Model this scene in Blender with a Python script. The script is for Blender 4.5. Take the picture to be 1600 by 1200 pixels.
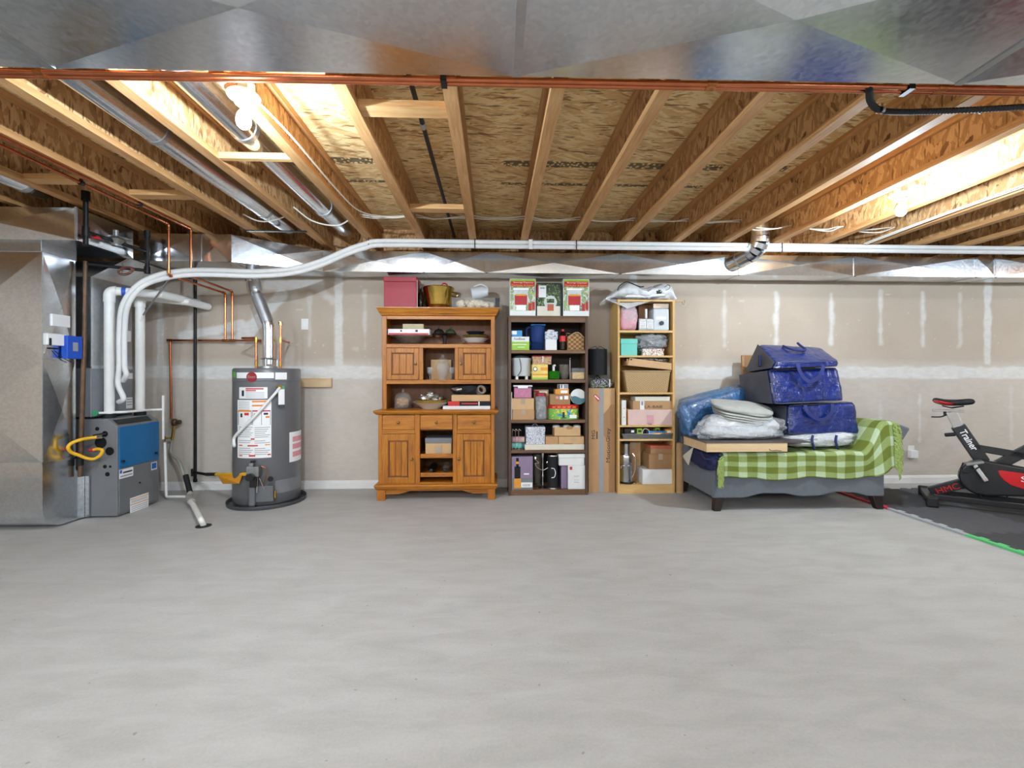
import bpy, math, random
import numpy as np
from math import sin, cos, pi, radians
from mathutils import Vector, Matrix, noise

random.seed(7)
scene = bpy.context.scene
C = scene.collection
for o in list(bpy.data.objects):
    bpy.data.objects.remove(o)

# ------------------------------------------------------------------ camera
YAW, HORIZON, CAMZ, FPX = radians(2.3), 588.0, 1.17, 711.1
cam = bpy.data.cameras.new('camera')
cam.sensor_width, cam.lens = 36.0, 16.0
cam.shift_y = (HORIZON - 600.0) / 1600.0
cam.clip_start, cam.clip_end = 0.02, 100
camo = bpy.data.objects.new('camera', cam)
C.objects.link(camo)
camo.location = (0, 0, CAMZ)
camo.rotation_euler = (radians(90), 0, -YAW)
scene.camera = camo

# ------------------------------------------------------------------ world, exposure
w = bpy.data.worlds.new('world')
scene.world = w
w.use_nodes = True
w.node_tree.nodes['Background'].inputs[0].default_value = (0.9, 0.94, 1.0, 1)
w.node_tree.nodes['Background'].inputs[1].default_value = 0.05
scene.view_settings.view_transform = 'Standard'
scene.view_settings.look = 'None'
scene.view_settings.gamma = 1.0
scene.view_settings.use_curve_mapping = False
scene.view_settings.exposure = 0.80
scene.cycles.use_denoising = True
scene.cycles.max_bounces = 7
scene.cycles.diffuse_bounces = 4
scene.cycles.glossy_bounces = 3
scene.cycles.transmission_bounces = 5
scene.cycles.use_adaptive_sampling = True
scene.cycles.adaptive_threshold = 0.03
scene.cycles.transparent_max_bounces = 12
scene.cycles.sample_clamp_indirect = 6.0
BULB_W = 92.0                      # power of each ceiling bulb, the seen ones and the added rear ones
BULB_COL = (0.71, 0.855, 1.0)

# ------------------------------------------------------------------ pixel to place
def ray(u, v):
    a = (u - 800.0) / FPX
    return Vector((sin(YAW) + cos(YAW) * a, cos(YAW) - sin(YAW) * a, (HORIZON - v) / FPX))
def pY(u, v, Y):
    r = ray(u, v); return Vector((0, 0, CAMZ)) + r * (Y / r.y)
def pX(u, v, X):
    r = ray(u, v); return Vector((0, 0, CAMZ)) + r * (X / r.x)
def pZ(u, v, Z):
    r = ray(u, v); return Vector((0, 0, CAMZ)) + r * ((Z - CAMZ) / r.z)
def XU(u, Y): return pY(u, 600, Y).x
def ZV(u, v, Y): return pY(u, v, Y).z
def rect(u0, v0, u1, v1, Y):
    uc = (u0 + u1) / 2
    return XU(u0, Y), XU(u1, Y), ZV(uc, v1, Y), ZV(uc, v0, Y)

# ------------------------------------------------------------------ mesh collecting
def fillet(pts, rad, n=6):
    pts = [Vector(p) for p in pts]
    out = [pts[0]]
    for i in range(1, len(pts) - 1):
        a, b, c = pts[i - 1], pts[i], pts[i + 1]
        d0, d1 = (a - b), (c - b)
        l0, l1 = d0.length, d1.length
        if l0 < 1e-6 or l1 < 1e-6: continue
        ang = d0.angle(d1)
        if ang > pi - 0.02:
            out.append(b); continue
        t = min(rad / max(math.tan(ang / 2), 1e-3), l0 * 0.48, l1 * 0.48)
        p0, p1 = b + d0 / l0 * t, b + d1 / l1 * t
        for k in range(n + 1):
            s = k / n
            out.append(p0 * (1 - s) ** 2 + b * 2 * s * (1 - s) + p1 * s * s)
    out.append(pts[-1])
    return out
def spline(pts, n=8):
    pts = [Vector(p) for p in pts]
    P = [pts[0] * 2 - pts[1]] + pts + [pts[-1] * 2 - pts[-2]]
    out = []
    for i in range(1, len(P) - 2):
        p0, p1, p2, p3 = P[i - 1], P[i], P[i + 1], P[i + 2]
        for k in range(n):
            t = k / n
            out.append(0.5 * ((2 * p1) + (p2 - p0) * t + (2 * p0 - 5 * p1 + 4 * p2 - p3) * t * t
                              + (3 * p1 - p0 - 3 * p2 + p3) * t ** 3))
    out.append(pts[-1])
    return out

class MB:
    def __init__(s, xf=None):
        s.v, s.f, s.uv, s.xf = [], [], {}, xf
    def add(s, vs, fs):
        b = len(s.v)
        if s.xf is not None: vs = [s.xf @ Vector(p) for p in vs]
        s.v += [tuple(p) for p in vs]
        s.f += [tuple(i + b for i in f) for f in fs]
        return s
    def box(s, x0, x1, y0, y1, z0, z1):
        return s.add([(x0, y0, z0), (x1, y0, z0), (x1, y1, z0), (x0, y1, z0), (x0, y0, z1), (x1, y0, z1), (x1, y1, z1), (x0, y1, z1)],
                     [(0, 3, 2, 1), (4, 5, 6, 7), (0, 1, 5, 4), (1, 2, 6, 5), (2, 3, 7, 6), (3, 0, 4, 7)])
    def bar(s, a, b, wd, hg, up=(0, 0, 1)):
        """square bar from a to b, wd across, hg along up"""
        a, b = Vector(a), Vector(b); d = (b - a).normalized(); up = Vector(up)
        r = d.cross(up).normalized(); q = r.cross(d).normalized()
        vs = [p + r * (i * wd / 2) + q * (j * hg / 2) for p in (a, b) for i, j in ((-1, -1), (1, -1), (1, 1), (-1, 1))]
        return s.add(vs, [(0, 1, 2, 3), (7, 6, 5, 4), (0, 4, 5, 1), (1, 5, 6, 2), (2, 6, 7, 3), (3, 7, 4, 0)])
    def tube(s, pts, r, n=10, caps=True):
        pts = [Vector(p) for p in pts]; m = len(pts)
        rr = r if isinstance(r, (list, tuple)) else [r] * m
        t0 = (pts[1] - pts[0]).normalized()
        ref = Vector((0, 0, 1)) if abs(t0.z) < 0.9 else Vector((1, 0, 0))
        nx = t0.cross(ref).normalized(); vs = []
        for i, p in enumerate(pts):
            a = pts[max(i - 1, 0)]; b = pts[min(i + 1, m - 1)]
            t = (b - a); t = t.normalized() if t.length > 1e-9 else t0
            nx = (nx - t * nx.dot(t)).normalized(); ny = t.cross(nx)
            for k in range(n):
                an = 2 * pi * k / n
                vs.append(p + (nx * cos(an) + ny * sin(an)) * rr[i])
        fs = [(i * n + k, i * n + (k + 1) % n, (i + 1) * n + (k + 1) % n, (i + 1) * n + k) for i in range(m - 1) for k in range(n)]
        if caps:
            fs.append(tuple(range(n - 1, -1, -1))); fs.append(tuple((m - 1) * n + k for k in range(n)))
        return s.add(vs, fs)
    def cyl(s, a, b, r, n=16): return s.tube([a, b], r, n)
    def lathe(s, prof, c=(0, 0, 0), n=24, axis=None, sx=1, sy=1, cap=True):
        """prof of (radius, height); axis maps local xyz to world"""
        vs = []
        for r, z in prof:
            for k in range(n):
                a = 2 * pi * k / n
                p = Vector((r * cos(a) * sx, r * sin(a) * sy, z))
                if axis is not None: p = axis @ p
                vs.append(p + Vector(c))
        m = len(prof)
        fs = [(i * n + k, i * n + (k + 1) % n, (i + 1) * n + (k + 1) % n, (i + 1) * n + k) for i in range(m - 1) for k in range(n)]
        if cap:
            if prof[0][0] > 1e-4: fs.append(tuple(range(n - 1, -1, -1)))
            if prof[-1][0] > 1e-4: fs.append(tuple((m - 1) * n + k for k in range(n)))
        return s.add(vs, fs)
    def prism(s, poly, ex):
        """poly: 3d points, ex: extrusion vector"""
        n = len(poly); ex = Vector(ex); P = [Vector(p) for p in poly]
        return s.add(P + [p + ex for p in P], [tuple(range(n)), tuple(range(2 * n - 1, n - 1, -1))] +
                     [(i, i + n, (i + 1) % n + n, (i + 1) % n) for i in range(n)])
    def grid(s, fn, nu, nv, uv=False):
        b = len(s.v)
        s.add([fn(i / nu, j / nv) for j in range(nv + 1) for i in range(nu + 1)],
              [(j * (nu + 1) + i, j * (nu + 1) + i + 1, (j + 1) * (nu + 1) + i + 1, (j + 1) * (nu + 1) + i) for j in range(nv) for i in range(nu)])
        if uv:
            for j in range(nv + 1):
                for i in range(nu + 1): s.uv[b + j * (nu + 1) + i] = (i / nu, j / nv)
        return s
    def blob(s, c, size, p=3.0, n=28, m=18, amp=0.0, freq=6.0, seed=0.0, flat=None, rot=None):
        """rounded box / pillow (superellipsoid) with crumple noise"""
        vs = []
        for j in range(m + 1):
            ph = -pi / 2 + pi * j / m
            for i in range(n):
                th = 2 * pi * i / n
                d = Vector((cos(ph) * cos(th), cos(ph) * sin(th), sin(ph)))
                k = (abs(d.x) ** p + abs(d.y) ** p + abs(d.z) ** p) ** (-1.0 / p)
                q = d * k
                if amp:
                    f = noise.fractal(q * freq * 0.35 + Vector((seed, seed * 1.7, -seed)), 0.9, 2.2, 4)
                    q = q * (1 + amp * f)
                q = Vector((q.x * size[0] / 2, q.y * size[1] / 2, q.z * size[2] / 2))
                if flat is not None: q.z = max(q.z, -flat)
                if rot is not None: q = rot @ q
                vs.append(q + Vector(c))
        fs = [(j * n + i, j * n + (i + 1) % n, (j + 1) * n + (i + 1) % n, (j + 1) * n + i) for j in range(m) for i in range(n)]
        return s.add(vs, fs)
    def build(s, name, mat, parent=None, smooth=False, bevel=0.0, seg=2, ang=40, sub=0, kind=None, label=None):
        me = bpy.data.meshes.new(name)
        me.from_pydata(s.v, [], s.f)
        if s.uv:
            ul = me.uv_layers.new(name='UVMap')
            vi = np.empty(len(me.loops), dtype=np.int32); me.loops.foreach_get('vertex_index', vi)
            arr = np.array([s.uv.get(int(i), (0, 0)) for i in vi], dtype=np.float32)
            ul.data.foreach_set('uv', arr.ravel())
        me.validate()
        if smooth:
            me.polygons.foreach_set('use_smooth', [True] * len(me.polygons))
            if ang < 180: me.set_sharp_from_angle(angle=radians(ang))
        if isinstance(mat, str): mat = MT[mat]
        me.materials.append(mat)
        o = bpy.data.objects.new(name, me)
        C.objects.link(o)
        if parent is not None: o.parent = parent
        if bevel:
            bm_ = o.modifiers.new('bevel', 'BEVEL'); bm_.width = bevel; bm_.segments = seg; bm_.limit_method = 'ANGLE'; bm_.angle_limit = radians(35)
        if sub:
            sb = o.modifiers.new('sub', 'SUBSURF'); sb.levels = sub; sb.render_levels = sub
        if kind: o['kind'] = kind
        if label: o['label'] = label
        return o

def tag(o, label, cat, group=None):
    o['label'] = label; o['category'] = cat
    if group: o['group'] = group
    return o
def thing(name, label, cat, group=None):
    o = bpy.data.objects.new(name, None)
    o.empty_display_size = 0.05
    C.objects.link(o)
    return tag(o, label, cat, group)
def struct(o):
    o['kind'] = 'structure'; return o
def bx(name, mat, parent, x0, x1, y0, y1, z0, z1, bevel=0.0, label=None, **k):
    return MB().box(x0, x1, y0, y1, z0, z1).build(name, mat, parent, bevel=bevel, label=label, **k)

def txt(body, p0, ex, ey, mat, parent, name='lettering', shear=0.0, bold=0.0):
    """lettering stretched into the parallelogram p0, ex, ey"""
    cu = bpy.data.curves.new('t', 'FONT'); cu.body = body; cu.shear = shear; cu.resolution_u = 3; cu.offset = bold
    ob = bpy.data.objects.new('t', cu); C.objects.link(ob)
    dg = bpy.context.evaluated_depsgraph_get()
    me = bpy.data.meshes.new_from_object(ob.evaluated_get(dg))
    bpy.data.objects.remove(ob); bpy.data.curves.remove(cu)
    n = len(me.vertices); co = np.empty(n * 3); me.vertices.foreach_get('co', co); co = co.reshape(-1, 3)
    lo, hi = co.min(0), co.max(0); q = (co - lo) / np.maximum(hi - lo, 1e-6)
    p0, ex, ey = np.array(p0), np.array(ex), np.array(ey)
    out = p0 + q[:, :1] * ex + q[:, 1:2] * ey
    me.vertices.foreach_set('co', out.ravel()); me.update()
    me.name = name
    me.materials.clear(); me.materials.append(MT[mat] if isinstance(mat, str) else mat)
    o = bpy.data.objects.new(name, me); C.objects.link(o); o.parent = parent
    return o
def txtY(body, u0, v0, u1, v1, Y, mat, parent, k=0.0012, **kw):
    """lettering on a plane facing the camera side, given by its pixel box"""
    x0, x1, z0, z1 = rect(u0, v0, u1, v1, Y)
    return txt(body, (x0, Y - k, z0), (x1 - x0, 0, 0), (0, 0, z1 - z0), mat, parent, **kw)
def dec(name, mat, parent, u0, v0, u1, v1, Y, k=1):
    """flat print or sticker on a plane Y: a thin sheet"""
    x0, x1, z0, z1 = rect(u0, v0, u1, v1, Y)
    return bx(name, mat, parent, x0, x1, Y - 0.0004 * k, Y - 0.0004 * (k - 1) - 0.0001, z0, z1)
def decp(name, mat, parent, pts, Y, k=1):
    P = [pY(u, v, Y - 0.0004 * k) for u, v in pts]
    for p in P: p.y = Y - 0.0004 * k
    return MB().prism(P, (0, 0.0003, 0)).build(name, mat, parent)
def circ(u, v, r, n=16, ry=None):
    return [(u + r * cos(2 * pi * i / n), v + (ry or r) * sin(2 * pi * i / n)) for i in range(n)]
# ------------------------------------------------------------------ materials
MT = {}
def srgb(r, g, b):
    f = lambda c: (c / 255) / 12.92 if c / 255 <= 0.04045 else ((c / 255 + 0.055) / 1.055) ** 2.4
    return (f(r), f(g), f(b))
class NT:
    def __init__(s, name):
        s.m = bpy.data.materials.new(name); s.m.use_nodes = True
        s.t = s.m.node_tree; s.b = s.t.nodes['Principled BSDF']; MT[name] = s.m
    def n(s, ty, **kw):
        nd = s.t.nodes.new('ShaderNode' + ty)
        for k, v in kw.items():
            if k.startswith('i_'):
                nd.inputs[k[2:].replace('_', ' ')].default_value = v
            else: setattr(nd, k, v)
        return nd
    def l(s, a, b): s.t.links.new(a, b)
    def coord(s, scale=(1, 1, 1), rot=(0, 0, 0), kind='Object'):
        tc = s.n('TexCoord'); mp = s.n('Mapping'); s.l(tc.outputs[kind], mp.inputs[0])
        mp.inputs['Scale'].default_value = scale; mp.inputs['Rotation'].default_value = rot
        return mp.outputs[0]
    def noise(s, co, scale, detail=4, rough=0.55, dist=0.0):
        nd = s.n('TexNoise'); nd.inputs['Scale'].default_value = scale; nd.inputs['Detail'].default_value = detail
        nd.inputs['Roughness'].default_value = rough; nd.inputs['Distortion'].default_value = dist
        s.l(co, nd.inputs['Vector']); return nd.outputs[0]
    def ramp(s, fac, stops):
        r = s.n('ValToRGB'); e = r.color_ramp.elements
        while len(e) < len(stops): e.new(0.5)
        for i, (p, c) in enumerate(stops):
            e[i].position = p; e[i].color = (*c, 1)
        s.l(fac, r.inputs[0]); return r.outputs[0]
    def mix(s, fac, a, b, mode='MIX'):
        m = s.n('MixRGB', blend_type=mode)
        for sk, val in zip(m.inputs, (fac, a, b)):
            if hasattr(val, 'is_linked') or hasattr(val, 'links'): s.l(val, sk)
            elif isinstance(val, (int, float)): sk.default_value = val
            else: sk.default_value = (*val, 1)
        return m.outputs[0]
    def math(s, op, a, b=0.0, clamp=False):
        m = s.n('Math', operation=op); m.use_clamp = clamp
        for sk, val in zip(m.inputs, (a, b)):
            if hasattr(val, 'links'): s.l(val, sk)
            else: sk.default_value = val
        return m.outputs[0]
    def bump(s, h, strength=0.3, dist=0.01):
        b = s.n('Bump'); b.inputs['Strength'].default_value = strength; b.inputs['Distance'].default_value = dist
        s.l(h, b.inputs['Height']); s.l(b.outputs[0], s.b.inputs['Normal'])
    def col(s, c):
        if hasattr(c, 'links'): s.l(c, s.b.inputs['Base Color'])
        else: s.b.inputs['Base Color'].default_value = (*c, 1)
    def set(s, **kw):
        for k, v in kw.items():
            k = {'rough': 'Roughness', 'metal': 'Metallic', 'coat': 'Coat Weight', 'trans': 'Transmission Weight', 'alpha': 'Alpha', 'ior': 'IOR',
                 'spec': 'Specular IOR Level', 'croug': 'Coat Roughness', 'sheen': 'Sheen Weight', 'es': 'Emission Strength'}[k]
            if hasattr(v, 'links'): s.l(v, s.b.inputs[k])
            else: s.b.inputs[k].default_value = v
def pm(name, c, rough=0.55, metal=0.0, var=0.08, scale=14.0, bump=0.0, bscale=80.0, stretch=(1, 1, 1), **kw):
    t = NT(name); c = srgb(*c)
    co = t.coord(stretch)
    if var:
        nz = t.noise(co, scale)
        t.col(t.ramp(nz, [(0.3, tuple(x * (1 - var) for x in c)), (0.7, tuple(min(1, x * (1 + var)) for x in c))]))
    else: t.col(c)
    if bump: t.bump(t.noise(co, bscale, 3), bump, 0.004)
    t.set(rough=rough, metal=metal, **kw)
    return t.m
def wood(name, dark, mid, light, axis=1, scale=1.0, rough=0.5, coat=0.0, knots=True, bump=0.12):
    t = NT(name); st = [9.0, 9.0, 9.0]; st[axis] = 0.7
    co = t.coord(tuple(x * scale for x in st))
    nz = t.noise(co, 3.2, 6, 0.62, 0.6)
    fine = t.noise(t.coord(tuple(x * scale * 5 for x in st)), 4.0, 3)
    big = t.noise(t.coord((2.1, 2.1, 2.1)), 1.6, 2)
    c = t.ramp(nz, [(0.30, srgb(*dark)), (0.5, srgb(*mid)), (0.72, srgb(*light))])
    c = t.mix(0.22, c, t.ramp(fine, [(0.35, srgb(*dark)), (0.65, srgb(*light))]))
    c = t.mix(t.math('MULTIPLY', big, 0.30), c, srgb(*dark), 'MIX')
    if knots:
        kst = [3.0, 3.0, 3.0]; kst[axis] = 1.1
        vo = t.n('TexVoronoi'); vo.inputs['Scale'].default_value = 1.0; t.l(t.coord(tuple(kst)), vo.inputs['Vector'])
        c = t.mix(t.ramp(vo.outputs['Distance'], [(0.035, (0.8, 0.8, 0.8)), (0.075, (0, 0, 0))]), c, tuple(x * 0.45 for x in srgb(*dark)))
    t.col(c); t.set(rough=rough, coat=coat); t.bump(fine, bump, 0.003)
    return t.m
def osb(name, axis, dark, mid, light, stamps=False, length=3.2):
    """pressed flakes: three layers of stretched random cells"""
    t = NT(name); tc = t.n('TexCoord')
    col = None; hb = None
    for k, (ang, sc, off) in enumerate(((0.0, 27, 0.0), (0.5, 33, 3.3), (-0.42, 30, 7.7))):
        mp = t.n('Mapping'); t.l(tc.outputs['Object'], mp.inputs[0])
        st = [sc * length * 0.5] * 3; st[axis] = sc / length
        rot = [0, 0, 0]; rot[{0: 2, 1: 2, 2: 0}[axis]] = ang
        pre = t.n('Mapping'); pre.inputs['Rotation'].default_value = rot; pre.inputs['Location'].default_value = (off, off * .7, off * .3)
        t.l(tc.outputs['Object'], pre.inputs[0]); t.l(pre.outputs[0], mp.inputs[0]); mp.inputs['Scale'].default_value = st
        nzv = t.n('TexNoise'); nzv.inputs['Scale'].default_value = 2.0; t.l(mp.outputs[0], nzv.inputs['Vector'])
        ad = t.n('MixRGB', blend_type='ADD'); ad.inputs[0].default_value = 0.5; t.l(mp.outputs[0], ad.inputs[1]); t.l(nzv.outputs['Color'], ad.inputs[2])
        vo = t.n('TexVoronoi'); vo.inputs['Scale'].default_value = 1.0; t.l(ad.outputs[0], vo.inputs['Vector'])
        sp = t.n('SeparateColor'); t.l(vo.outputs['Color'], sp.inputs[0])
        c = t.ramp(sp.outputs[0], [(0.0, srgb(*dark)), (0.10, srgb(*mid)), (0.5, srgb(*mid)), (0.62, srgb(*light)), (1.0, srgb(*light))])
        if col is None: col, hb = c, sp.outputs[1]
        else:
            f = t.ramp(sp.outputs[2], [(0.52, (0, 0, 0)), (0.56, (1, 1, 1))])
            col = t.mix(f, col, c); hb = t.mix(f, hb, sp.outputs[1])
    st = [60.0] * 3; st[axis] = 8.0
    gr = t.noise(t.coord(tuple(st)), 2.0, 4)
    col = t.mix(0.35, col, t.ramp(gr, [(0.3, srgb(*dark)), (0.7, srgb(*light))]), 'OVERLAY')
    bits = t.noise(t.coord(tuple(x * 0.55 for x in st)), 1.7, 2, 0.4)
    col = t.mix(t.ramp(bits, [(0.63, (0, 0, 0)), (0.66, (0.75, 0.75, 0.75))]), col, srgb(104, 66, 34))
    if stamps:                                   # printed grade marks running along the sheets
        sx = t.n('SeparateXYZ'); t.l(tc.outputs['Object'], sx.inputs[0])
        bands = None
        for y, hw in ((3.27, 0.045), (3.61, 0.022)):
            m = t.math('LESS_THAN', t.math('ABSOLUTE', t.math('SUBTRACT', sx.outputs[1], y)), hw)
            bands = m if bands is None else t.math('MAXIMUM', bands, m)
        br = t.n('TexVoronoi', distance='CHEBYCHEV'); br.inputs['Scale'].default_value = 1.0
        t.l(t.coord((42, 30, 1)), br.inputs['Vector'])
        blk = t.noise(t.coord((3.4, 0.1, 1)), 1.0, 1)
        ink = t.math('MULTIPLY', t.math('GREATER_THAN', br.outputs['Distance'], 0.33), t.math('GREATER_THAN', blk, 0.47))
        col = t.mix(t.math('MULTIPLY', t.math('MULTIPLY', ink, bands), 0.8), col, srgb(40, 34, 28))
    t.col(col); t.set(rough=0.72); t.bump(hb, 0.25, 0.004)
    return t.m
def galv(name, base=(0.70, 0.72, 0.75), r0=0.20, r1=0.36, spangle=70, var=0.07):
    t = NT(name)
    vo = t.n('TexVoronoi'); vo.inputs['Scale'].default_value = spangle; t.l(t.coord(), vo.inputs['Vector'])
    sp = t.n('SeparateColor'); t.l(vo.outputs['Color'], sp.inputs[0])
    big = t.noise(t.coord(), 3.0, 3)
    c = t.ramp(sp.outputs[0], [(0, tuple(x * (1 - var) for x in base)), (1, tuple(min(1, x * (1 + var)) for x in base))])
    c = t.mix(t.math('MULTIPLY', big, 0.25), c, tuple(x * 0.8 for x in base))
    t.col(c)
    mr = t.n('MapRange'); mr.inputs['To Min'].default_value = r0; mr.inputs['To Max'].default_value = r1
    t.l(t.math('ADD', t.math('MULTIPLY', sp.outputs[1], 0.5), t.math('MULTIPLY', big, 0.5)), mr.inputs[0])
    t.set(metal=1.0, rough=mr.outputs[0])
    return t.m
def emit(name, c, s):
    t = NT(name); t.col((0.8, 0.8, 0.8)); t.b.inputs['Emission Color'].default_value = (*c, 1); t.set(es=s); return t.m
def plaid(name):
    t = NT(name); tc = t.n('TexCoord'); sx = t.n('SeparateXYZ'); t.l(tc.outputs['UV'], sx.inputs[0])
    def stripe(o, n, duty, ph):
        f = t.math('FRACT', t.math('ADD', t.math('MULTIPLY', o, n), ph))
        return t.math('LESS_THAN', f, duty)
    a = stripe(sx.outputs[0], 9.0, 0.44, 0.25); b = stripe(sx.outputs[1], 5.0, 0.46, 0.55)
    s = t.math('MULTIPLY', t.math('ADD', a, b), 0.5)
    wv = t.n('TexWave', wave_type='BANDS'); wv.inputs['Scale'].default_value = 60; t.l(t.coord((1, 1, 1), (0, 0, 0.78), 'Object'), wv.inputs['Vector'])
    nz = t.noise(t.coord(), 260, 2)
    f = t.math('ADD', t.math('MULTIPLY', s, 0.9), t.math('MULTIPLY', t.math('SUBTRACT', nz, 0.5), 0.9))
    t.col(t.ramp(f, [(0.08, srgb(108, 120, 44)), (0.5, srgb(146, 164, 98)), (0.95, srgb(186, 206, 172))]))
    t.set(rough=0.95); t.bump(nz, 0.5, 0.004)
    return t.m
def wicker(name, dark, light, sx=38, sz=46):
    t = NT(name)
    co = t.coord((sx, sx, sz))
    ck = t.n('TexChecker'); ck.inputs['Scale'].default_value = 1.0; t.l(co, ck.inputs['Vector'])
    nz = t.noise(t.coord((1, 1, 1)), 60, 3)
    c = t.mix(ck.outputs['Fac'], srgb(*dark), srgb(*light)); c = t.mix(t.math('MULTIPLY', nz, 0.5), c, srgb(*dark))
    t.col(c); t.set(rough=0.8); t.bump(ck.outputs['Fac'], 0.5, 0.004); return t.m
def pattern(name, base, inks, scale=70, thr=0.45):
    t = NT(name); col = srgb(*base)
    for i, c in enumerate(inks):
        nz = t.noise(t.coord((1 + i * .13, 1, 1), (0, 0, i * 0.7)), scale * (1 + 0.25 * i), 2, 0.5, 1.0)
        col = t.mix(t.ramp(nz, [(thr + 0.08, (0, 0, 0)), (thr + 0.12, (1, 1, 1))]), col, srgb(*c))
    t.col(col); t.set(rough=0.55); return t.m

def crinkle(name, c, rough, dist, sc, coat=0.5):
    t = NT(name); co = t.coord(); a = t.noise(co, sc, 3, 0.5, 1.5); b = t.noise(co, sc * 3.3, 4, 0.6, 0.8)
    c = srgb(*c); t.col(t.ramp(a, [(0.3, tuple(x * .75 for x in c)), (0.7, tuple(x * 1.25 for x in c))]))
    t.set(rough=rough, coat=coat, croug=0.08); t.bump(t.math('ADD', a, t.math('MULTIPLY', b, 0.45)), 0.9, dist)
# setting
def _concrete():
    t = NT('concrete'); co = t.coord()
    a = t.noise(co, 0.8, 6, 0.6, 0.3); b = t.noise(t.coord((1, 3.2, 1), (0, 0, 0.35)), 3.0, 6, 0.65, 0.5); f = t.noise(co, 90, 4, 0.7)
    c = t.ramp(a, [(0.3, srgb(172, 171, 168)), (0.7, srgb(187, 186, 184))])
    c = t.mix(0.38, c, t.ramp(b, [(0.35, srgb(160, 158, 154)), (0.62, srgb(197, 196, 194))]))
    c = t.mix(0.12, c, t.ramp(f, [(0.3, srgb(140, 137, 130)), (0.7, srgb(222, 220, 216))]))
    ck = t.noise(t.coord((1, 1, 1)), 38, 2, 0.3)
    c = t.mix(t.ramp(ck, [(0.76, (0, 0, 0)), (0.79, (0.5, 0.5, 0.5))]), c, srgb(110, 106, 98))
    t.col(c); t.set(rough=t.ramp(b, [(0.3, (0.5, 0.5, 0.5)), (0.7, (0.68, 0.68, 0.68))]), spec=0.35); t.bump(f, 0.06, 0.003)
_concrete()
def _drywall():
    t = NT('drywall'); at = t.n('Attribute', attribute_name='mud')
    co = t.coord(); nz = t.noise(co, 2.0, 4); fn = t.noise(t.coord((1, 1, 6)), 30, 3)
    paper = t.ramp(nz, [(0.3, srgb(186, 171, 154)), (0.7, srgb(196, 182, 166))])
    paper = t.mix(0.15, paper, t.ramp(fn, [(0.3, srgb(174, 160, 143)), (0.7, srgb(201, 188, 172))]))
    mud = t.ramp(t.noise(t.coord((1, 1, 2.5)), 14, 4), [(0.3, srgb(214, 211, 205)), (0.7, srgb(228, 226, 222))])
    t.col(t.mix(at.outputs['Fac'], paper, mud)); t.set(rough=0.85, spec=0.25)
    t.bump(at.outputs['Fac'], 0.25, 0.004)
_drywall()
pm('white_paint', (232, 231, 228), 0.45, var=0.02)
osb('osb_floor', 0, (160, 122, 78), (216, 186, 136), (234, 212, 170), stamps=True)
osb('osb_web', 2, (122, 88, 54), (184, 146, 98), (212, 180, 134), length=2.4)
wood('lumber', (168, 116, 64), (198, 148, 94), (216, 174, 122), axis=1, rough=0.65)
wood('lumber_x', (184, 130, 74), (214, 166, 108), (230, 194, 142), axis=0, rough=0.65)
# metals and pipes
galv('galvanised', (0.76, 0.79, 0.82), 0.15, 0.25); galv('galvanised_dull', (0.52, 0.54, 0.56), 0.34, 0.46, 40)
pm('copper', (206, 124, 84), 0.22, 1.0, 0.16, 9); pm('copper_joint', (186, 120, 70), 0.3, 1.0, 0.25, 60)
pm('brass', (212, 178, 92), 0.13, 1.0, 0.1, 30); pm('black_iron', (34, 33, 33), 0.45, 0.6, 0.3, 30)
pm('rusty_iron', (98, 74, 54), 0.5, 0.5, 0.25, 20); pm('steel', (196, 198, 200), 0.22, 1.0, 0.05); pm('chrome', (226, 228, 230), 0.1, 1.0, 0)
pm('cast_grey', (150, 152, 152), 0.4, 0.9, 0.15, 60); pm('pvc', (234, 233, 228), 0.35, var=0.03); pm('lineset', (226, 226, 224), 0.55, var=0.04, bump=0.15)
pm('cable', (224, 220, 208), 0.5, var=0.02); pm('black_plastic', (22, 22, 24), 0.38, var=0.1); pm('black_rubber', (18, 18, 19), 0.7, var=0.15)
pm('conduit_black', (26, 27, 30), 0.5, var=0.1); pm('hole_black', (6, 6, 6), 0.9, var=0)
pm('furnace_grey', (128, 130, 133), 0.42, 0.35, 0.04, 4); pm('furnace_blue', (24, 104, 158), 0.4, var=0.03); pm('coil_grey', (140, 144, 150), 0.45, 0.3, 0.03)
pm('shadow_black_duct', (44, 46, 48), 0.4, 0.8, 0.15); pm('control_blue', (14, 78, 190), 0.4, var=0.04)
pm('heater_grey', (106, 107, 110), 0.36, 0.15, 0.03, 3, coat=0.2); pm('heater_dark', (70, 71, 74), 0.4, 0.2, 0.05)
pm('label_white', (236, 236, 236), 0.4, var=0.02); pm('ink', (40, 40, 46), 0.6, var=0); pm('ink_grey', (150, 152, 156), 0.6, var=0)
pm('ink_red', (196, 38, 46), 0.5, var=0); pm('ink_orange', (232, 140, 40), 0.5, var=0); pm('ink_white', (245, 245, 245), 0.5, var=0); pm('ink_blue', (36, 96, 190), 0.5, var=0)
pm('ink_pink', (222, 150, 158), 0.5, var=0.1, scale=90)
pm('badge_red', (150, 24, 34), 0.35, var=0.03); pm('gas_yellow', (240, 184, 20), 0.4, var=0.05); pm('tag_yellow', (236, 160, 22), 0.5, var=0.06)
pm('hose_grey', (164, 162, 156), 0.5, var=0.05); pm('green_cap', (66, 160, 110), 0.5, var=0.05); pm('red_knob', (190, 30, 34), 0.4, var=0.03)
pm('porcelain', (228, 228, 226), 0.3, var=0.02); pm('tape_foil', (205, 208, 210), 0.3, 0.8, 0.1, 40); pm('tape_blue', (52, 92, 190), 0.4, var=0.05)
t = NT('bulb_glow'); t.col((0.95, 0.95, 0.95)); t.b.inputs['Emission Color'].default_value = (*BULB_COL, 1); t.set(es=30.0, alpha=0.3, rough=0.6)   # thin frosted glass around the glowing filament
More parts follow.
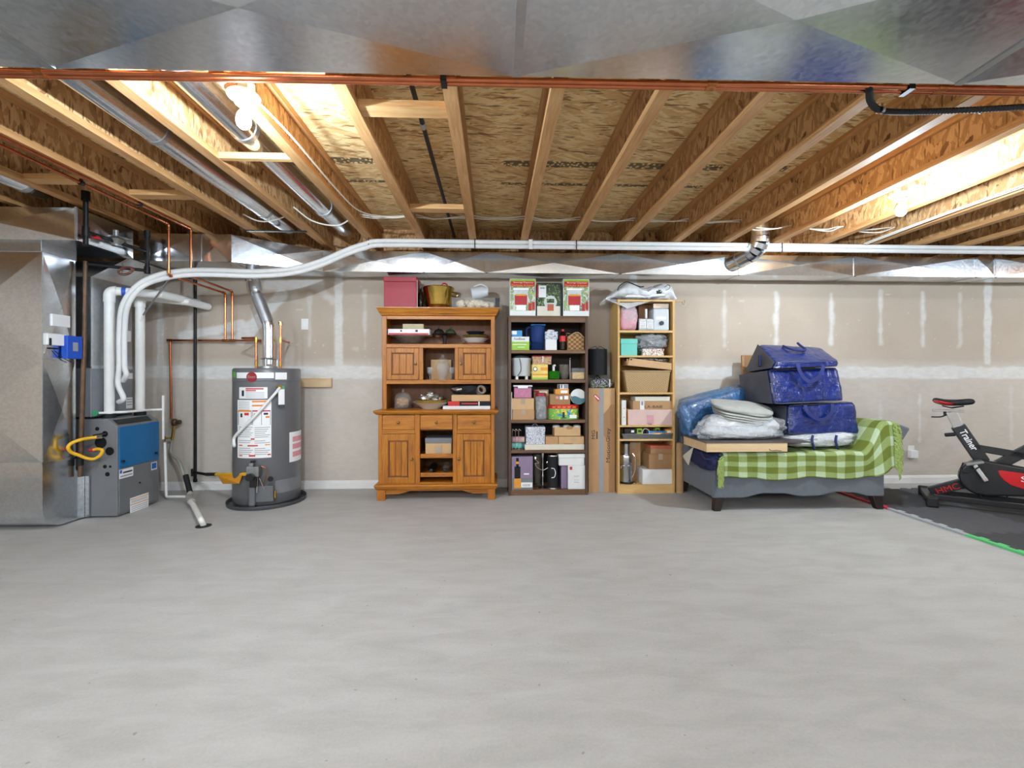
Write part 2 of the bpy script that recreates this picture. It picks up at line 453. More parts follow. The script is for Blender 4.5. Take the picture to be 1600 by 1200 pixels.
t = NT('wire_brown'); t.col(srgb(120, 70, 52)); t.set(rough=0.5)
# furniture and stuff
wood('honey_pine', (130, 68, 8), (184, 110, 16), (204, 138, 34), axis=2, rough=0.42, coat=0.1, scale=1.3)
wood('honey_pine_x', (132, 70, 8), (186, 112, 18), (206, 140, 36), axis=0, rough=0.42, coat=0.1, scale=1.3)
wood('honey_dark', (92, 52, 18), (118, 68, 24), (136, 82, 32), axis=2, rough=0.5)
wood('walnut', (62, 42, 30), (86, 60, 44), (112, 82, 60), axis=2, rough=0.5, knots=False); wood('walnut_x', (84, 58, 38), (112, 80, 54), (138, 102, 70), axis=0, rough=0.5, knots=False)
pm('walnut_back', (38, 28, 22), 0.7, var=0.1)
wood('pale_pine', (196, 150, 84), (214, 172, 106), (226, 190, 130), axis=2, rough=0.5, knots=False); wood('pale_pine_x', (204, 158, 92), (222, 182, 118), (234, 200, 144), axis=0, rough=0.5, knots=False)
wood('birch', (206, 172, 124), (222, 192, 148), (232, 208, 170), axis=0, rough=0.5, knots=False)
pm('brass_knob', (120, 96, 56), 0.35, 0.9, 0.2, 60)
pm('cardboard', (186, 146, 104), 0.75, var=0.06, scale=8, bump=0.08); pm('cardboard_dark', (164, 124, 84), 0.75, var=0.06, scale=8); pm('cardboard_tan', (204, 166, 120), 0.7, var=0.05)
pm('packing_tape', (178, 160, 136), 0.2, var=0.04); pm('red_board', (156, 18, 38), 0.5, var=0.04); pm('red_bright', (206, 34, 34), 0.4, var=0.03)
pm('pink', (214, 160, 168), 0.55, var=0.08); pm('pink_deep', (198, 92, 140), 0.5, var=0.18, scale=40); pm('pink_pale', (222, 190, 180), 0.6, var=0.04)
pm('teal', (112, 204, 190), 0.5, var=0.04); pm('lime', (150, 196, 52), 0.5, var=0.05); pm('green_bright', (96, 186, 60), 0.5, var=0.06); pm('green_dark', (40, 62, 40), 0.6, var=0.3, scale=40)
pm('yellow_box', (232, 206, 112), 0.5, var=0.1, scale=20); pm('orange_box', (226, 152, 52), 0.5, var=0.1, scale=30); pm('sky_box', (60, 150, 206), 0.5, var=0.1, scale=30)
pm('white_card', (228, 228, 226), 0.5, var=0.03); pm('cream_card', (220, 214, 196), 0.6, var=0.04); pm('grey_card', (120, 122, 126), 0.6, var=0.05); pm('purple_box', (142, 122, 150), 0.55, var=0.05)
pm('ceramic', (232, 230, 224), 0.15, var=0.02); pm('olive_glaze', (150, 124, 48), 0.25, var=0.1); pm('navy_glaze', (34, 42, 66), 0.25, var=0.1); pm('grey_pot', (200, 204, 206), 0.25, var=0.03)
pm('dark_glass', (40, 36, 32), 0.12, var=0.1); pm('cola', (26, 10, 8), 0.1, var=0); pm('bottle_dark', (16, 20, 16), 0.08, var=0)
pm('black_fabric', (30, 31, 34), 0.9, var=0.1, bump=0.2, bscale=300); pm('black_cloth', (20, 20, 24), 0.75, var=0.15, scale=20)
pm('silver_wrap', (200, 200, 196), 0.16, 0.85, 0.2, 60, bump=0.9, bscale=45); pm('silver', (206, 206, 204), 0.15, 1.0, 0.05)
pm('brick_teal', (70, 110, 120), 0.5, var=0.05); pm('pasta', (208, 170, 100), 0.6, var=0.25, scale=120)
pm('flowers', (222, 206, 178), 0.7, var=0.12, scale=70, bump=0.8, bscale=90)
wicker('wicker', (120, 84, 48), (188, 148, 100)); wicker('seagrass', (158, 128, 88), (212, 184, 140), 75, 120)
pattern('floral_blue', (214, 216, 222), [(120, 126, 150)], 90); pattern('floral_red', (232, 226, 218), [(196, 40, 48), (90, 130, 70)], 60, 0.48)
pattern('checker_red', (196, 170, 132), [(150, 40, 44)], 110, 0.46); pattern('leopard', (200, 200, 202), [(24, 24, 26)], 50, 0.42); pattern('teal_print', (112, 204, 190), [(214, 190, 90)], 50, 0.56)
pattern('splash', (126, 190, 82), [(40, 130, 200), (236, 214, 70)], 16, 0.48)
pattern('lamp_floral', (34, 34, 34), [(120, 150, 70), (170, 160, 190)], 60, 0.47)
pattern('foliage_print', (58, 74, 50), [(128, 150, 92), (32, 40, 30)], 46, 0.47)
pattern('garden_print', (150, 168, 118), [(160, 182, 92), (120, 124, 110), (206, 208, 196)], 14, 0.48)
pm('drink_red', (180, 30, 34), 0.4, var=0.15, scale=60); pm('print_glass', (198, 206, 200), 0.4, var=0.1, scale=40); pm('terracotta', (186, 96, 70), 0.6, var=0.05)
pm('sofa_grey', (98, 104, 112), 0.9, var=0.07, scale=22, bump=0.25, bscale=300, sheen=0.3); pm('leg_dark', (38, 26, 22), 0.4, var=0.1)
crinkle('bag_blue2', (12, 38, 108), 0.2, 0.022, 6); crinkle('blue_pad2', (58, 100, 146), 0.22, 0.03, 6); plaid('plaid'); pm('fringe', (150, 168, 96), 0.95, var=0.25, scale=60)
pm('bag_blue', (14, 42, 116), 0.16, var=0.1, scale=8, bump=0.8, bscale=17, coat=0.6); pm('bag_navy', (76, 76, 86), 0.55, var=0.12, scale=10, bump=0.5, bscale=22); pm('strap_blue', (34, 44, 104), 0.7, var=0.06)
pm('quilt_grey', (172, 174, 168), 0.8, var=0.08, scale=20, bump=0.3, bscale=120); pm('bedding_white', (206, 208, 210), 0.8, var=0.06, bump=0.3, bscale=9)
pm('navy_cloth', (26, 32, 70), 0.85, var=0.1, bump=0.3, bscale=60); pm('blue_pad', (66, 106, 152), 0.3, var=0.25, scale=7, bump=0.5, bscale=20, coat=0.5)
pm('foam_dark', (66, 66, 68), 0.85, var=0.1, scale=30, bump=0.2, bscale=200); pm('foam_mid', (84, 84, 88), 0.85, var=0.1, scale=30, bump=0.2, bscale=200)
pm('foam_red', (206, 52, 66), 0.8, var=0.04); pm('foam_grey', (170, 176, 180), 0.8, var=0.04); pm('foam_green', (92, 200, 120), 0.8, var=0.04)
pm('bike_black', (30, 31, 34), 0.38, 0.0, 0.06, coat=0.2); pm('bike_matte', (22, 22, 24), 0.6, var=0.06); pm('bike_red', (206, 20, 30), 0.3, var=0.03, coat=0.3)
def glassy(name, c, rough=0.03, ior=1.35, trans=1.0):
    t = NT(name); t.col(srgb(*c)); t.set(rough=rough, trans=trans, ior=ior)
glassy('glass_blue', (60, 92, 160), 0.05, 1.2, 0.75); glassy('glass_green', (60, 170, 40), 0.05, 1.2, 0.7)
def film(name, c, alpha, bumpk=0.8, bsc=9):
    t = NT(name); t.col(srgb(*c)); co = t.coord(); nz = t.noise(co, bsc, 5, 0.6, 1.2)
    t.set(rough=0.12, coat=0.5, alpha=1.0 if alpha >= 1 else t.ramp(nz, [(0.3, (alpha * .6,) * 3), (0.7, (min(1, alpha * 1.5),) * 3)])); t.bump(nz, bumpk, 0.03)
film('clear_film', (226, 230, 234), 0.34); film('blue_film', (70, 140, 196), 0.42); film('white_film', (222, 225, 228), 1.0, 0.5, 7); film('grey_film', (176, 180, 182), 0.72, 0.9, 12)
film('clear_plastic', (226, 230, 232), 0.14, 0.05); film('glass', (226, 230, 230), 0.13, 0.25, 60); film('glass_smoke', (150, 140, 126), 0.26, 0.15, 30)
# ------------------------------------------------------------------ the room
WY = 4.816                     # back wall
XL, XR, YR = -5.3, 7.6, -3.2   # left wall, right wall, wall behind the camera
ZJ, ZS = 2.46, 2.70            # underside of joists, underside of the subfloor
struct(bx('floor', 'concrete', None, XL - .1, XR + .1, YR - .1, WY + .12, -0.12, 0.0))

def build_back_wall():
    nx, nz = 900, 200
    xs = np.linspace(XL, XR, nx + 1); zs = np.linspace(0, ZS, nz + 1)
    X, Z = np.meshgrid(xs, zs)
    # pixel coordinates of every wall point, to lay the plaster where the photograph shows it
    d = X * sin(YAW) + WY * cos(YAW); r = X * cos(YAW) - WY * sin(YAW)
    U = 800 + FPX * r / d; V = HORIZON - FPX * (Z - CAMZ) / d
    rng = np.random.RandomState(3)
    def vn(sx, sz, seed):
        g = np.random.RandomState(seed).rand(int(nz / sz) + 3, int(nx / sx) + 3)
        a = np.arange(nx + 1) / sx; b = np.arange(nz + 1) / sz
        ia, ib = a.astype(int), b.astype(int); fa = a - ia; fb = b - ib
        fa = fa * fa * (3 - 2 * fa); fb = fb * fb * (3 - 2 * fb)
        A = g[np.ix_(ib, ia)] * (1 - fa) + g[np.ix_(ib, ia + 1)] * fa
        B = g[np.ix_(ib + 1, ia)] * (1 - fa) + g[np.ix_(ib + 1, ia + 1)] * fa
        return A * (1 - fb)[:, None] + B * fb[:, None]
    e = (vn(5, 5, 1) - .5) * 5 + (vn(18, 12, 2) - .5) * 5
    mud = np.zeros_like(U)
    def put(m, k=1.0):
        nonlocal mud
        mud = np.maximum(mud, np.clip(m, 0, 1) * k)
    def box(u0, v0, u1, v1, k=1.0, soft=2.5, j=1.0):
        dd = np.maximum(np.maximum(u0 - U, U - u1), np.maximum(v0 - V, V - v1)) + e * j * .5
        put(0.5 - dd / soft, k)
    def seg(a, b, wd, k=1.0, soft=4, j=1.6):
        ax, ay = a; bx_, by = b
        t = np.clip(((U - ax) * (bx_ - ax) + (V - ay) * (by - ay)) / ((bx_ - ax) ** 2 + (by - ay) ** 2), 0, 1)
        dd = np.hypot(U - ax - t * (bx_ - ax), V - ay - t * (by - ay)) - wd / 2 + e * j * .5
        put(0.5 - dd / soft, k)
    zt = 1.21                                                     # the long taped joint
    dz = np.abs(Z - zt) - 0.068 + e * 0.0035
    put(0.5 - dz / 0.02)
    put(0.5 - (dz - 0.05) / 0.09, 0.45)
    for u, w_ in ((529, 12), (1543, 11), (990, 10), (250, 10)):
        box(u - w_ / 2, 430, u + w_ / 2, 572, 0.85)
    for u, v0, v1, k in ((1132, 456, 540, .6), (1213, 458, 540, .85), (1299, 460, 536, .9), (1376, 455, 537, .75), (1442, 458, 540, .75), (1500, 460, 540, .55),
                         (570, 455, 545, .55), (484, 460, 540, .5), (1120, 600, 640, .4)):
        seg((u, v0), (u, v1), 5.5, k)
    for u, v0, v1, k in ((1376, 610, 655, .7), (1437, 618, 690, .95), (1580, 605, 690, .6), (1500, 600, 700, .3), (1540, 592, 750, .25), (545, 610, 700, .3), (490, 600, 660, .5)):
        seg((u, v0), (u, v1), 6, k)
    # rough patching behind the water heater
    seg((286, 526), (375, 508), 16, 1.0); seg((375, 530), (440, 462), 20, .95); seg((420, 446), (500, 444), 14, .7); seg((300, 470), (296, 520), 10, .5)
    seg((300, 525), (400, 532), 8, .6); seg((500, 452), (520, 470), 12, .5)
    put(np.clip((vn(9, 9, 5) - .78) * 8, 0, 1) * (V > 430) * (V < 570) * (U < 560), .35)
    put((vn(3, 3, 8) > 0.985) * 1.0, .5)
    lower = (Z < zt) * 0.42
    mud = np.maximum(mud, lower + (vn(30, 20, 9) - .5) * .18)
    n = (nx + 1) * (nz + 1)
    front = np.stack([X.ravel(), np.full(n, WY), Z.ravel()], 1)
    i = np.arange(nx); j = np.arange(nz)
    I, J = np.meshgrid(i, j); a = (J * (nx + 1) + I).ravel()
    faces = np.stack([a, a + 1, a + nx + 2, a + nx + 1], 1)
    # thickness: one box behind the skin
    bk = np.array([(XL, WY + .12, 0), (XR, WY + .12, 0), (XR, WY + .12, ZS), (XL, WY + .12, ZS)])
    c = [0, nx, n - 1, n - 1 - nx]; q = [n, n + 1, n + 2, n + 3]
    side = np.array([(q[1], q[0], q[3], q[2]), (c[0], q[0], q[1], c[1]), (c[1], q[1], q[2], c[2]), (c[2], q[2], q[3], c[3]), (c[3], q[3], q[0], c[0])])
    me = bpy.data.meshes.new('wall_back')
    me.from_pydata(np.vstack([front, bk]).tolist(), [], np.vstack([faces, side]).tolist())
    at = me.attributes.new('mud', 'FLOAT', 'POINT')
    at.data.foreach_set('value', np.concatenate([np.clip(mud, 0, 1).ravel(), np.zeros(4)]).astype(np.float32))
    me.materials.append(MT['drywall'])
    o = bpy.data.objects.new('wall_back', me); C.objects.link(o); struct(o)
build_back_wall()
struct(bx('wall_left', 'drywall', None, XL - .12, XL, YR, WY, 0, ZS))
struct(bx('wall_right', 'drywall', None, XR, XR + .12, YR, WY, 0, ZS))
struct(bx('wall_front', 'drywall', None, XL - .12, XR + .12, YR - .12, YR, 0, ZS))
def baseboard():
    prof = [(WY - .002, 0.0), (WY - .015, 0.0), (WY - .015, .062), (WY - .010, .070), (WY - .010, .076), (WY - .005, .084), (WY - .002, .086)]
    o = MB().prism([(XL, y, z) for y, z in prof], (XR - XL, 0, 0)).build('baseboard_back', 'white_paint'); struct(o)
baseboard()

ceiling = bpy.data.objects.new('ceiling', None); C.objects.link(ceiling); struct(ceiling)
y0 = 3.08 - 1.22 * 6
row = 0
while y0 < WY:
    x0 = XL - (0.0 if row % 2 else 1.22)
    while x0 < XR:
        a, b = max(x0, XL), min(x0 + 2.44, XR)
        ya, yb = max(y0, YR), min(y0 + 1.22, WY)
        if b - a > .01 and yb - ya > .01:
            bx('osb_sheet', 'osb_floor', ceiling, a + .0015, b - .0015, ya + .0015, yb - .0015, ZS, ZS + .018)
        x0 += 2.44
    y0 += 1.22; row += 1
bx('subfloor_backing', 'hole_black', ceiling, XL, XR, YR, WY, ZS + .02, ZS + .05)
JX = [0.29 + 0.488 * k for k in range(-11, 15)]
JX = [x for x in JX if XL + .05 < x < XR - .05]
web_me = fl_me = None
for x in JX:
    if web_me is None:
        wb = bx('floor_joist', 'osb_web', ceiling, -.005, .005, YR, WY - .04, ZJ + .03, ZS - .03)
        f1 = bx('bottom_flange', 'lumber', wb, -.032, .032, YR, WY - .04, ZJ, ZJ + .038)
        f2 = bx('top_flange', 'lumber', wb, -.032, .032, YR, WY - .04, ZS - .038, ZS - .001)
        web_me, fl_me, ft_me = wb.data, f1.data, f2.data
    else:
        wb = bpy.data.objects.new('floor_joist', web_me); C.objects.link(wb); wb.parent = ceiling
        for nm, me in (('bottom_flange', fl_me), ('top_flange', ft_me)):
            f = bpy.data.objects.new(nm, me); C.objects.link(f); f.parent = wb
    wb.location.x = x
bx('rim_board', 'osb_web', ceiling, XL, XR, WY - .035, WY - .004, ZJ, ZS - .002)
bx('sill_plate', 'lumber_x', ceiling, XL, XR, WY - .03, WY - .004, ZJ - .04, ZJ - .001)
def jx(k): return 0.29 + 0.488 * k
for k, y, dy, z0, z1 in ((-2, 2.22, .089, 2.47, 2.508), (-2, 3.55, .089, 2.47, 2.508), (-4, 2.76, .038, 2.462, 2.50), (-7, 3.12, .089, 2.47, 2.508), (-6, 3.36, .089, 2.47, 2.508)):
    bx('blocking', 'lumber_x', ceiling, jx(k) + .032, jx(k + 1) - .032, y, y + dy, z0, z1, bevel=.002)

# ------------------------------------------------------------------ ceiling bulbs
def bulb_light(x, y, label, z=2.45):
    t = thing('ceiling_bulb', label, 'light', 'bare bulbs in porcelain holders along the joists')
    MB().lathe([(.05, z + .045), (.05, z + .002)], (x, y, 0), 8).build('junction_box', 'galvanised', t)
    h = MB().lathe([(.066, z), (.070, z - .006), (.066, z - .014), (.040, z - .026), (.036, z - .044), (.028, z - .050)], (x, y, 0), 28).build('lamp_holder', 'porcelain', t, smooth=True)
    MB().lathe([(.014, z - .046), (.015, z - .066), (.020, z - .080)], (x, y, 0), 20).build('bulb_neck', 'porcelain', t, smooth=True)
    MB().lathe([(.020, z - .080), (.027, z - .095), (.031, z - .115), (.031, z - .128), (.026, z - .143), (.014, z - .154), (.0002, z - .157)], (x, y, 0), 20).build('bulb_globe', 'bulb_glow', t, smooth=True, ang=180)
    L = bpy.data.lights.new('filament', 'POINT'); L.energy = BULB_W; L.color = BULB_COL; L.shadow_soft_size = .02
    lo = bpy.data.objects.new('filament', L); C.objects.link(lo); lo.location = (x, y, z - .118); lo.parent = t
    return t
bulb_light(-1.135, 2.115, 'lit bare bulb nearest the copper line, over the water heater side')
bulb_light(2.856, 3.081, 'lit bare bulb over the blue bags on the right')
for x, y in ((6.6, 2.6), (-3.4, -2.6), (-1.2, -2.7), (0.9, -2.6), (2.9, -2.7), (5.0, -2.6), (-2.4, -0.7)):  # rear bulbs added as unseen fill; the right one inferred from wall shadows
    bulb_light(x, y, 'bare ceiling bulb of the room lit outside the picture')

# ------------------------------------------------------------------ sheet-metal ducts
def panel(mb, a, b, c, d, amp):
    """one sheet a-b-c-d (outward by right hand) with cross-break creases"""
    P = [Vector(p) for p in (a, b, c, d)]
    n = (P[1] - P[0]).cross(P[3] - P[0]).normalized()
    ctr = (P[0] + P[1] + P[2] + P[3]) / 4 + n * amp
    mb.add(P + [ctr], [(0, 1, 4), (1, 2, 4), (2, 3, 4), (3, 0, 4)])
def duct8(mb, A, B, amp=.012, ends=True):
    """duct section between cross sections A and B; each is (x, y0, y1, z0, z1), running along x"""
    def ring(s): x, y0, y1, z0, z1 = s; return [(x, y0, z0), (x, y0, z1), (x, y1, z1), (x, y1, z0)]
    a, b = ring(A), ring(B)
    for i in range(4):
        j = (i + 1) % 4
        panel(mb, a[i], b[i], b[j], a[j], amp)
    if ends:
        mb.add(a, [(0, 3, 2, 1)]); mb.add(b, [(0, 1, 2, 3)])
def seam_x(mb, x, y0, y1, z0, z1, w_=.022, t=.006):
    mb.box(x - w_ / 2, x + w_ / 2, y0 - t, y0, z0 - t, z1 + t); mb.box(x - w_ / 2, x + w_ / 2, y0 - t, y1, z0 - t, z0); mb.box(x - w_ / 2, x + w_ / 2, y0 - t, y1, z1, z1 + t)

front = thing('trunk_duct', 'wide galvanised supply duct crossing the ceiling at the top of the picture', 'duct')
sl = -.0124; FD = 1.546
fx = [-4.6, -3.0, -1.46, .08, 1.62, 3.16, 4.7]
rotz = Matrix.Translation((0, FD, 0)) @ Matrix.Rotation(sl, 4, 'Z') @ Matrix.Translation((0, -FD, 0))
for a, b in zip(fx, fx[1:]):
    m = MB(rotz); duct8(m, (a, .96, FD, 2.19, 2.43), (b, .96, FD, 2.19, 2.43), .022); m.build('duct_section', 'galvanised', front)
for a in fx[1:-1]:
    m = MB(rotz); seam_x(m, a, .96, FD, 2.19, 2.44, .026, .004); m.build('drive_cleat', 'galvanised_dull', front)

DY, DZ0, DZ1 = 4.517, 2.197, 2.40
back = thing('branch_duct', 'long galvanised duct running along the top of the back wall', 'duct')
bxs = [XU(u, DY) for u in (505, 662, 760, 969, 1155, 1335, 1525, 1555)] + [6.3, 7.4]
m = MB(); duct8(m, (-3.143, 4.17, 4.80, DZ0, 2.44), (-2.62, 4.17, 4.80, DZ0, 2.44)); m.build('duct_section', 'galvanised', back)
m = MB(); duct8(m, (-2.62, 4.17, 4.80, DZ0, 2.44), (-2.36, 4.17, 4.80, DZ0, 2.44)); m.build('duct_section', 'galvanised', back)
m = MB(); duct8(m, (-2.36, 4.17, 4.80, DZ0, 2.44), (bxs[0], DY, 4.80, DZ0, DZ1)); m.build('duct_section', 'galvanised', back, label='tapered galvanised section')
for a, b in zip(bxs, bxs[1:]):
    m = MB(); duct8(m, (a, DY, 4.80, DZ0, DZ1), (b, DY, 4.80, DZ0, DZ1), .014); m.build('duct_section', 'galvanised', back)
for a in bxs[1:-1]:
    m = MB(); seam_x(m, a, DY, 4.80, DZ0, DZ1); m.build('drive_cleat', 'galvanised', back)
for a in (-2.62, -2.36):
    m = MB(); seam_x(m, a, 4.17, 4.80, DZ0, 2.44, .03, .004); m.build('drive_cleat', 'galvanised', back)
m = MB(); m.box(XU(385, 4.1), XU(478, 4.1), 4.10, 4.13, 2.452, 2.459); m.build('hanger_bar', 'black_iron', back)

ret = thing('return_duct', 'large galvanised return duct box ending above the furnace on the left', 'duct')
m = MB(); duct8(m, (XL + .05, 3.5, 4.03, 2.18, 2.42), (-4.2, 3.5, 4.03, 2.18, 2.42), .018); m.build('duct_section', 'galvanised', ret)
m = MB(); duct8(m, (-4.2, 3.5, 4.03, 2.18, 2.42), (-3.09, 3.5, 4.03, 2.18, 2.42), .018, ends=False); m.build('duct_section', 'galvanised', ret)
m = MB(); panel(m, (-3.09, 3.5, 2.18), (-3.09, 4.03, 2.18), (-3.09, 4.03, 2.42), (-3.09, 3.5, 2.42), .02); m.build('end_cap', 'galvanised', ret)
m = MB(); m.box(-3.098, -3.086, 3.492, 3.505, 2.175, 2.425); m.build('corner_seam', 'tape_foil', ret)
m = MB(); m.box(-4.2, -3.37, 3.53, 3.82, 2.10, 2.18); m.build('collar', 'galvanised_dull', ret, bevel=.003)
# the drop with its rounded heel
drop = thing('return_drop', 'tall galvanised return-air drop with rounded heel at the left edge', 'duct')
XD = -3.37
m = MB(); 
prof = [(3.54, 2.10), (3.54, 1.30)]
panel(m, (XD, 3.54, .52), (XD, 3.81, .52), (XD, 3.81, 1.30), (XD, 3.54, 1.30), .016); panel(m, (XD, 3.54, 1.30), (XD, 3.81, 1.30), (XD, 3.81, 2.10), (XD, 3.54, 2.10), .016)
panel(m, (-4.25, 3.54, .52), (XD, 3.54, .52), (XD, 3.54, 1.30), (-4.25, 3.54, 1.30), .03); panel(m, (-4.25, 3.54, 1.30), (XD, 3.54, 1.30), (XD, 3.54, 2.10), (-4.25, 3.54, 2.10), .03)
m.box(-4.25, XD - .002, 3.545, 3.81, .52, 2.10)
m.build('riser', 'galvanised', drop)
heel = [(3.54, .515), (3.54, .17)] + [(3.54 + .16 * (1 - cos(a)), .17 - .155 * sin(a)) for a in [radians(q) for q in range(10, 91, 10)]] + [(3.875, .012), (3.875, .34), (3.81, .42), (3.81, .515)]
MB().prism([(-4.25, y, z) for y, z in heel], (XD + 4.25, 0, 0)).build('elbow_boot', 'galvanised', drop, smooth=True, ang=25)
m = MB(); m.box(-4.26, XD + .010, 3.526, 3.815, .508, .526); m.build('joint_seam', 'galvanised', drop)
m = MB(); m.box(XD - .002, XD + .012, 3.862, 3.892, .012, .35); m.box(XD + .014, XD + .045, 3.878, 3.888, .012, .35); m.build('flange', 'galvanised', drop)
m = MB(); m.box(XD - .004, XD + .003, 3.536, 3.542, .53, 2.10); m.build('corner_seam', 'tape_foil', drop)
c1, c2 = pX(78, 490, XD), pX(106, 512, XD)
m = MB(); m.box(XD + .001, XD + .019, c1.y, c2.y, c2.z, c1.z); m.build('white_patch', 'white_card', drop, bevel=.002)
m = MB(); m.tube(spline([pX(85, 548, XD + .012), pX(100, 560, XD + .02), pX(112, 566, XD + .02)]), .003, 6); m.build('wire', 'black_plastic', drop)
hum = thing('duct_control', 'white and blue control module fixed on the return-air drop', 'control')
c1, c2 = pX(65, 520, XD), pX(98, 541, XD)
m = MB(); m.box(XD + .003, XD + .035, c1.y + .005, c2.y, c2.z, c1.z); m.build('white_cover', 'label_white', hum, bevel=.006)
c1, c2 = pX(97, 524, XD + .02), pX(121, 561, XD + .02)
m = MB(); m.box(XD + .012, XD + .06, c1.y, c2.y, c2.z, c1.z); b_ = m.build('blue_case', 'control_blue', hum, bevel=.004)
m = MB(); m.box(XD + .0605, XD + .0615, c1.y + .045, c1.y + .09, c2.z + .06, c1.z - .05); m.build('rating_label', 'ink_grey', b_)
m = MB(); m.box(XD + .0355, XD + .0362, c1.y - .12, c1.y - .10, c1.z - .085, c1.z - .03); m.build('print', 'ink', hum)
c1, c2 = pX(75, 543, XD), pX(88, 546, XD)
m = MB(); m.box(XD + .013, XD + .016, c1.y, c2.y, c2.z, c1.z); m.build('slot', 'hole_black', hum)

# round pipes of the joist bays
def round_duct(name, label, x, z, ya, yb, r=.076):
    t = thing(name, label, 'duct')
    y = ya; k = 0
    while y < yb - .05:
        e = min(y + 1.2, yb)
        MB().cyl((x, y, z), (x, e, z), r, 24).build('pipe_section', 'galvanised', t, smooth=True)
        if e < yb - .02: MB().cyl((x, e - .02, z), (x, e + .015, z), r + .004, 24).build('joint_band', 'galvanised_dull', t, smooth=True)
        y = e
    return t
round_duct('round_duct', 'round galvanised duct in the second joist bay left of the lit left bulb', jx(-4.5), 2.56, 1.45, 4.3)
round_duct('round_duct', 'round galvanised duct running right beside the lit left bulb', jx(-3.5), 2.58, 1.45, 4.4)
round_duct('round_duct', 'short round duct in the joist bay above the return box, far left', jx(-7.5), 2.57, 2.2, 3.55)
el = thing('elbow_duct', 'shiny round elbow duct dropping from the ceiling into the wall duct', 'duct')
c = pY(1188, 380, 4.25)
pts = [(c.x, 4.25, 2.62), (c.x, 4.25, 2.39), pY(1143, 412, 4.53)]
pts = [Vector(p) for p in pts]; pts = fillet(pts, .17, 4)
MB().tube(pts[:2], .083, 28).build('pipe_section', 'galvanised', el, smooth=True)
for a, b in zip(pts[1:-1], pts[2:]):
    MB().tube([a, b + (b - a) * .03], .085, 28).build('gore', 'galvanised', el, smooth=True)
MB().tube([pts[-1] - (pts[-1] - pts[-2]).normalized() * .10, pts[-1] - (pts[-1] - pts[-2]).normalized() * .085], .089, 28).build('collar', 'galvanised_dull', el, smooth=True)
# ------------------------------------------------------------------ pipes and cables under the ceiling
def run(name, label, cat, pts, r, mat, n=10, rad=.04, group=None, joints=None, jr=1.28, jl=.03, curve='fillet', jmat=None):
    """one pipe; joints gives indices of pts where a fitting sleeve sits"""
    P = fillet(pts, rad) if curve == 'fillet' else spline(pts)
    if not joints:
        o = MB().tube(P, r, n).build(name, mat, None, smooth=True, ang=60); tag(o, label, cat, group); return o
    t = thing(name, label, cat, group)
    MB().tube(P, r, n).build('pipe', mat, t, smooth=True, ang=60)
    pts = [Vector(p) for p in pts]
    for i in joints:
        for j in (i - 1, i + 1):
            if 0 <= j < len(pts):
                d = (pts[j] - pts[i]).normalized(); off = rad * .9 if 0 < i < len(pts) - 1 else 0
                MB().tube([pts[i] + d * off, pts[i] + d * (off + jl)], r * jr, n + 2).build('fitting', jmat or mat, t, smooth=True, ang=60)
    return t

for k, (y, lb) in enumerate(((1.985, 'far one of the two copper pipes clamped under the joists along the front duct'), (1.958, 'near one of the two copper pipes clamped under the joists along the front duct'))):
    t = thing('copper_pipe', lb, 'pipe', 'twin copper lines below the front duct')
    MB().tube([(-2.6, y + 2.6 * .0124, 2.444), (3.3, y - 3.3 * .0124, 2.444)], .0115, 12).build('pipe', 'copper', t, smooth=True, ang=60)
    for x in (-1.9, .95, 1.98):
        MB().tube([(x - .02, y - x * .0124, 2.444), (x + .02, y - x * .0124, 2.444)], .0135, 12).build('fitting', 'copper_joint', t, smooth=True, ang=60)
    if k:
        for u in (693, 1413):
            x = XU(u, 1.96); dy = -x * .0124
            m = MB(); m.box(x - .013, x + .013, 1.941 + dy, 1.944 + dy, 2.43, 2.458); m.box(x - .013, x + .013, 1.941 + dy, 2.0 + dy, 2.4285, 2.4315); m.build('pipe_clamp', 'black_plastic', t)
# two copper lines coming along the left joist, dropping and crossing to the wall
ZC = 2.444
def wallp(u, v, Y=4.745): return pY(u, v, Y)
a1 = pZ(297, 358, ZC); a1.x = -2.618
b1 = Vector((a1.x, a1.y, ZV(297, 432, a1.y)))
c1 = wallp(363, 462); c1.z = b1.z
d1 = Vector((c1.x, c1.y, ZV(363, 532, c1.y)))
a2 = pZ(262, 350, ZC); a2.x = -2.716
b2 = Vector((a2.x, a2.y, ZV(262, 430, a2.y)))
c2 = wallp(352, 465); c2.z = b2.z
ZM = ZV(360, 532, 4.745)
d2 = Vector((c2.x, c2.y, ZM)); d1.z = ZM
run('copper_pipe', 'copper riser dropping from the joists beside the heater vent, right one of two', 'pipe', [(a1.x, 2.05, ZC), a1, b1, c1, d1 + Vector((0, 0, .012))], .0105, 'copper', 12, .022, 'copper risers from the joists to the wall', (1, 2, 3), jmat='copper_joint')
run('copper_pipe', 'copper riser dropping from the joists beside the heater vent, left one of two', 'pipe', [(a2.x, 2.05, ZC), a2, b2, c2, d2 + Vector((0, 0, .012))], .0105, 'copper', 12, .022, 'copper risers from the joists to the wall', (1, 2, 3), jmat='copper_joint')
for (u, v), x in (((127, 293), -2.716), ((218, 316), -2.618)):
    y = pX(u, v, x).y
    o = MB().tube([(x, y - .012, ZC), (x, y + .012, ZC)], .018, 12).box(x - .004, x + .004, y - .01, y + .01, ZC + .01, ZJ + .01).build('pipe_hanger', 'black_plastic')
    tag(o, 'black plastic clip on the %s copper pipe under the joist' % ('left' if u < 200 else 'right'), 'clip')
man = thing('copper_manifold', 'horizontal copper line on the wall feeding the water heater', 'pipe')
l_, r_ = wallp(266, 532), wallp(452, 532); l_.z = r_.z = ZM
ht1, ht2 = Vector((-2.225, 4.36, 1.24)), Vector((-2.02, 4.40, 1.24))
top1 = Vector((ht1.x, ht1.y, ZM - .02)); 
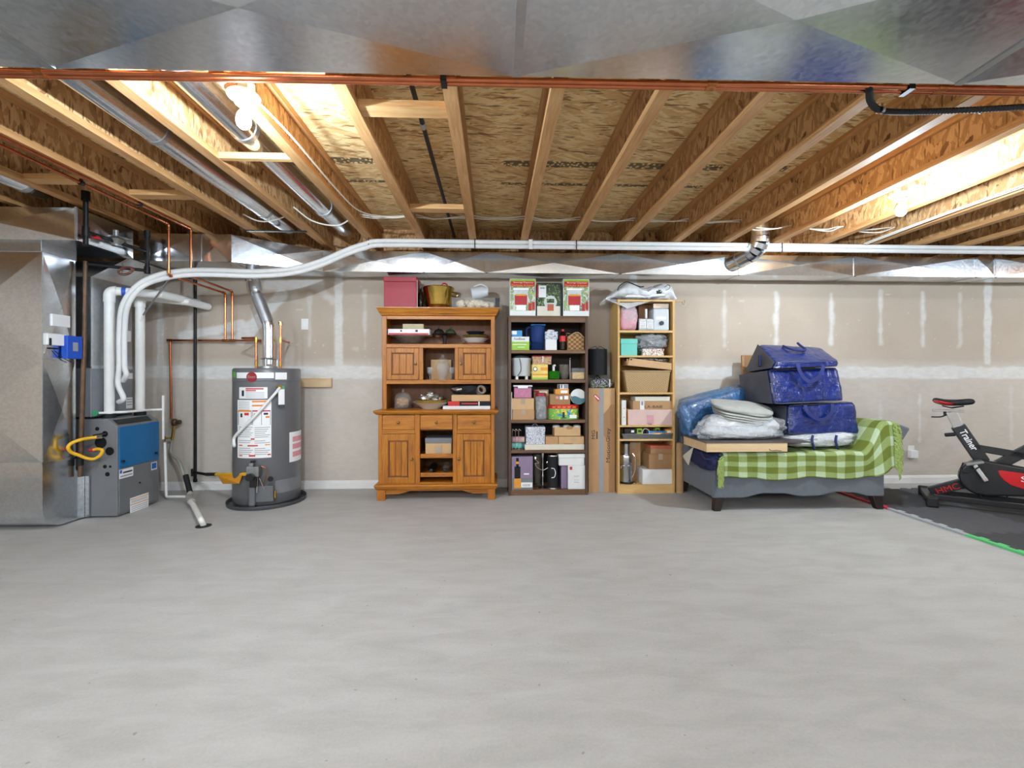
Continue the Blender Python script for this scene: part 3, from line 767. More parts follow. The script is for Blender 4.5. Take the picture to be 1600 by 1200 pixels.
p406 = wallp(403, 532); p406.z = ZM
MB().tube(fillet([wallp(268, 655), Vector((l_.x, l_.y, ZM)), p406, Vector((p406.x - .0, 4.45, ZM)), Vector((ht1.x, ht1.y, ZM - .005)), ht1], .022), .0105, 12).build('pipe', 'copper', man, smooth=True, ang=60)
e2 = Vector((ht2.x, ht2.y, ZM - .02))
MB().tube(fillet([Vector((r_.x, 4.74, ZM - .02)), Vector((r_.x, 4.7, ZM - .02)), e2 + Vector((0, 0, .0))], .02), .0105, 12).build('branch', 'copper', man, smooth=True, ang=60)
MB().tube([ht2, (ht2.x, ht2.y, ZV(437, 505, ht2.y))], .0105, 12).build('stub', 'copper', man, smooth=True, ang=60)
MB().tube([(ht2.x, ht2.y, ZV(437, 508, ht2.y)), (ht2.x, ht2.y, ZV(437, 503, ht2.y))], .019, 12).build('cap_fitting', 'brass', man, smooth=True)
for p in (d1, d2, p406, l_):
    MB().tube([(p.x - .03, p.y, ZM), (p.x + .03, p.y, ZM)], .0135, 12).build('fitting', 'copper_joint', man, smooth=True, ang=60)
for p in (top1, ht1 + Vector((0, 0, .05)), ht2 + Vector((0, 0, .05)), e2):
    MB().tube([(p.x, p.y, p.z - .025), (p.x, p.y, p.z + .02)], .014, 12).build('fitting', 'brass', man, smooth=True, ang=60)
q = wallp(273, 660)
m = MB(); m.blob(q, (.06, .06, .075), 2.4, 14, 10); m.tube([q, q + Vector((.06, -.01, .005))], .022, 12); m.build('pressure_valve', 'rusty_iron', man, smooth=True)
q2 = wallp(266, 684)
m = MB(); m.tube([q, q2 + Vector((.02, 0, -.02))], .014, 10); m.tube([q2 + Vector((.02, 0, 0)), q2 + Vector((-.03, -.03, 0))], .008, 8); m.tube([q2 + Vector((-.03, -.03, -.03)), q2 + Vector((-.03, -.03, .02))], .007, 8); m.build('drain_valve', 'brass', man, smooth=True)
# black gas line at the heater
gy = 4.70
g0 = pY(305, 436, gy)
run('gas_pipe', 'black iron gas pipe coming down the wall to the water heater valve', 'pipe',
    [g0 + Vector((-.22, -.1, .02)), g0 + Vector((0, 0, .02)), pY(305, 753, gy)], .0145, 'black_iron', 12, .03, None, (1, 2))
ty = pY(302, 738, gy)
t = thing('gas_connector', 'yellow coated gas connector with paper tag at the heater', 'pipe')
MB().tube([ty, ty + Vector((.19, -.1, 0))], .013, 10).build('nipple', 'black_iron', t, smooth=True)
MB().tube([ty + Vector((-.0, 0, .035)), ty + Vector((0, 0, -.035))], .02, 12).build('tee', 'black_iron', t, smooth=True)
e_ = ty + Vector((.19, -.1, 0)); va = pY(391, 741, 4.01)
m = MB(); m.tube([e_, e_ + (va - e_) * .25], .017, 10); m.build('union_nut', 'black_iron', t, smooth=True)
MB().tube(spline([e_ + (va - e_) * .2, e_ + (va - e_) * .6 + Vector((0, 0, .0)), va]), .015, 10).build('yellow_hose', 'gas_yellow', t, smooth=True)
c0 = e_ + (va - e_) * .32; c1_ = e_ + (va - e_) * .86
m = MB(); m.prism([c0 + Vector((.0, -.02, -.01)), c1_ + Vector((0, -.02, -.005)), c1_ + Vector((-.02, -.03, -.075)), c0 + Vector((.05, -.03, -.085))], (0, .003, 0)); m.build('warning_tag', 'tag_yellow', t)
# grey discharge hose to the floor drain, white drain
t = thing('drain_line', 'grey hose and white plastic drain line reaching the floor outlet', 'pipe')
h0 = q2 + Vector((.02, 0, -.03)); f0 = pZ(294, 765, .06)
j0 = pY(290, 752, 4.58)
MB().tube(spline([h0, h0 + Vector((.0, -.02, -.12)), pY(280, 722, 4.66), j0]), .014, 10).build('hose', 'hose_grey', t, smooth=True)
MB().tube([j0 + Vector((0, 0, .06)), pY(297, 770, 4.52)], .024, 12).build('rubber_sleeve', 'black_rubber', t, smooth=True)
dr = pZ(318, 822, .0)
k0 = pZ(295, 776, .06)
MB().tube(fillet([pY(297, 770, 4.52), k0, pZ(314, 812, .06), Vector((dr.x, dr.y, .004))], .03), .02, 12).build('white_pipe', 'pvc', t, smooth=True)
MB().tube([k0 + (pZ(314, 812, .06) - k0) * .02, k0 + (pZ(314, 812, .06) - k0) * .25], .029, 14).build('coupling', 'hose_grey', t, smooth=True)
MB().lathe([(.055, .0), (.055, .004), (.02, .008)], (dr.x, dr.y, 0), 20).build('floor_flange', 'black_iron', t, smooth=True)
b0 = pX(250, 776, -3.085); b0.z = .035
MB().tube(fillet([(-3.085, 4.40, .55), (-3.085, 4.42, .035), k0 + Vector((-.02, 0, -.0))], .02), .012, 10).build('condensate_pipe', 'pvc', t, smooth=True)

# white insulated line set: two tubes along the wall duct, then down beside the furnace
def lset(dz, dx, lb):
    P = [Vector((7.2, 4.3, 2.437))] + [pY(u, v, 4.3) for u, v in ((1600, 383), (1400, 381.5), (1240, 380), (1000, 378.5), (830, 377), (740, 376), (600, 376))]
    for p in P: p.z = min(p.z, 2.437)
    P += [pY(570, 381, 4.28), pY(540, 391, 4.24), pY(500, 408, 4.18), pY(455, 420, 4.12), pY(400, 424, 4.08), pY(330, 422, 4.02), pY(285, 423, 3.98), pY(246, 430, 3.95)]
    P = [p + Vector((0, 0, -dz)) for p in P]
    P += [pY(218, 446, 3.92) + Vector((dx * .5, 0, -dz * .6)), pY(198, 476, 3.92) + Vector((dx * .9, .0, -dz * .3)), pY(190, 520, 3.95) + Vector((dx, .02, 0)), pY(190, 570, 3.97) + Vector((dx, .02, 0))]
    if dz == 0: P += [pY(188, 600, 3.98) + Vector((dx, .02, 0)), pY(193, 622, 3.99), pY(186, 628, 4.02)]
    else: P += [pY(193, 585, 3.97) + Vector((dx * .8, .02, 0)), pY(186, 595, 4.0) + Vector((dx * .2, .04, 0))]
    o = MB().tube(spline(P, 6), .0205, 12).build('insulated_line', 'lineset', None, smooth=True, ang=60)
    tag(o, lb, 'pipe', 'pair of white insulated refrigerant lines')
lset(0.0, -.035, 'upper white insulated line of the pair strapped under the joists')
lset(0.041, .008, 'lower white insulated line of the pair strapped under the joists')
for u in (577, 742, 829, 900, 1220):
    x = XU(u, 4.3)
    o = MB().box(x - (.018 if u == 829 else .004), x + (.018 if u == 829 else .004), 4.274, 4.277, 2.368, 2.459).build('line_strap', 'pvc' if u == 829 else 'black_plastic')
    tag(o, {577: 'thin black tie on the white lines at their bend', 742: 'thin black tie on the white lines right of the red box', 829: 'white clip around the white lines over the boxed beverage jars', 900: 'thin black tie on the white lines above the tall carton', 1220: 'thin black tie on the white lines right of the elbow duct'}[u], 'strap')
# cables through the joist webs
def cables(pts_l, r, lb, nm='cable'):
    for i, P in enumerate(pts_l):
        o = MB().tube(spline(P, 6), r, 6).build(nm, 'cable', None, smooth=True)
        tag(o, lb[i], 'cable', 'white electrical cables in the joists')
def sag(k0, k1, y, z, s, ph):
    P = []
    for k in range(k0, k1):
        P += [Vector((jx(k), y, z)), Vector((jx(k) + .15, y + .01, z - s * (.7 + .3 * sin(k * 2.1 + ph)))), Vector((jx(k) + .34, y - .01, z - s * (.8 + .3 * sin(k * 1.3 + ph))))]
    return P + [Vector((jx(k1), y, z))]
cables([sag(-3, 4, 4.02, 2.585, .03, 0), sag(-3, 4, 4.05, 2.575, .012, 1.4), sag(4, 7, 4.1, 2.56, .03, 2), sag(4, 7, 4.06, 2.55, .05, .5)], .005,
       ['lower white cable threaded through the middle joists', 'upper white cable threaded through the middle joists', 'upper white cable threaded through the joists right of the elbow duct', 'sagging white cable through the joists right of the elbow duct'])
cables([[(3.60, 2.0, 2.475), (3.61, 2.8, 2.475), (3.60, 3.6, 2.472), (3.57, 4.25, 2.45)], [(3.635, 2.0, 2.47), (3.64, 2.9, 2.472), (3.62, 3.6, 2.468), (3.59, 4.25, 2.445)],
        [(-1.135, 2.12, 2.48), (-1.10, 2.5, 2.475), (-1.10, 3.2, 2.48), (-1.08, 3.7, 2.50), (-.95, 4.0, 2.56), (-.69, 4.02, 2.58)],
        [(-1.62, 3.75, 2.54), (-1.5, 3.85, 2.46), (-1.32, 3.9, 2.445), (-1.17, 3.85, 2.50)],
        [(-2.10, 3.9, 2.53), (-2.0, 3.95, 2.49), (-1.85, 3.9, 2.48), (-1.66, 3.8, 2.50)]], .006,
       ['upper white cable following the joist past the right bulb', 'lower white cable following the joist past the right bulb', 'white cable stapled along the joist from the left bulb', 'loose white cable drooping below the round duct', 'thin white cable between joists above the vent pipe'])
blk = run('vent_line', 'thin black plastic pipe running through the joist bay with two blocks', 'pipe', [(-.408, 1.7, 2.62), (-.408, 4.75, 2.62)], .0135, 'conduit_black', 12, .02, None, None)
o = MB().tube([(-.408, 2.62, 2.62), (-.408, 2.67, 2.62)], .018, 12).build('coupling', 'hose_grey', blk, smooth=True)
# corrugated black conduit under the joists, top right
P = spline([pY(1358, 140, 1.93), pY(1360, 158, 2.02), pY(1372, 171, 2.09), pY(1400, 175, 2.10), pY(1460, 174, 2.08), pY(1540, 170.5, 2.06), pY(1620, 166, 2.04), pY(1720, 162, 2.03)], 30)
rr = [.0145 if i % 2 else .0125 for i in range(len(P))]
t = thing('corrugated_conduit', 'black corrugated conduit looping under the joists at the top right', 'conduit')
MB().tube(P, rr, 10).build('conduit', 'conduit_black', t)
for u in (1378, 1532):
    c = pY(u, 172, 2.08)
    MB().tube([c + Vector((-.006, 0, 0)), c + Vector((.006, 0, 0))], .0165, 12).box(c.x - .006, c.x + .006, c.y - .002, c.y + .03, c.z, ZJ + .002).build('strap', 'steel', t)
# ------------------------------------------------------------------ furnace, coil, plenum
FX, FY0, FY1 = -3.113, 3.895, 4.36
def decX(name, mat, parent, u0, v0, u1, v1, X, k=1):
    uc, vc = (u0 + u1) / 2, (v0 + v1) / 2
    ya, yb = pX(u0, vc, X).y, pX(u1, vc, X).y; za, zb = pX(uc, v1, X).z, pX(uc, v0, X).z
    return bx(name, mat, parent, X + .0004 * (k - 1) + .0001, X + .0004 * k, ya, yb, za, zb)
def discY(u, v, r, Y, mat, name, parent, h=.002):
    c = pY(u, v, Y); return MB().cyl((c.x, Y - h, c.z), (c.x, Y + .001, c.z), r, 20).build(name, mat, parent)
fur = thing('furnace', 'grey gas furnace with blue upper door left of the water heater', 'furnace')
prof = [(FX, .012), (FX, .752), (-3.185, .815), (-3.86, .815), (-3.86, .012)]
MB().prism([(x, FY0, z) for x, z in prof], (0, FY1 - FY0, 0)).build('cabinet', 'furnace_grey', fur, bevel=.004)
bx('blue_door', 'furnace_blue', fur, FX - .002, FX + .010, FY0 + .012, FY1 - .006, .405, .748, bevel=.003)
bx('lower_door', 'furnace_grey', fur, FX - .002, FX + .007, FY0 + .012, FY1 - .006, .03, .402, bevel=.003)
dch = (Vector((-3.185, 0, .815)) - Vector((FX, 0, .752))); nch = Vector((.063, 0, .072)).normalized()
q0 = Vector((FX, FY0 + .03, .752)) + dch * .22 + nch * .001; q1 = Vector((FX, FY1 - .06, .752)) + dch * .22 + nch * .001
MB().prism([q0, q1, q1 + dch * .6, q0 + dch * .6], nch * .003).build('vent_window', 'black_plastic', fur)
for u, v in ((191, 721), (243, 708)):
    c = pX(u, v, FX + .010); MB().cyl((FX + .009, c.y, c.z), (FX + .026, c.y, c.z), .011, 14).build('door_knob', 'black_plastic', fur)
c = pX(218, 754, FX + .007); MB().cyl((FX + .006, c.y, c.z), (FX + .015, c.y, c.z), .007, 12).build('door_screw', 'black_plastic', fur)
lb = decX('brand_sticker', 'label_white', fur, 186, 732, 208, 746, FX + .0075, 2)
p = lambda u, v: pX(u, v, FX + .0088)
decX('name_print', 'ink', lb, 192, 735.5, 206.5, 738, FX + .0075, 4)
decX('phone_print', 'ink_grey', lb, 188, 741.5, 206.5, 743.5, FX + .0075, 4)
decX('mark', 'ink_blue', lb, 187, 735, 190.5, 740, FX + .0075, 4)
lb = decX('energy_sticker', 'label_white', fur, 236, 722, 245, 734, FX + .0075, 2); decX('blue_square', 'ink_blue', lb, 237, 723.2, 244.2, 732, FX + .0075, 3)
lb = decX('notice_sticker', 'label_white', fur, 203, 774, 232, 800, FX + .0075, 2)
for v in (776, 784): decX('orange_line', 'ink_orange', lb, 203.5, v, 231.5, v + 1.1, FX + .0075, 3)
for v in (779, 781, 788, 791, 794, 797): decX('print_line', 'ink_grey', lb, 205, v, 230, v + .7, FX + .0075, 3)
decX('name_plate', 'ink_blue', fur, 232, 659.5, 245, 662, FX + .0102, 2)
for u, v, r in ((152, 670, .016), (164, 678, .024), (157.5, 691.5, .047), (171.5, 705, .034), (164, 729, .015), (172.3, 729, .010), (168, 741, .018)):
    discY(u, v, r, FY0, 'hole_black', 'knockout', fur)
c = pY(164, 678, FY0); MB().tube([c + Vector((-.05, -.055, -.012)), c + Vector((.0, -.01, 0)), c + Vector((.01, .0, 0))], .012, 12).build('gas_inlet', 'black_iron', fur, smooth=True)
hose = thing('gas_hose', 'yellow flexible gas hose looping at the furnace side', 'hose')
hp = [pY(151, 683, 3.83), pY(140, 684.5, 3.80), pY(126, 687, 3.74), pY(111, 693, 3.70), pY(106.5, 700, 3.69), pY(112, 707, 3.72), pY(123, 711, 3.755), pY(134, 715.5, 3.79), pY(146, 717, 3.80), pY(156, 712, 3.81), pY(160, 704, 3.81), pY(153, 701.5, 3.82), pY(146, 703, 3.83)]
for p_ in hp[2:8]: p_.x = max(p_.x, -3.345)
MB().tube(spline(hp, 6), .0125, 10).build('yellow_tube', 'gas_yellow', hose, smooth=True)
MB().tube([hp[0] + Vector((.03, .02, .002)), hp[0] - Vector((.01, 0, 0))], .016, 6).build('end_nut', 'steel', hose)
MB().tube([hp[-1] - Vector((.03, 0, .003)), hp[-1] + Vector((.03, 0, .004))], .014, 8).build('valve_body', 'red_knob', hose, smooth=True)
coil = thing('coil_cabinet', 'plain grey evaporator coil cabinet standing on the furnace', 'coil cabinet')
bx('cabinet', 'coil_grey', coil, -3.86, -3.35, 3.925, 4.36, .83, 1.24, bevel=.004)
bx('base_strip', 'black_plastic', coil, -3.86, -3.352, 3.92, 4.36, .816, .832)
for u0, v0, u1, v1 in ((198, 583, 207, 592), (197, 621, 207, 638)): decX('data_label', 'label_white', coil, u0, v0, u1, v1, -3.35, 2)
for v in (592.5, 624, 628, 632): decX('print_line', 'ink_grey', coil, 198, v - .6, 206, v + .6, -3.35, 3)
decX('service_port', 'label_white', coil, 174, 591, 182, 598, -3.35, 3)
ple = thing('plenum', 'galvanised supply plenum rising from the coil cabinet to the duct', 'duct')
m = MB(); a, b, yy0, yy1, z0, z1 = -3.86, -3.352, 3.93, 4.36, 1.245, 2.0
panel(m, (b, yy0, z0), (b, yy1, z0), (b, yy1, z1), (b, yy0, z1), .008); panel(m, (a, yy0, z0), (b, yy0, z0), (b, yy0, z1), (a, yy0, z1), .008)
panel(m, (b, yy1, z0), (a, yy1, z0), (a, yy1, z1), (b, yy1, z1), .008); m.add([(a, yy0, z0), (a, yy1, z0), (a, yy1, z1), (a, yy0, z1)], [(0, 3, 2, 1)]); m.build('plenum_box', 'galvanised_dull', ple)
m = MB(); m.add([(a, yy0, 2.0), (b, yy0, 2.0), (b, yy1, 2.0), (a, yy1, 2.0), (a, 4.06, 2.19), (-3.15, 4.06, 2.19), (-3.15, 4.75, 2.19), (a, 4.75, 2.19)],
                [(0, 1, 5, 4), (1, 2, 6, 5), (2, 3, 7, 6), (3, 0, 4, 7), (4, 5, 6, 7), (3, 2, 1, 0)]); m.build('hood', 'galvanised', ple)
bx('foil_tape', 'tape_foil', ple, -3.356, -3.349, 3.926, 3.945, 1.25, 2.0)
bx('foil_tape', 'tape_foil', ple, -3.356, -3.348, 3.93, 4.36, 1.235, 1.262)
bx('inspection_label', 'label_white', ple, -3.343, -3.341, pX(199, 530, -3.345).y, pX(204, 530, -3.345).y, pX(201, 534, -3.345).z, pX(201, 517, -3.345).z)
# vent pipes
def vent(name, lb, x, y, ztop, tail, stripe=False):
    t = thing(name, lb, 'pipe', 'white plastic furnace vent pipes')
    MB().tube([(x, y, .845), (x, y, ztop - .09)], .0365, 20).build('riser', 'pvc', t, smooth=True)
    E = fillet([(x, y, ztop - .10), (x, y, ztop), tail[0]], .075, 8)
    cut = [p for p in E]
    MB().tube(cut[:10], .042, 20).build('elbow', 'pvc', t, smooth=True)
    MB().tube([cut[9]] + [Vector(p) for p in tail], .0365, 20).build('branch', 'pvc', t, smooth=True)
    MB().tube([(x, y, .816), (x, y, .85)], .046, 20).build('rubber_boot', 'black_rubber', t, smooth=True)
    if stripe:
        a_ = cut[9] + (Vector(tail[0]) - cut[9]) * .12
        MB().tube([a_, a_ + (Vector(tail[0]) - cut[9]).normalized() * .03], .0375, 20).build('blue_band', 'tape_blue', t, smooth=True)
    return t
vx, vy = -3.295, 4.04
c = pX(167, 452, vx)
vent('vent_pipe', 'white plastic vent pipe nearest the gas pipe, with blue band at its elbow', vx, vy, ZV(167, 454, vy), [(-2.99, 4.20, ZV(167, 454, vy)), (-2.97, 4.7, ZV(167, 454, vy))], True)
vx2, vy2 = -3.235, 4.30
zt2 = ZV(216, 463, vy2)
vent('vent_pipe', 'white plastic vent pipe nearest the wall, turning right at its top', vx2, vy2, zt2, [(-2.95, 4.50, zt2 - .015), (-2.92, 4.78, zt2 - .02)])
cd = thing('condensate_line', 'thin white plastic condensate pipe with open riser on the furnace top', 'pipe')
z_ = .86
MB().tube(fillet([(-3.33, 3.97, z_), (-3.20, 4.10, z_), (-3.17, 4.34, z_), (-3.10, 4.40, z_), (-3.10, 4.40, z_ - .28)], .015), .011, 10).build('pipe', 'pvc', cd, smooth=True)
MB().tube([(-3.10, 4.40, z_ - .01), (-3.10, 4.40, z_ + .13)], .012, 10).build('riser', 'pvc', cd, smooth=True)
MB().tube([(-3.335, 3.955, z_), (-3.335, 3.94, z_)], .024, 16).build('green_cap', 'green_cap', cd, smooth=True)
# gas line at the furnace: riser, regulator loop, long brown drop
g = thing('gas_riser', 'black and brown iron gas pipe with regulator coming down at the furnace', 'pipe')
A = pX(134, 330, -3.0); ya = A.y; zt_ = 2.235
MB().tube([(-3.0, ya, 2.53), (-3.0, ya, 2.14)], .0165, 12).build('riser', 'black_iron', g, smooth=True)
MB().tube([(-3.0, ya, 2.53), (-3.0, ya, 2.46)], .027, 12).build('coupling', 'black_iron', g, smooth=True)
MB().tube([(-3.0, ya, zt_ + .035), (-3.0, ya, zt_ - .035)], .023, 12).build('tee', 'black_iron', g, smooth=True)
yb = pX(230, 393, -3.0).y
MB().tube([(-3.0, ya, zt_), (-3.0, yb, zt_ + .01)], .0145, 12).build('cross_pipe', 'black_iron', g, smooth=True)
rg = Vector((-3.0, ya + (yb - ya) * .45, zt_ + .02))
m = MB(); m.lathe([(.03, -.05), (.032, -.03), (.05, -.012), (.055, .0), (.05, .012), (.03, .022), (.018, .028), (.018, .075), (.0, .078)], rg, 20); m.tube([rg + Vector((0, 0, .03)), rg + Vector((.02, .12, .035))], .014, 10); m.build('regulator', 'cast_grey', g, smooth=True)
kb = Vector((-3.0, ya + .09, zt_ - .02)); MB().lathe([(.028, -.008), (.03, 0), (.02, .01), (.012, .02)], kb, 8).build('shutoff_knob', 'red_knob', g)
MB().tube([(-3.0, yb, 2.42), (-3.0, yb, 2.09)], .0165, 12).build('loop_riser', 'black_iron', g, smooth=True)
for z in (2.40, zt_ + .01, 2.09): MB().tube([(-3.0, yb, z - .03), (-3.0, yb, z + .03)], .023, 12).build('fitting', 'black_iron', g, smooth=True)
dp = Vector((-3.315, 3.835, 2.085))
MB().tube([(-3.0, yb, 2.085), dp], .0135, 12).build('return_pipe', 'black_iron', g, smooth=True)
MB().tube([dp + Vector((0, 0, .02)), dp + Vector((-.004, -.005, -.60))], .0145, 12).build('drop_pipe', 'rusty_iron', g, smooth=True)
MB().tube([dp + Vector((-.004, -.005, -.58)), (-3.335, 3.81, .36)], .0165, 12).build('lower_pipe', 'rusty_iron', g, smooth=True)
MB().tube([(-3.334, 3.81, .52), (-3.335, 3.81, .45)], .022, 12).build('fitting', 'black_iron', g, smooth=True)
w_ = thing('wire_coil', 'bundle of thin brown thermostat wire hanging above the vent pipes', 'wire')
c = pY(197, 423, 3.86)
for k in range(9):
    a0 = random.uniform(.75, 1.1)
    MB().tube([c + Vector((cos(q / 14 * 2 * pi) * .062 * a0 + .006 * sin(k * 2.3), .014 * sin(k * 1.7 + q / 14 * 2 * pi), sin(q / 14 * 2 * pi) * .034 * a0 + .004 * cos(k * 1.9) + cos(q / 14 * 2 * pi) * .012)) for q in range(15)], .0022, 5).build('loop', 'wire_brown', w_)
MB().tube(spline([c + Vector((-.01, 0, .02)), c + Vector((-.03, .0, .06)), c + Vector((.02, .01, .10))]), .002, 5).build('lead', 'wire_brown', w_)
o = MB().tube([pY(272, 425, 3.97), pY(224, 492, 4.15)], .008, 6).build('support_strut', 'galvanised_dull', None, smooth=True); tag(o, 'thin metal strut slanting behind the copper elbow', 'strut')

# ------------------------------------------------------------------ water heater
HX, HY, HR, HZ = -2.126, 4.37, .285, 1.243
wh = thing('water_heater', 'grey tank water heater with red round badge and paper labels', 'water heater')
MB().lathe([(HR - .012, .03), (HR, .045), (HR, HZ - .12), (HR + .003, HZ - .117), (HR + .003, HZ - .113), (HR, HZ - .11), (HR, HZ - .012), (HR - .01, HZ), (0.0, HZ + .002)], (HX, HY, 0), 64).build('tank', 'heater_grey', wh, smooth=True)
MB().lathe([(HR + .03, .0), (HR + .048, .002), (HR + .052, .03), (HR + .05, .034), (HR + .044, .03), (HR + .03, .008), (.0, .008)], (HX, HY, 0), 56).build('drip_pan', 'heater_dark', wh, smooth=True)
MB().lathe([(HR - .02, .008), (HR - .02, .04)], (HX, HY, 0), 48).build('base_ring', 'heater_dark', wh, smooth=True)
def hit(u, v, R=HR):
    r = ray(u, v); ox, oy = -HX, -HY
    a = r.x ** 2 + r.y ** 2; b = 2 * (ox * r.x + oy * r.y); c_ = ox * ox + oy * oy - R * R
    D = max(b * b - 4 * a * c_, 0); s = (-b - math.sqrt(D)) / (2 * a)
    P = Vector((0, 0, CAMZ)) + r * s
    return math.atan2(P.y - HY, P.x - HX), P.z
def patch(name, mat, parent, u0, v0, u1, v1, k=1, off=.0008):
    vc, uc = (v0 + v1) / 2, (u0 + u1) / 2
    a0, a1 = hit(u0, vc)[0], hit(u1, vc)[0]; z1, z0 = hit(uc, v0)[1], hit(uc, v1)[1]
    R0, R1 = HR + off * (k - 1), HR + off * k
    n = max(2, int(abs(a1 - a0) / .12) + 1); m = MB(); vs = []
    for R in (R0, R1):
        for z in (z0, z1):
            for i in range(n + 1):
                a = a0 + (a1 - a0) * i / n; vs.append((HX + R * cos(a), HY + R * sin(a), z))
    N = n + 1; fs = []
    for i in range(n):
        fs += [(2 * N + i, 2 * N + i + 1, 3 * N + i + 1, 3 * N + i), (N + i, N + i + 1, 3 * N + i + 1, 3 * N + i), (i, i + 1, 2 * N + i + 1, 2 * N + i)]
    fs += [(0, N, 3 * N, 2 * N), (n, N + n, 3 * N + n, 2 * N + n)]
    return m.add(vs, fs).build(name, mat, parent)
patch('upper_strip', 'label_white', wh, 370, 582, 428, 591, 2)
patch('rating_label', 'label_white', wh, 430, 582, 448, 593, 2)
patch('green_sticker', 'green_bright', wh, 364.5, 581, 368, 590, 2)
lb = patch('notice_label', 'label_white', wh, 374, 605, 418, 623, 2)
patch('heading', 'ink_red', lb, 384, 606.5, 412, 608.5, 3); patch('heading', 'ink_red', lb, 384, 609.5, 400, 611.2, 3)
for v in (613, 615.5, 618, 620.5): patch('print_line', 'ink_grey', lb, 384, v, 413, v + .7, 3)
patch('print_box', 'ink', lb, 378, 610, 381.5, 619, 3)
lb = patch('instruction_label', 'label_white', wh, 371.5, 625, 424, 716, 2)
for u0, v0, u1, v1, mm in ((394, 626, 422, 628.6, 'ink_orange'), (394, 632.4, 416, 635, 'ink_orange'), (373, 641, 392, 643.6, 'ink_orange'), (395, 641, 409, 643, 'ink_red'), (410, 641, 422, 643, 'ink_red'), (376, 646, 379, 652, 'ink'), (382, 645, 389, 649, 'ink_red'),
                           (397, 646, 403, 648, 'ink'), (412, 645, 419, 648, 'ink'), (415, 650, 421, 653, 'ink_orange'), (392, 685, 398, 687, 'ink_red'), (387, 695.5, 403, 697.5, 'ink_red'), (414, 694, 422, 695.5, 'ink_orange'), (389, 711, 399, 713.4, 'ink_red'), (374, 711, 379, 712.6, 'ink_red'), (374, 695, 379, 696.6, 'ink_red'), (418, 709, 423, 711, 'ink_red')):
    patch('print_mark', mm, lb, u0, v0, u1, v1, 3)
for uu in (372.5, 392.5, 394.7, 408.5, 422):
    patch('frame_line', 'ink', lb, uu, 641, uu + .6, 664, 3)
for v in range(628, 641, 3): patch('print_line', 'ink_grey', lb, 373.5, v, 390, v + .8, 3)
for i, v in enumerate(range(667, 711, 3)):
    if v in (685, 694, 697): continue
    patch('print_line', 'ink_grey', lb, 373.5, v, 395 - (i % 3) * 2, v + 1.0, 3); patch('print_line', 'ink_grey', lb, 398, v + .4, 422 - (i % 4) * 2.5, v + 1.4, 3)
lb = patch('hanging_leaflet', 'label_white', wh, 452, 674, 473, 720, 2)
for v in (681, 692, 704): patch('red_text_block', 'ink_pink', lb, 457, v, 471, v + 8, 3)
patch('clear_pouch', 'clear_plastic', wh, 430, 748, 466, 768, 2)
a, z = hit(393.5, 589); nrm = Vector((cos(a), sin(a), 0)); tg = Vector((-sin(a), cos(a), 0)); zc = z
bp = Vector((HX, HY, zc)) + nrm * (HR + .001)
ax = Matrix((tg, Vector((0, 0, 1)), nrm)).transposed()
bd = MB().lathe([(.043, 0), (.043, .006), (.0, .0065)], bp, 32, ax).build('badge', 'badge_red', wh)
txt('Rheem', bp + nrm * .0075 - tg * -.0 + tg * (-.034) + Vector((0, 0, -.011)), tg * .068, (0, 0, .026), 'ink_grey', bd, shear=.3)
# gas valve and burner door
a, z = hit(400, 738); nrm = Vector((cos(a), sin(a), 0)); tg = Vector((-sin(a), cos(a), 0)); vp = Vector((HX, HY, z)) + nrm * (HR + .045)
def lbx(name, mat, cx, cz, sx, sz, d0, d1, bev=.004):
    P = Vector((HX, HY, z)) + nrm * HR; m = MB(Matrix.Translation(P) @ Matrix((tg, nrm, Vector((0, 0, 1)))).transposed().to_4x4())
    return m.box(cx - sx / 2, cx + sx / 2, d0, d1, cz - sz / 2, cz + sz / 2).build(name, mat, wh, bevel=bev)
lbx('gas_valve', 'cast_grey', 0, .02, .10, .085, -.01, .085); lbx('valve_top', 'cast_grey', -.02, .075, .035, .03, .01, .06)
P = Vector((HX, HY, z)) + nrm * (HR + .02)
m = MB(); m.tube([P + tg * -.02 + Vector((0, 0, .085)), P + tg * -.02 + Vector((0, 0, .105))], .018, 12); m.build('igniter_button', 'black_plastic', wh)
m = MB(); m.tube([P + nrm * .06 + tg * -.012 + Vector((0, 0, -.02)), P + nrm * .10 + tg * -.012 + Vector((0, 0, -.02))], .033, 18); m.build('control_knob', 'black_plastic', wh)
lbx('valve_shroud', 'black_plastic', -.005, -.075, .055, .09, .0, .06)
m = MB(); m.tube([P + tg * .04 + Vector((0, 0, .06)), P + tg * .085 + Vector((0, 0, .04)), P + tg * .09 + Vector((0, 0, -.05)), P + tg * .06 + Vector((0, 0, -.12))], .004, 6); m.build('sensor_wire', 'copper', wh)
m = MB(); m.tube([P + tg * .02 + Vector((0, 0, -.02)), P + tg * .02 + nrm * .02 + Vector((0, 0, -.17))], .0055, 8); m.tube([P + tg * .035 + Vector((0, 0, -.05)), P + tg * .075 + Vector((0, 0, -.15))], .004, 8); m.build('burner_tube', 'steel', wh)
lbx('burner_door', 'heater_grey', .06, -.19, .17, .14, -.02, .018); lbx('burner_shield', 'heater_grey', -.02, -.20, .05, .17, -.02, .045, .01); lbx('shield_foot', 'black_plastic', -.02, -.293, .05, .02, -.0, .04)
lbx('yellow_strip', 'brass', .155, -.20, .014, .07, -.02, .004)
a, z2 = hit(422, 747); c = Vector((HX + HR * cos(a), HY + HR * sin(a), z2)); n2 = Vector((cos(a), sin(a), 0))
MB().tube([c, c + n2 * .035], .018, 14).build('drain_cock', 'brass', wh); MB().tube([c + n2 * .03, c + n2 * .05], .022, 14).build('drain_cap', 'black_plastic', wh)
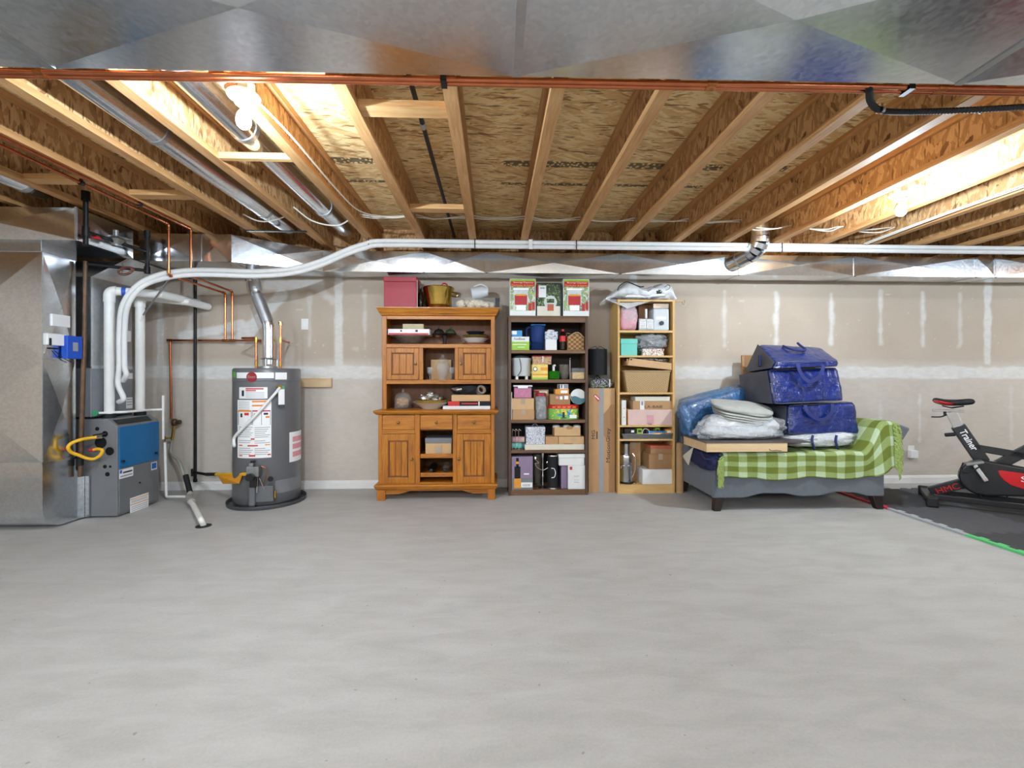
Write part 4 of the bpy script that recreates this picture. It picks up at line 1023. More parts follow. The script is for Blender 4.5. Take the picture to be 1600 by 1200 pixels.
# relief valve with its discharge pipe
a, z2 = hit(435, 605); c = Vector((HX + HR * cos(a), HY + HR * sin(a), z2)); n2 = Vector((cos(a), sin(a), 0))
MB().tube([c - n2 * .01, c + n2 * .04], .02, 12).build('relief_valve', 'brass', wh, smooth=True)
pts = [c + n2 * .035]
for u, v in ((428, 617), (400, 648), (378, 670), (366, 684), (362, 697)):
    aa, zz = hit(max(u, 366), v, HR + .03); pts.append(Vector((HX + (HR + .03) * cos(aa), HY + (HR + .03) * sin(aa), zz)))
pts += [Vector((HX - HR - .025, HY - .03, .55)), Vector((HX - HR - .03, HY, .42))]
MB().tube(spline(pts), .0125, 10).build('relief_pipe', 'lineset', wh, smooth=True)
patch('hang_tag', 'label_white', wh, 433, 607, 441.5, 632, 18, .002); patch('tag_end', 'heater_dark', wh, 434, 632.2, 441.5, 637, 18, .002); patch('tag_string', 'green_cap', wh, 434, 603, 441, 608, 20, .002)
m = MB(); m.lathe([(.09, HZ + .002), (.085, HZ + .02), (.055, HZ + .022)], (HX, HY, 0), 24); m.build('draft_hood_base', 'galvanised_dull', wh, smooth=True)
vs_ = thing('flue_pipe', 'bent galvanised flue pipe rising from the water heater into the duct', 'pipe')
fl = [Vector((HX, HY, HZ + .04)), Vector((HX, HY, ZV(420, 508, HY))), Vector((XU(399, HY), HY + .02, ZV(396, 458, HY))), Vector((XU(392, HY), HY + .02, 2.19))]
fl[0].x = fl[1].x = XU(420, HY)
F = fillet(fl, .14, 3)
MB().tube(F[:2], .052, 24).build('lower_pipe', 'galvanised', vs_, smooth=True)
for a, b in zip(F[1:-1], F[2:]): MB().tube([a - (b - a).normalized() * .006, b + (b - a).normalized() * .006], .0535, 24).build('elbow_segment', 'galvanised_dull' if (b - a).length > .1 else 'galvanised', vs_, smooth=True)
MB().lathe([(.075, HZ + .085), (.055, HZ + .10)], (fl[0].x, HY, 0), 24).build('draft_collar', 'galvanised_dull', vs_, smooth=True)
for k in range(3):
    an = 2 * pi * k / 3 + .6
    MB().tube([(fl[0].x + .07 * cos(an), HY + .07 * sin(an), HZ + .02), (fl[0].x + .07 * cos(an), HY + .07 * sin(an), HZ + .09)], .006, 6).build('hood_leg', 'steel', vs_)
MB().tube([Vector((fl[3].x, fl[3].y, 2.06)), Vector((fl[3].x, fl[3].y, 2.075))], .058, 24).build('joint_band', 'galvanised', vs_, smooth=True)
# small things on the wall
t = thing('wood_block', 'short raw board fixed to the wall right of the water heater', 'board')
x0, x1, z0, z1 = rect(455, 591, 518, 605, WY - .03); bx('board', 'birch', t, x0, x1, WY - .04, WY - .001, z0, z1, bevel=.002)
x0, x1, z0, z1 = rect(471, 498, 482, 515, WY)
t = thing('wall_switch', 'white wall plate with switch between the heater flue and the hutch', 'switch'); bx('plate', 'white_paint', t, x0, x1, WY - .007, WY, z0, z1, bevel=.002); bx('rocker', 'label_white', t, x0 + .022, x1 - .022, WY - .011, WY - .006, z0 + .03, z1 - .03, bevel=.001)
x0, x1, z0, z1 = rect(1418, 696, 1428, 713, WY)
t = thing('wall_outlet', 'white wall outlet with plugged-in adapter left of the bike', 'outlet'); bx('plate', 'white_paint', t, x0, x1, WY - .007, WY, z0, z1, bevel=.002)
x0, x1, z0, z1 = rect(1422, 704, 1434, 716, WY - .04); bx('adapter', 'label_white', t, x0, x1, WY - .05, WY - .006, z0, z1, bevel=.006)
# ------------------------------------------------------------------ pine hutch
HB, HU, BK = 4.333, 4.47, 4.79
hutch = thing('hutch', 'honey pine hutch with doors, drawers and open shelves', 'hutch')
def zb(v): return ZV(685, v, HB)
def zu(v): return ZV(685, v, HU)
def xb(u): return XU(u, HB)
def xu(u): return XU(u, HU)
def hb(name, mat, u0, v0, u1, v1, y1=None, y0=HB, bev=.003, par=None, label=None):
    return bx(name, mat, par or hutch, xb(u0), xb(u1), y0, BK if y1 is None else y1, zb(v1), zb(v0), bevel=bev, label=label)
def hu(name, mat, u0, v0, u1, v1, y1=None, y0=HU, bev=.003, par=None):
    return bx(name, mat, par or hutch, xu(u0), xu(u1), y0, BK if y1 is None else y1, zu(v1), zu(v0), bevel=bev)
ZTOP = zb(641)
def moulding(name, x0, x1, y0, prof, mat='honey_pine_x'):
    """prof: (outset, z) from low to high, mitred round front and sides"""
    m = MB(); vs = []
    for o_, z in prof: vs += [(x0 - o_, y0 - o_, z), (x1 + o_, y0 - o_, z), (x1 + o_, BK, z), (x0 - o_, BK, z)]
    n = len(prof); fs = [(4 * i + k, 4 * i + (k + 1) % 4, 4 * i + 4 + (k + 1) % 4, 4 * i + 4 + k) for i in range(n - 1) for k in range(4)]
    fs += [(3, 2, 1, 0), tuple(4 * (n - 1) + k for k in range(4))]
    return m.add(vs, fs).build(name, mat, hutch)
def raised(name, par, x0, x1, y, z0, z1, planks=3, st=.055, knob=None, th=.022):
    """frame-and-panel door with tongue-and-groove boards"""
    d = MB(); d.box(x0, x0 + st, y, y + th, z0, z1); d.box(x1 - st, x1, y, y + th, z0, z1); d.box(x0 + st, x1 - st, y, y + th, z0, z0 + st); d.box(x0 + st, x1 - st, y, y + th, z1 - st, z1)
    f = d.build(name, 'honey_pine', par, bevel=.003)
    a, b, c, e = x0 + st, x1 - st, z0 + st, z1 - st
    mo = MB(); q = .012
    for r_ in ((a, a + q, c, e), (b - q, b, c, e), (a, b, c, c + q), (a, b, e - q, e)): mo.box(r_[0], r_[1], y + .003, y + th, r_[2], r_[3])
    mo.build('panel_moulding', 'honey_dark', f, bevel=.003)
    w_ = (b - a - 2 * q) / planks
    for i in range(planks):
        bx('panel_board', 'honey_pine', f, a + q + i * w_ + .0015, a + q + (i + 1) * w_ - .0015, y + .007, y + th - .002, c + q, e - q, bevel=.002)
    if knob: knob_at(knob[0], y, knob[1], f)
    return f
def knob_at(x, y, z, par):
    MB().lathe([(.013, 0), (.010, .006), (.006, .012), (.013, .02), (.012, .027), (.0, .03)], (x, y, z), 12, Matrix.Rotation(pi / 2, 3, 'X')).build('knob', 'brass_knob', par, smooth=True)
# base carcass: sides, back, shelf parts
x0, x1 = xb(591), xb(772)
bx('side_panel', 'honey_pine', hutch, x0, x0 + .02, HB + .004, BK, zb(764), ZTOP - .04, bevel=.002); bx('side_panel', 'honey_pine', hutch, x1 - .02, x1, HB + .004, BK, zb(764), ZTOP - .04, bevel=.002)
bx('back_panel', 'honey_dark', hutch, x0 + .02, x1 - .02, BK - .012, BK, zb(760), ZTOP - .04)
for u0, u1, v0, v1 in ((591, 597, 647, 756), (767, 772.5, 647, 756), (648, 656, 647, 756), (707.5, 714, 647, 756)): hb('stile', 'honey_pine', u0, v0, u1, v1, HB + .03)
for u0, u1 in ((597, 648), (714, 767)): hb('rail', 'honey_pine_x', u0, 671, u1, 677.5, HB + .03)
hb('bottom_board', 'honey_pine_x', 597, 754, 767, 757, BK - .012, HB + .004)
bx('divider', 'honey_dark', hutch, xb(652), xb(654), HB + .03, BK - .02, zb(756), ZTOP - .04); bx('divider', 'honey_dark', hutch, xb(709), xb(711), HB + .03, BK - .02, zb(756), ZTOP - .04)
bx('dust_board', 'honey_dark', hutch, xb(654), xb(709), HB + .03, BK - .02, zb(673), zb(671))
moulding('counter_top', x0 - .012, x1 + .012, HB - .012, [(0, ZTOP - .04), (.006, ZTOP - .036), (.014, ZTOP - .03), (.024, ZTOP - .018), (.028, ZTOP - .01), (.028, ZTOP - .006), (.022, ZTOP)])
moulding('base_moulding', x0 - .004, x1 + .004, HB - .006, [(.0, zb(765)), (.016, zb(763.5)), (.03, zb(758)), (.028, zb(756.5)), (0, zb(755))])
for u0, u1 in ((597.5, 648), (656.5, 707), (714.5, 766.5)):
    d = hb('drawer', 'honey_pine_x', u0, 648.5, u1, 671, HB + .02, HB - .008, .006)
    knob_at((xb(u0) + xb(u1)) / 2, HB - .008, (zb(648.5) + zb(671)) / 2, d)
raised('door', hutch, xb(596.5), xb(648.3), HB - .008, zb(755), zb(678), 3, .06, (xb(644), zb(717)))
raised('door', hutch, xb(714), xb(766.8), HB - .008, zb(755), zb(678), 3, .06, (xb(717.5), zb(717)))
hb('bottle_rail', 'honey_pine_x', 656, 710, 707.5, 716.5, HB + .045, HB + .02); hb('bottle_rail', 'honey_pine_x', 656, 739.5, 707.5, 746, HB + .045, HB + .02)
bx('niche_shelf', 'honey_pine_x', hutch, xb(654), xb(709), HB + .05, BK - .02, zb(713), zb(711))
bx('niche_shelf', 'honey_pine_x', hutch, xb(654), xb(709), HB + .05, BK - .02, zb(744.5), zb(742.5))
for u0, u1 in ((589, 602), (762, 773.5)):
    for yy in (HB - .01, BK - .07): bx('foot', 'honey_pine', hutch, xb(u0), xb(u1), yy, yy + .07, 0, zb(763), bevel=.004)
apr = [(xb(602), zb(764)), (xb(602), zb(772)), (xb(622), zb(772)), (xb(632), zb(769.5)), (xb(640), zb(767)), (xb(722), zb(767)), (xb(730), zb(769.5)), (xb(740), zb(772)), (xb(762), zb(772)), (xb(762), zb(764))]
MB().prism([(x, HB + .01, z) for x, z in apr], (0, .02, 0)).build('apron', 'honey_pine_x', hutch)
# upper part
x0, x1 = xu(596.8), xu(773.3); zt = zu(481)
for a, b in ((x0, xu(604)), (xu(767), x1)):
    bx('stile', 'honey_pine', hutch, a, b, HU, HU + .025, ZTOP, zu(493), bevel=.003)
bx('side_panel', 'honey_pine', hutch, x0 + .002, x0 + .022, HU + .025, BK, ZTOP, zt - .01); bx('side_panel', 'honey_pine', hutch, x1 - .022, x1 - .002, HU + .025, BK, ZTOP, zt - .01)
bx('back_panel', 'honey_dark', hutch, x0 + .022, x1 - .022, BK - .012, BK, ZTOP, zt - .02)
hu('rail', 'honey_pine_x', 604, 493, 767, 499, HU + .025); 
hu('shelf', 'honey_pine_x', 603, 537.5, 768, 543.5, BK - .012, HU + .001); hu('shelf', 'honey_pine_x', 603, 593.5, 768, 600, BK - .012, HU + .001)
for u0, u1 in ((654.5, 661), (710.5, 716)):
    hu('stile', 'honey_pine', u0, 543.5, u1, 593.5, HU + .025)
bx('divider', 'honey_dark', hutch, xu(656), xu(658), HU + .025, BK - .012, zu(593), zu(544)); bx('divider', 'honey_dark', hutch, xu(713), xu(715), HU + .025, BK - .012, zu(593), zu(544))
moulding('cornice', x0, x1, HU - .004, [(.0, zu(494)), (.012, zu(492.5)), (.014, zu(491)), (.024, zu(489)), (.032, zu(485.5)), (.042, zu(483)), (.046, zu(482.6)), (.046, zt)])
raised('door', hutch, xu(604.2), xu(654.2), HU - .006, zu(593), zu(544), 3, .045, (xu(649.5), zu(568.5)), .02)
raised('door', hutch, xu(716.3), xu(766.7), HU - .006, zu(593), zu(544), 3, .045, (xu(720), zu(568.5)), .02)
HTOP, HS1, HS2, HS3 = zt, zu(537.5), zu(593.5), ZTOP     # surfaces things stand on

# ------------------------------------------------------------------ dark bookcase
KF = 4.455
dk = thing('bookcase', 'dark brown bookcase with five crowded shelves beside the hutch', 'bookcase')
def zk(v): return ZV(857, v, KF)
def xk(u): return XU(u, KF)
bx('side_panel', 'walnut', dk, xk(794.5), xk(798.7), KF, BK, 0.0, zk(495.5), bevel=.002); bx('side_panel', 'walnut', dk, xk(914.5), xk(918.7), KF, BK, 0, zk(495.5), bevel=.002)
bx('top_board', 'walnut_x', dk, xk(794), xk(919), KF - .004, BK, zk(495.5), zk(493.5), bevel=.002); bx('top_rail', 'walnut_x', dk, xk(798.7), xk(914.5), KF + .002, KF + .02, zk(503.5), zk(495.5))
bx('back_panel', 'walnut_back', dk, xk(798.7), xk(914.5), BK - .008, BK, .03, zk(495.5))
KZ = []
for v0, v1 in ((547, 552), (593, 598), (656, 661), (703.5, 708), (765.5, 774)):
    bx('shelf', 'walnut_x', dk, xk(798.7), xk(914.5), KF + .003, BK - .008, max(zk(v1), .0), zk(v0), bevel=.001); KZ.append(zk(v0))
KTOP = zk(493.5)
# ------------------------------------------------------------------ pale pine bookcase
PF = 4.488
pn = thing('bookcase', 'narrow pale pine bookcase beside the tall carton', 'bookcase')
def zp(v): return ZV(1010, v, PF)
def xp(u): return XU(u, PF)
bx('side_panel', 'pale_pine', pn, xp(965.3), xp(968.4), PF, BK, 0, zp(468), bevel=.001); bx('side_panel', 'pale_pine', pn, xp(1051.2), xp(1054.6), PF, BK, 0, zp(468), bevel=.001)
bx('back_panel', 'pale_pine', pn, xp(968.4), xp(1051.2), BK - .006, BK, .03, zp(468))
PZ = []
for v0, v1 in ((468.2, 471), (516.2, 519.5), (555.5, 558.3), (613.2, 616.2), (664.5, 667), (686, 688.8), (757.5, 760)):
    bx('shelf', 'pale_pine_x', pn, xp(968.4), xp(1051.2), PF + .001, BK - .006, zp(v1), zp(v0)); PZ.append(zp(v0))
bx('kick_board', 'pale_pine_x', pn, xp(968.4), xp(1051.2), PF + .004, PF + .02, 0, zp(760))
# ------------------------------------------------------------------ things on the hutch
def carton(name, label, cat, u0, v0, u1, Y, depth, zbase, mat, kind='flap', group=None, v1=None, rot=0.0, tape='packing_tape'):
    """a box whose front face lies at Y; kinds: flap (shipping carton), lid (lift-off lid), book, plain"""
    x0, x1 = XU(u0, Y), XU(u1, Y); z0 = zbase; z1 = ZV((u0 + u1) / 2, v0, Y)
    if z1 - z0 < .006: z1 = z0 + .006
    t = thing(name, label, cat, group)
    y0, y1 = Y, min(Y + depth, BK - .015); h = z1 - z0; w_ = x1 - x0
    if kind == 'flap':
        bx('body', mat, t, x0, x1, y0, y1, z0, z1 - .002, bevel=.002)
        bx('flap', mat, t, x0 + .001, x1 - .001, y0 + .001, (y0 + y1) / 2 - .001, z1 - .002, z1, bevel=.0005); bx('flap', mat, t, x0 + .001, x1 - .001, (y0 + y1) / 2 + .001, y1 - .001, z1 - .002, z1, bevel=.0005)
        if tape: bx('tape', tape, t, (x0 + x1) / 2 - .022, (x0 + x1) / 2 + .022, y0 - .0006, y0, z1 - min(.06, h * .5), z1 - .001)
    elif kind == 'lid':
        lh = min(.05, h * .35)
        bx('body', mat, t, x0 + .004, x1 - .004, y0 + .004, y1 - .004, z0, z1 - lh, bevel=.003)
        bx('lid', mat, t, x0, x1, y0, y1, z1 - lh, z1, bevel=.004)
    elif kind == 'book':
        bx('cover', mat, t, x0, x1, y0, y1, z0, z0 + .003); bx('cover', mat, t, x0, x1, y0, y1, z1 - .003, z1); bx('pages', 'cream_card', t, x0 + .003, x1 - .002, y0 + .003, y1 - .003, z0 + .003, z1 - .003)
    else:
        bx('body', mat, t, x0, x1, y0, y1, z0, z1, bevel=.002); bx('end_flap', mat, t, x0 + .004, x1 - .004, y0 - .0008, y0, z0 + .004, z1 - .004)
    t['f'] = (x0, x1, y0, z0, z1)
    return t
def F(t): v = t['f']; del t['f']; return v[0], v[1], v[2], v[3], v[4]
def strip(t, mat, a, b, c, d, name='print', k=3):
    """flat print on a box front: fractions of its width (a,b) and height (c,d)"""
    v = t['f']; x0, x1, y, z0, z1 = v[0], v[1], v[2], v[3], v[4]
    return bx(name, mat, t, x0 + (x1 - x0) * a, x0 + (x1 - x0) * b, y - .0004 * k - .0009, y - .0004 * (k - 1) - .0009, z0 + (z1 - z0) * c, z0 + (z1 - z0) * d)
def stxt(t, body, mat, a, b, c, d, k=5, up=False):
    v = t['f']; x0, x1, y, z0, z1 = v[0], v[1], v[2], v[3], v[4]; w_, h = x1 - x0, z1 - z0
    if up: return txt(body, (x0 + w_ * b, y - .0004 * k - .0014, z0 + h * c), (0, 0, h * (d - c)), (-w_ * (b - a), 0, 0), mat, t)
    return txt(body, (x0 + w_ * a, y - .0004 * k - .0014, z0 + h * c), (w_ * (b - a), 0, 0), (0, 0, h * (d - c)), mat, t)
def turned(name, label, cat, u, v0, r_px, Y, zbase, prof, mat, group=None, n=28, smooth=True):
    """lathe thing: prof of (radius fraction, height fraction)"""
    c = pY(u, v0, Y); R = XU(u + r_px, Y) - c.x; H = c.z - zbase
    t = thing(name, label, cat, group)
    MB().lathe([(a * R, zbase + b * H) for a, b in prof], (c.x, Y + R, 0), n).build('body', mat, t, smooth=smooth)
    t['g'] = (c.x, Y + R, R, H); return t
def wall_prof(out, th=.06):
    """closed profile for a hollow vessel from an outer profile"""
    return [(0.001, out[0][1])] + out + [(a - th, b) for a, b in reversed(out[1:])] + [(0.001, out[0][1] + th * .6)]

Y = 4.50
t = carton('storage_box', 'red cardboard storage box with lid on top of the hutch', 'box', 599, 432, 651, Y, .27, HTOP, 'red_board', 'lid')
x0, x1, y0, z0, z1 = F(t); bx('side_handle', 'black_plastic', t, x0 - .012, x0 - .001, y0 + .1, y0 + .14, z0 + .19, z0 + .22)
bx('cord', 'cable', t, x1 + .002, x1 + .006, y0 + .005, y0 + .009, HTOP, z1 - .03)
t = turned('gift_bottle', 'dark glass bottle standing between the red box and the brass bucket', 'bottle', 656.5, 446, 4.5, 4.60, HTOP, [(.9, 0), (1, .03), (1, .55), (.85, .66), (.4, .76), (.36, .9)], 'bottle_dark')
g = t['g']; del t['g']; MB().lathe([(g[2] * .45, HTOP + g[3] * .88), (g[2] * .45, HTOP + g[3])], (g[0], g[1], 0), 14).build('cap', 'brick_teal', t)
t = turned('brass_bucket', 'shiny brass bucket with side handle on top of the hutch', 'bucket', 682.5, 445, 25, 4.49, HTOP, wall_prof([(.74, 0), (.76, .03), (.80, .17), (.82, .19), (.8, .21), (.99, .93), (1.03, .97), (1.0, 1.0)], .03), 'brass', n=40)
g = t['g']; del t['g']; cx, cy, R, H = g
for s in (-1, 1): MB().tube(spline([(cx + s * R * .97, cy, HTOP + H * .8), (cx + s * R * 1.2, cy - .02, HTOP + H * .72), (cx + s * R * 1.18, cy - .02, HTOP + H * .6), (cx + s * R * .92, cy, HTOP + H * .62)]), .006, 8).build('handle', 'brass', t, smooth=True)
t = thing('tinsel_ribbon', 'curl of red and white ribbon sticking out of the brass bucket', 'ribbon')
MB().tube(spline([(cx + .03, cy, HTOP + H * .8), (cx + .03, cy, HTOP + H * 1.08), (cx + .05, cy, HTOP + H * 1.2), (cx + .085, cy, HTOP + H * 1.14), (cx + .07, cy, HTOP + H * 1.02)]), .007, 8).build('curl', 'red_bright', t, smooth=True)
MB().blob((cx - .045, cy, HTOP + H * 1.0), (.06, .05, .06), 2.2, 14, 10, .2, 8).build('bundle', 'grey_card', t, smooth=True)
# clear flat case of artificial flowers
t = thing('flower_case', 'flat clear case full of cream artificial flowers on the hutch top', 'case')
x0, x1, z0, z1 = rect(706, 465, 778, 480, 4.49); z0 = HTOP
bx('clear_lid', 'clear_plastic', t, x0, x1, 4.485, 4.72, z0, z1); 
for i in range(40):
    px, py, pz = random.uniform(x0 + .04, x1 - .05), random.choice((4.515, 4.56, 4.62)), z0 + random.uniform(.034, .065)
    MB().blob((px, py, pz), (.062, .05, .056), 2, 12, 8, .45, 12, i * 1.7).build('flower', 'flowers', t, smooth=True)
x0, x1, z0, z1 = rect(774, 465, 780.5, 480, 4.47); bx('end_piece', 'black_plastic', t, x0, x1, 4.475, 4.66, HTOP, z1)
t = thing('jug', 'white enamel jug lying tilted on the flower case', 'jug')
c = pY(748, 457, 4.57); ax = Matrix.Rotation(radians(-68), 3, 'Y') 
zc = ZV(742, 465, 4.49) + .063
MB().lathe([(.062, -.07), (.060, -.02), (.058, .03), (.052, .07), (.044, .09), (.002, .092), (.002, .085), (.04, .08), (.05, .02), (.056, -.068)], (c.x, 4.57, zc), 28, Matrix.Rotation(radians(80), 3, 'Y')).build('body', 'grey_pot', t, smooth=True)
MB().tube(spline([(c.x - .05, 4.545, zc + .055), (c.x + .02, 4.53, zc + .075), (c.x + .08, 4.545, zc + .05), (c.x + .09, 4.55, zc)]), .007, 8).build('handle', 'ceramic', t, smooth=True)

# top open shelf of the hutch
Y = 4.53
t = turned('glass_bowl', 'wide glass bowl under the white and red flat box', 'bowl', 636, 523, 27, 4.50, HS1, wall_prof([(.35, 0), (.4, .1), (.75, .5), (.97, .9), (1.0, 1.0)], .05), 'glass_smoke'); g = t['g']; del t['g']; zb_ = HS1 + g[3]
t = carton('flat_box', 'flat white box with red edge lying on a glass bowl', 'box', 606, 514, 671, 4.52, .2, zb_ + .001, 'white_card', 'plain'); strip(t, 'ink_red', .02, .98, .02, .3); strip(t, 'ink', .3, .34, .55, .8, k=4); strip(t, 'ink', .66, .72, .5, .85, k=4); f = F(t)
t = carton('sponge_pack', 'small green rough pack lying on the white flat box', 'pack', 629, 506, 662, 4.56, .1, f[4] + .001, 'olive_glaze', 'plain'); F(t)
t = thing('cake_stand', 'dark glass cake stand with crystal stem in the middle of the top shelf', 'cake stand')
c = pY(693, 521, 4.53); R = .11; zc = c.z
MB().lathe([(.05, HS1), (.052, HS1 + .008), (.016, HS1 + .02), (.02, zc - .05), (.03, zc - .012), (R, zc - .006), (R + .012, zc + .004), (R, zc + .003), (.001, zc)], (c.x, 4.64, 0), 32).build('stand', 'dark_glass', t, smooth=True)
for i, (u, mt, nm) in enumerate(((685, 'black_plastic', 'black domed teapot lid on the cake stand'), (703, 'green_dark', 'dark green domed lid on the cake stand'))):
    cc = pY(u, 510, 4.58); t = thing('domed_lid', nm, 'lid', 'domed lids on the cake stand')
    MB().lathe([(.058, zc + .005), (.055, zc + .02), (.038, zc + .042), (.012, zc + .054)], (cc.x, 4.62 + i * .02, 0), 24).build('dome', mt, t, smooth=True)
    MB().lathe([(.006, zc + .052), (.011, zc + .064), (.008, zc + .074), (.0, zc + .077)], (cc.x, 4.62 + i * .02, 0), 14).build('knob', mt, t, smooth=True)
cpl = pY(742, 530, 4.53)
zz = HS1
for nm, lb, mt, R, h, cat in (('plate', 'pale plate with pink rim at the bottom of the dish stack', 'pink_pale', .135, .022, 'plate'), ('serving_bowl', 'white shallow bowl in the dish stack on the top shelf', 'ceramic', .14, .045, 'bowl'), ('plate', 'olive glazed plate in the dish stack', 'olive_glaze', .135, .035, 'plate'), ('navy_bowl', 'dark navy bowl on top of the dish stack', 'navy_glaze', .10, .04, 'bowl')):
    t = thing(nm, lb, cat, 'dishes stacked on the top shelf')
    MB().lathe([(.001, zz), (R * .55, zz), (R * .6, zz + .004), (R * .95, zz + h * .9), (R, zz + h), (R * .96, zz + h), (R * .6, zz + .010), (.001, zz + .008)], (cpl.x, 4.53 + .14, 0), 36).build('body', mt, t, smooth=True)
    MB().lathe([(R * .5, zz - .0015), (R * .55, zz)], (cpl.x, 4.67, 0), 24).build('foot_ring', mt, t, smooth=True)
    zz += h * .62 + .012
# glass niche
t = thing('glass_urn', 'tall cut-glass urn with lid in the middle niche of the hutch', 'urn')
c = pY(691, 553, 4.56); H = c.z - HS2; R = .075
MB().lathe([(a * R, HS2 + b * H) for a, b in wall_prof([(.55, 0), (.6, .03), (.45, .08), (.7, .2), (.98, .42), (1.0, .55), (.85, .62), (.6, .66)], .1)], (c.x, 4.62, 0), 24).build('body', 'glass', t, smooth=True)
MB().lathe([(a * R, HS2 + b * H) for a, b in ((.9, .63), (.7, .7), (.72, .78), (.5, .84), (.2, .88), (.28, .93), (.18, .98), (.0, 1.0))], (c.x, 4.62, 0), 24).build('lid', 'glass', t, smooth=True)
for u, lb in ((672, 'small crystal goblet left of the glass urn'), (706, 'small crystal goblet right of the glass urn')):
    c = pY(u, 574, 4.56); H = c.z - HS2
    t = thing('goblet', lb, 'glass', 'crystal goblets in the hutch niche')
    MB().lathe([(.024, HS2), (.026, HS2 + .004), (.006, HS2 + .01), (.006, HS2 + H * .35), (.012, HS2 + H * .4)], (c.x, 4.55, 0), 16).build('stem', 'glass', t, smooth=True)
    MB().lathe([(.008, HS2 + H * .4), (.026, HS2 + H * .55), (.03, HS2 + H), (.027, HS2 + H), (.022, HS2 + H * .58), (.001, HS2 + H * .45)], (c.x, 4.55, 0), 16).build('cup', 'glass', t, smooth=True)
x0, x1, z0, z1 = rect(674, 560, 704, 580, 4.74)
t = carton('brown_card', 'plain brown carton behind the glass urn', 'box', 673, 562, 705, 4.72, .05, HS2, 'cardboard_tan', 'plain'); F(t)

# counter of the hutch
t = thing('glass_dome', 'glass cake dome with amber stones on the hutch counter', 'dome')
c = pY(626.5, 607, 4.52); H = c.z - HS3; R = .085
MB().lathe([(R, HS3 + .006), (R, HS3 + H * .5), (R * .85, HS3 + H * .68), (R * .5, HS3 + H * .78), (.012, HS3 + H * .8), (.012, HS3 + H * .86), (.016, HS3 + H * .92), (.0, HS3 + H)], (c.x, 4.62, 0), 32).build('dome', 'glass', t, smooth=True)
MB().lathe([(R + .015, HS3), (R + .018, HS3 + .006), (.001, HS3 + .006)], (c.x, 4.62, 0), 32).build('base', 'glass_smoke', t, smooth=True)
MB().blob((c.x, 4.62, HS3 + .06), (.13, .13, .10), 2.6, 24, 16, .25, 14).build('amber_filling', 'cardboard_dark', t, smooth=True)
c = pY(671, 629, 4.47); R = .19; H = c.z - HS3
t = thing('serving_bowl', 'large white bowl on the hutch counter', 'bowl')
MB().lathe([(.001, HS3), (.09, HS3), (.095, HS3 + .005), (R * .9, HS3 + H * .88), (R, HS3 + H), (R * .97, HS3 + H), (R * .85, HS3 + H * .85), (.08, HS3 + .012), (.001, HS3 + .01)], (c.x, 4.60, 0), 44).build('body', 'ceramic', t, smooth=True)
MB().lathe([(.08, HS3 + .0), (.083, HS3 + .003)], (c.x, 4.60, 0), 24).build('foot_ring', 'ceramic', t)
z_ = HS3 + H * .75
t = thing('serving_bowl', 'olive gold bowl nested in the white bowl', 'bowl')
MB().lathe([(.001, HS3 + .014), (.07, HS3 + .02), (R * .78, z_), (R * .86, z_ + .035), (R * .83, z_ + .035), (.06, HS3 + .03), (.001, HS3 + .028)], (c.x, 4.60, 0), 40).build('body', 'olive_glaze', t, smooth=True)
MB().lathe([(R * .86, z_ + .033), (R * .87, z_ + .037), (R * .85, z_ + .039)], (c.x, 4.60, 0), 40).build('rim', 'brass', t, smooth=True)
t = thing('silver_ornaments', 'heap of glittering silver ornaments in the nested bowls', 'ornaments')
for i in range(16):
    a, rr_ = random.uniform(0, 6.28), random.uniform(0, .10)
    MB().blob((c.x - .01 + rr_ * cos(a), 4.60 + rr_ * sin(a), z_ + .035 + random.uniform(0, .055) * (1 - rr_ / .14)), (.085, .08, .065), 2, 16, 10, .3, 9, i).build('ornament', 'silver_wrap', t, smooth=True)
t = carton('book', 'white flat book at the bottom of the counter pile', 'book', 692, 634.3, 766, 4.475, .2, HS3, 'white_card', 'book', 'books piled on the hutch counter'); f = F(t); bx('spine', 'white_card', t, f[0], f[1], f[2] - .001, f[2] + .003, f[3], f[4])
t = carton('book', 'thick black and red book on the white book', 'book', 700, 627, 766, 4.485, .19, f[4] + .0005, 'black_cloth', 'book', 'books piled on the hutch counter'); strip(t, 'black_cloth', 0, 1, 0, 1, 'spine', 1); strip(t, 'red_bright', .0, .27, .02, .98, k=2); strip(t, 'ink_red', .32, .70, .35, .62, 'title_print', 2); strip(t, 'ink_white', .72, .745, .05, .95, k=2); f = F(t)
t = carton('carton', 'small brown carton lying on the black and red book', 'box', 705.5, 617, 766, 4.48, .19, f[4] + .0005, 'cardboard_tan', 'flap', tape=None); f = F(t)
t = thing('plastic_bag', 'crumpled shiny black bag on the brown carton of the counter', 'bag')
x0, x1, z0, z1 = rect(706, 602.5, 764, 617, 4.5); MB().blob(((x0 + x1) / 2, 4.6, f[4] + .05), (x1 - x0, .2, .10), 3.2, 36, 22, .16, 9, 2).build('bag', 'black_cloth', t, smooth=True); MB().blob((x0 + .06, 4.52, f[4] + .055), (.11, .05, .035), 2.2, 18, 10, .4, 14, 5).build('label_patch', 'silver_wrap', t, smooth=True)
t = thing('tape_roll', 'silver duct tape roll resting on the black bag', 'tape')
c = pY(751, 611, 4.47); ax = Matrix.Rotation(radians(62), 3, 'X') @ Matrix.Rotation(radians(25), 3, 'Y')
MB().lathe([(.045, -.024), (.045, .024), (.034, .024), (.034, -.024), (.045, -.024)], (c.x, 4.49, f[4] + .045), 28, ax, cap=False).build('tape', 'cast_grey', t, smooth=True); MB().lathe([(.034, -.025), (.034, .025), (.031, .025), (.031, -.025), (.034, -.025)], (c.x, 4.49, f[4] + .045), 24, ax, cap=False).build('core', 'cardboard', t, smooth=True)
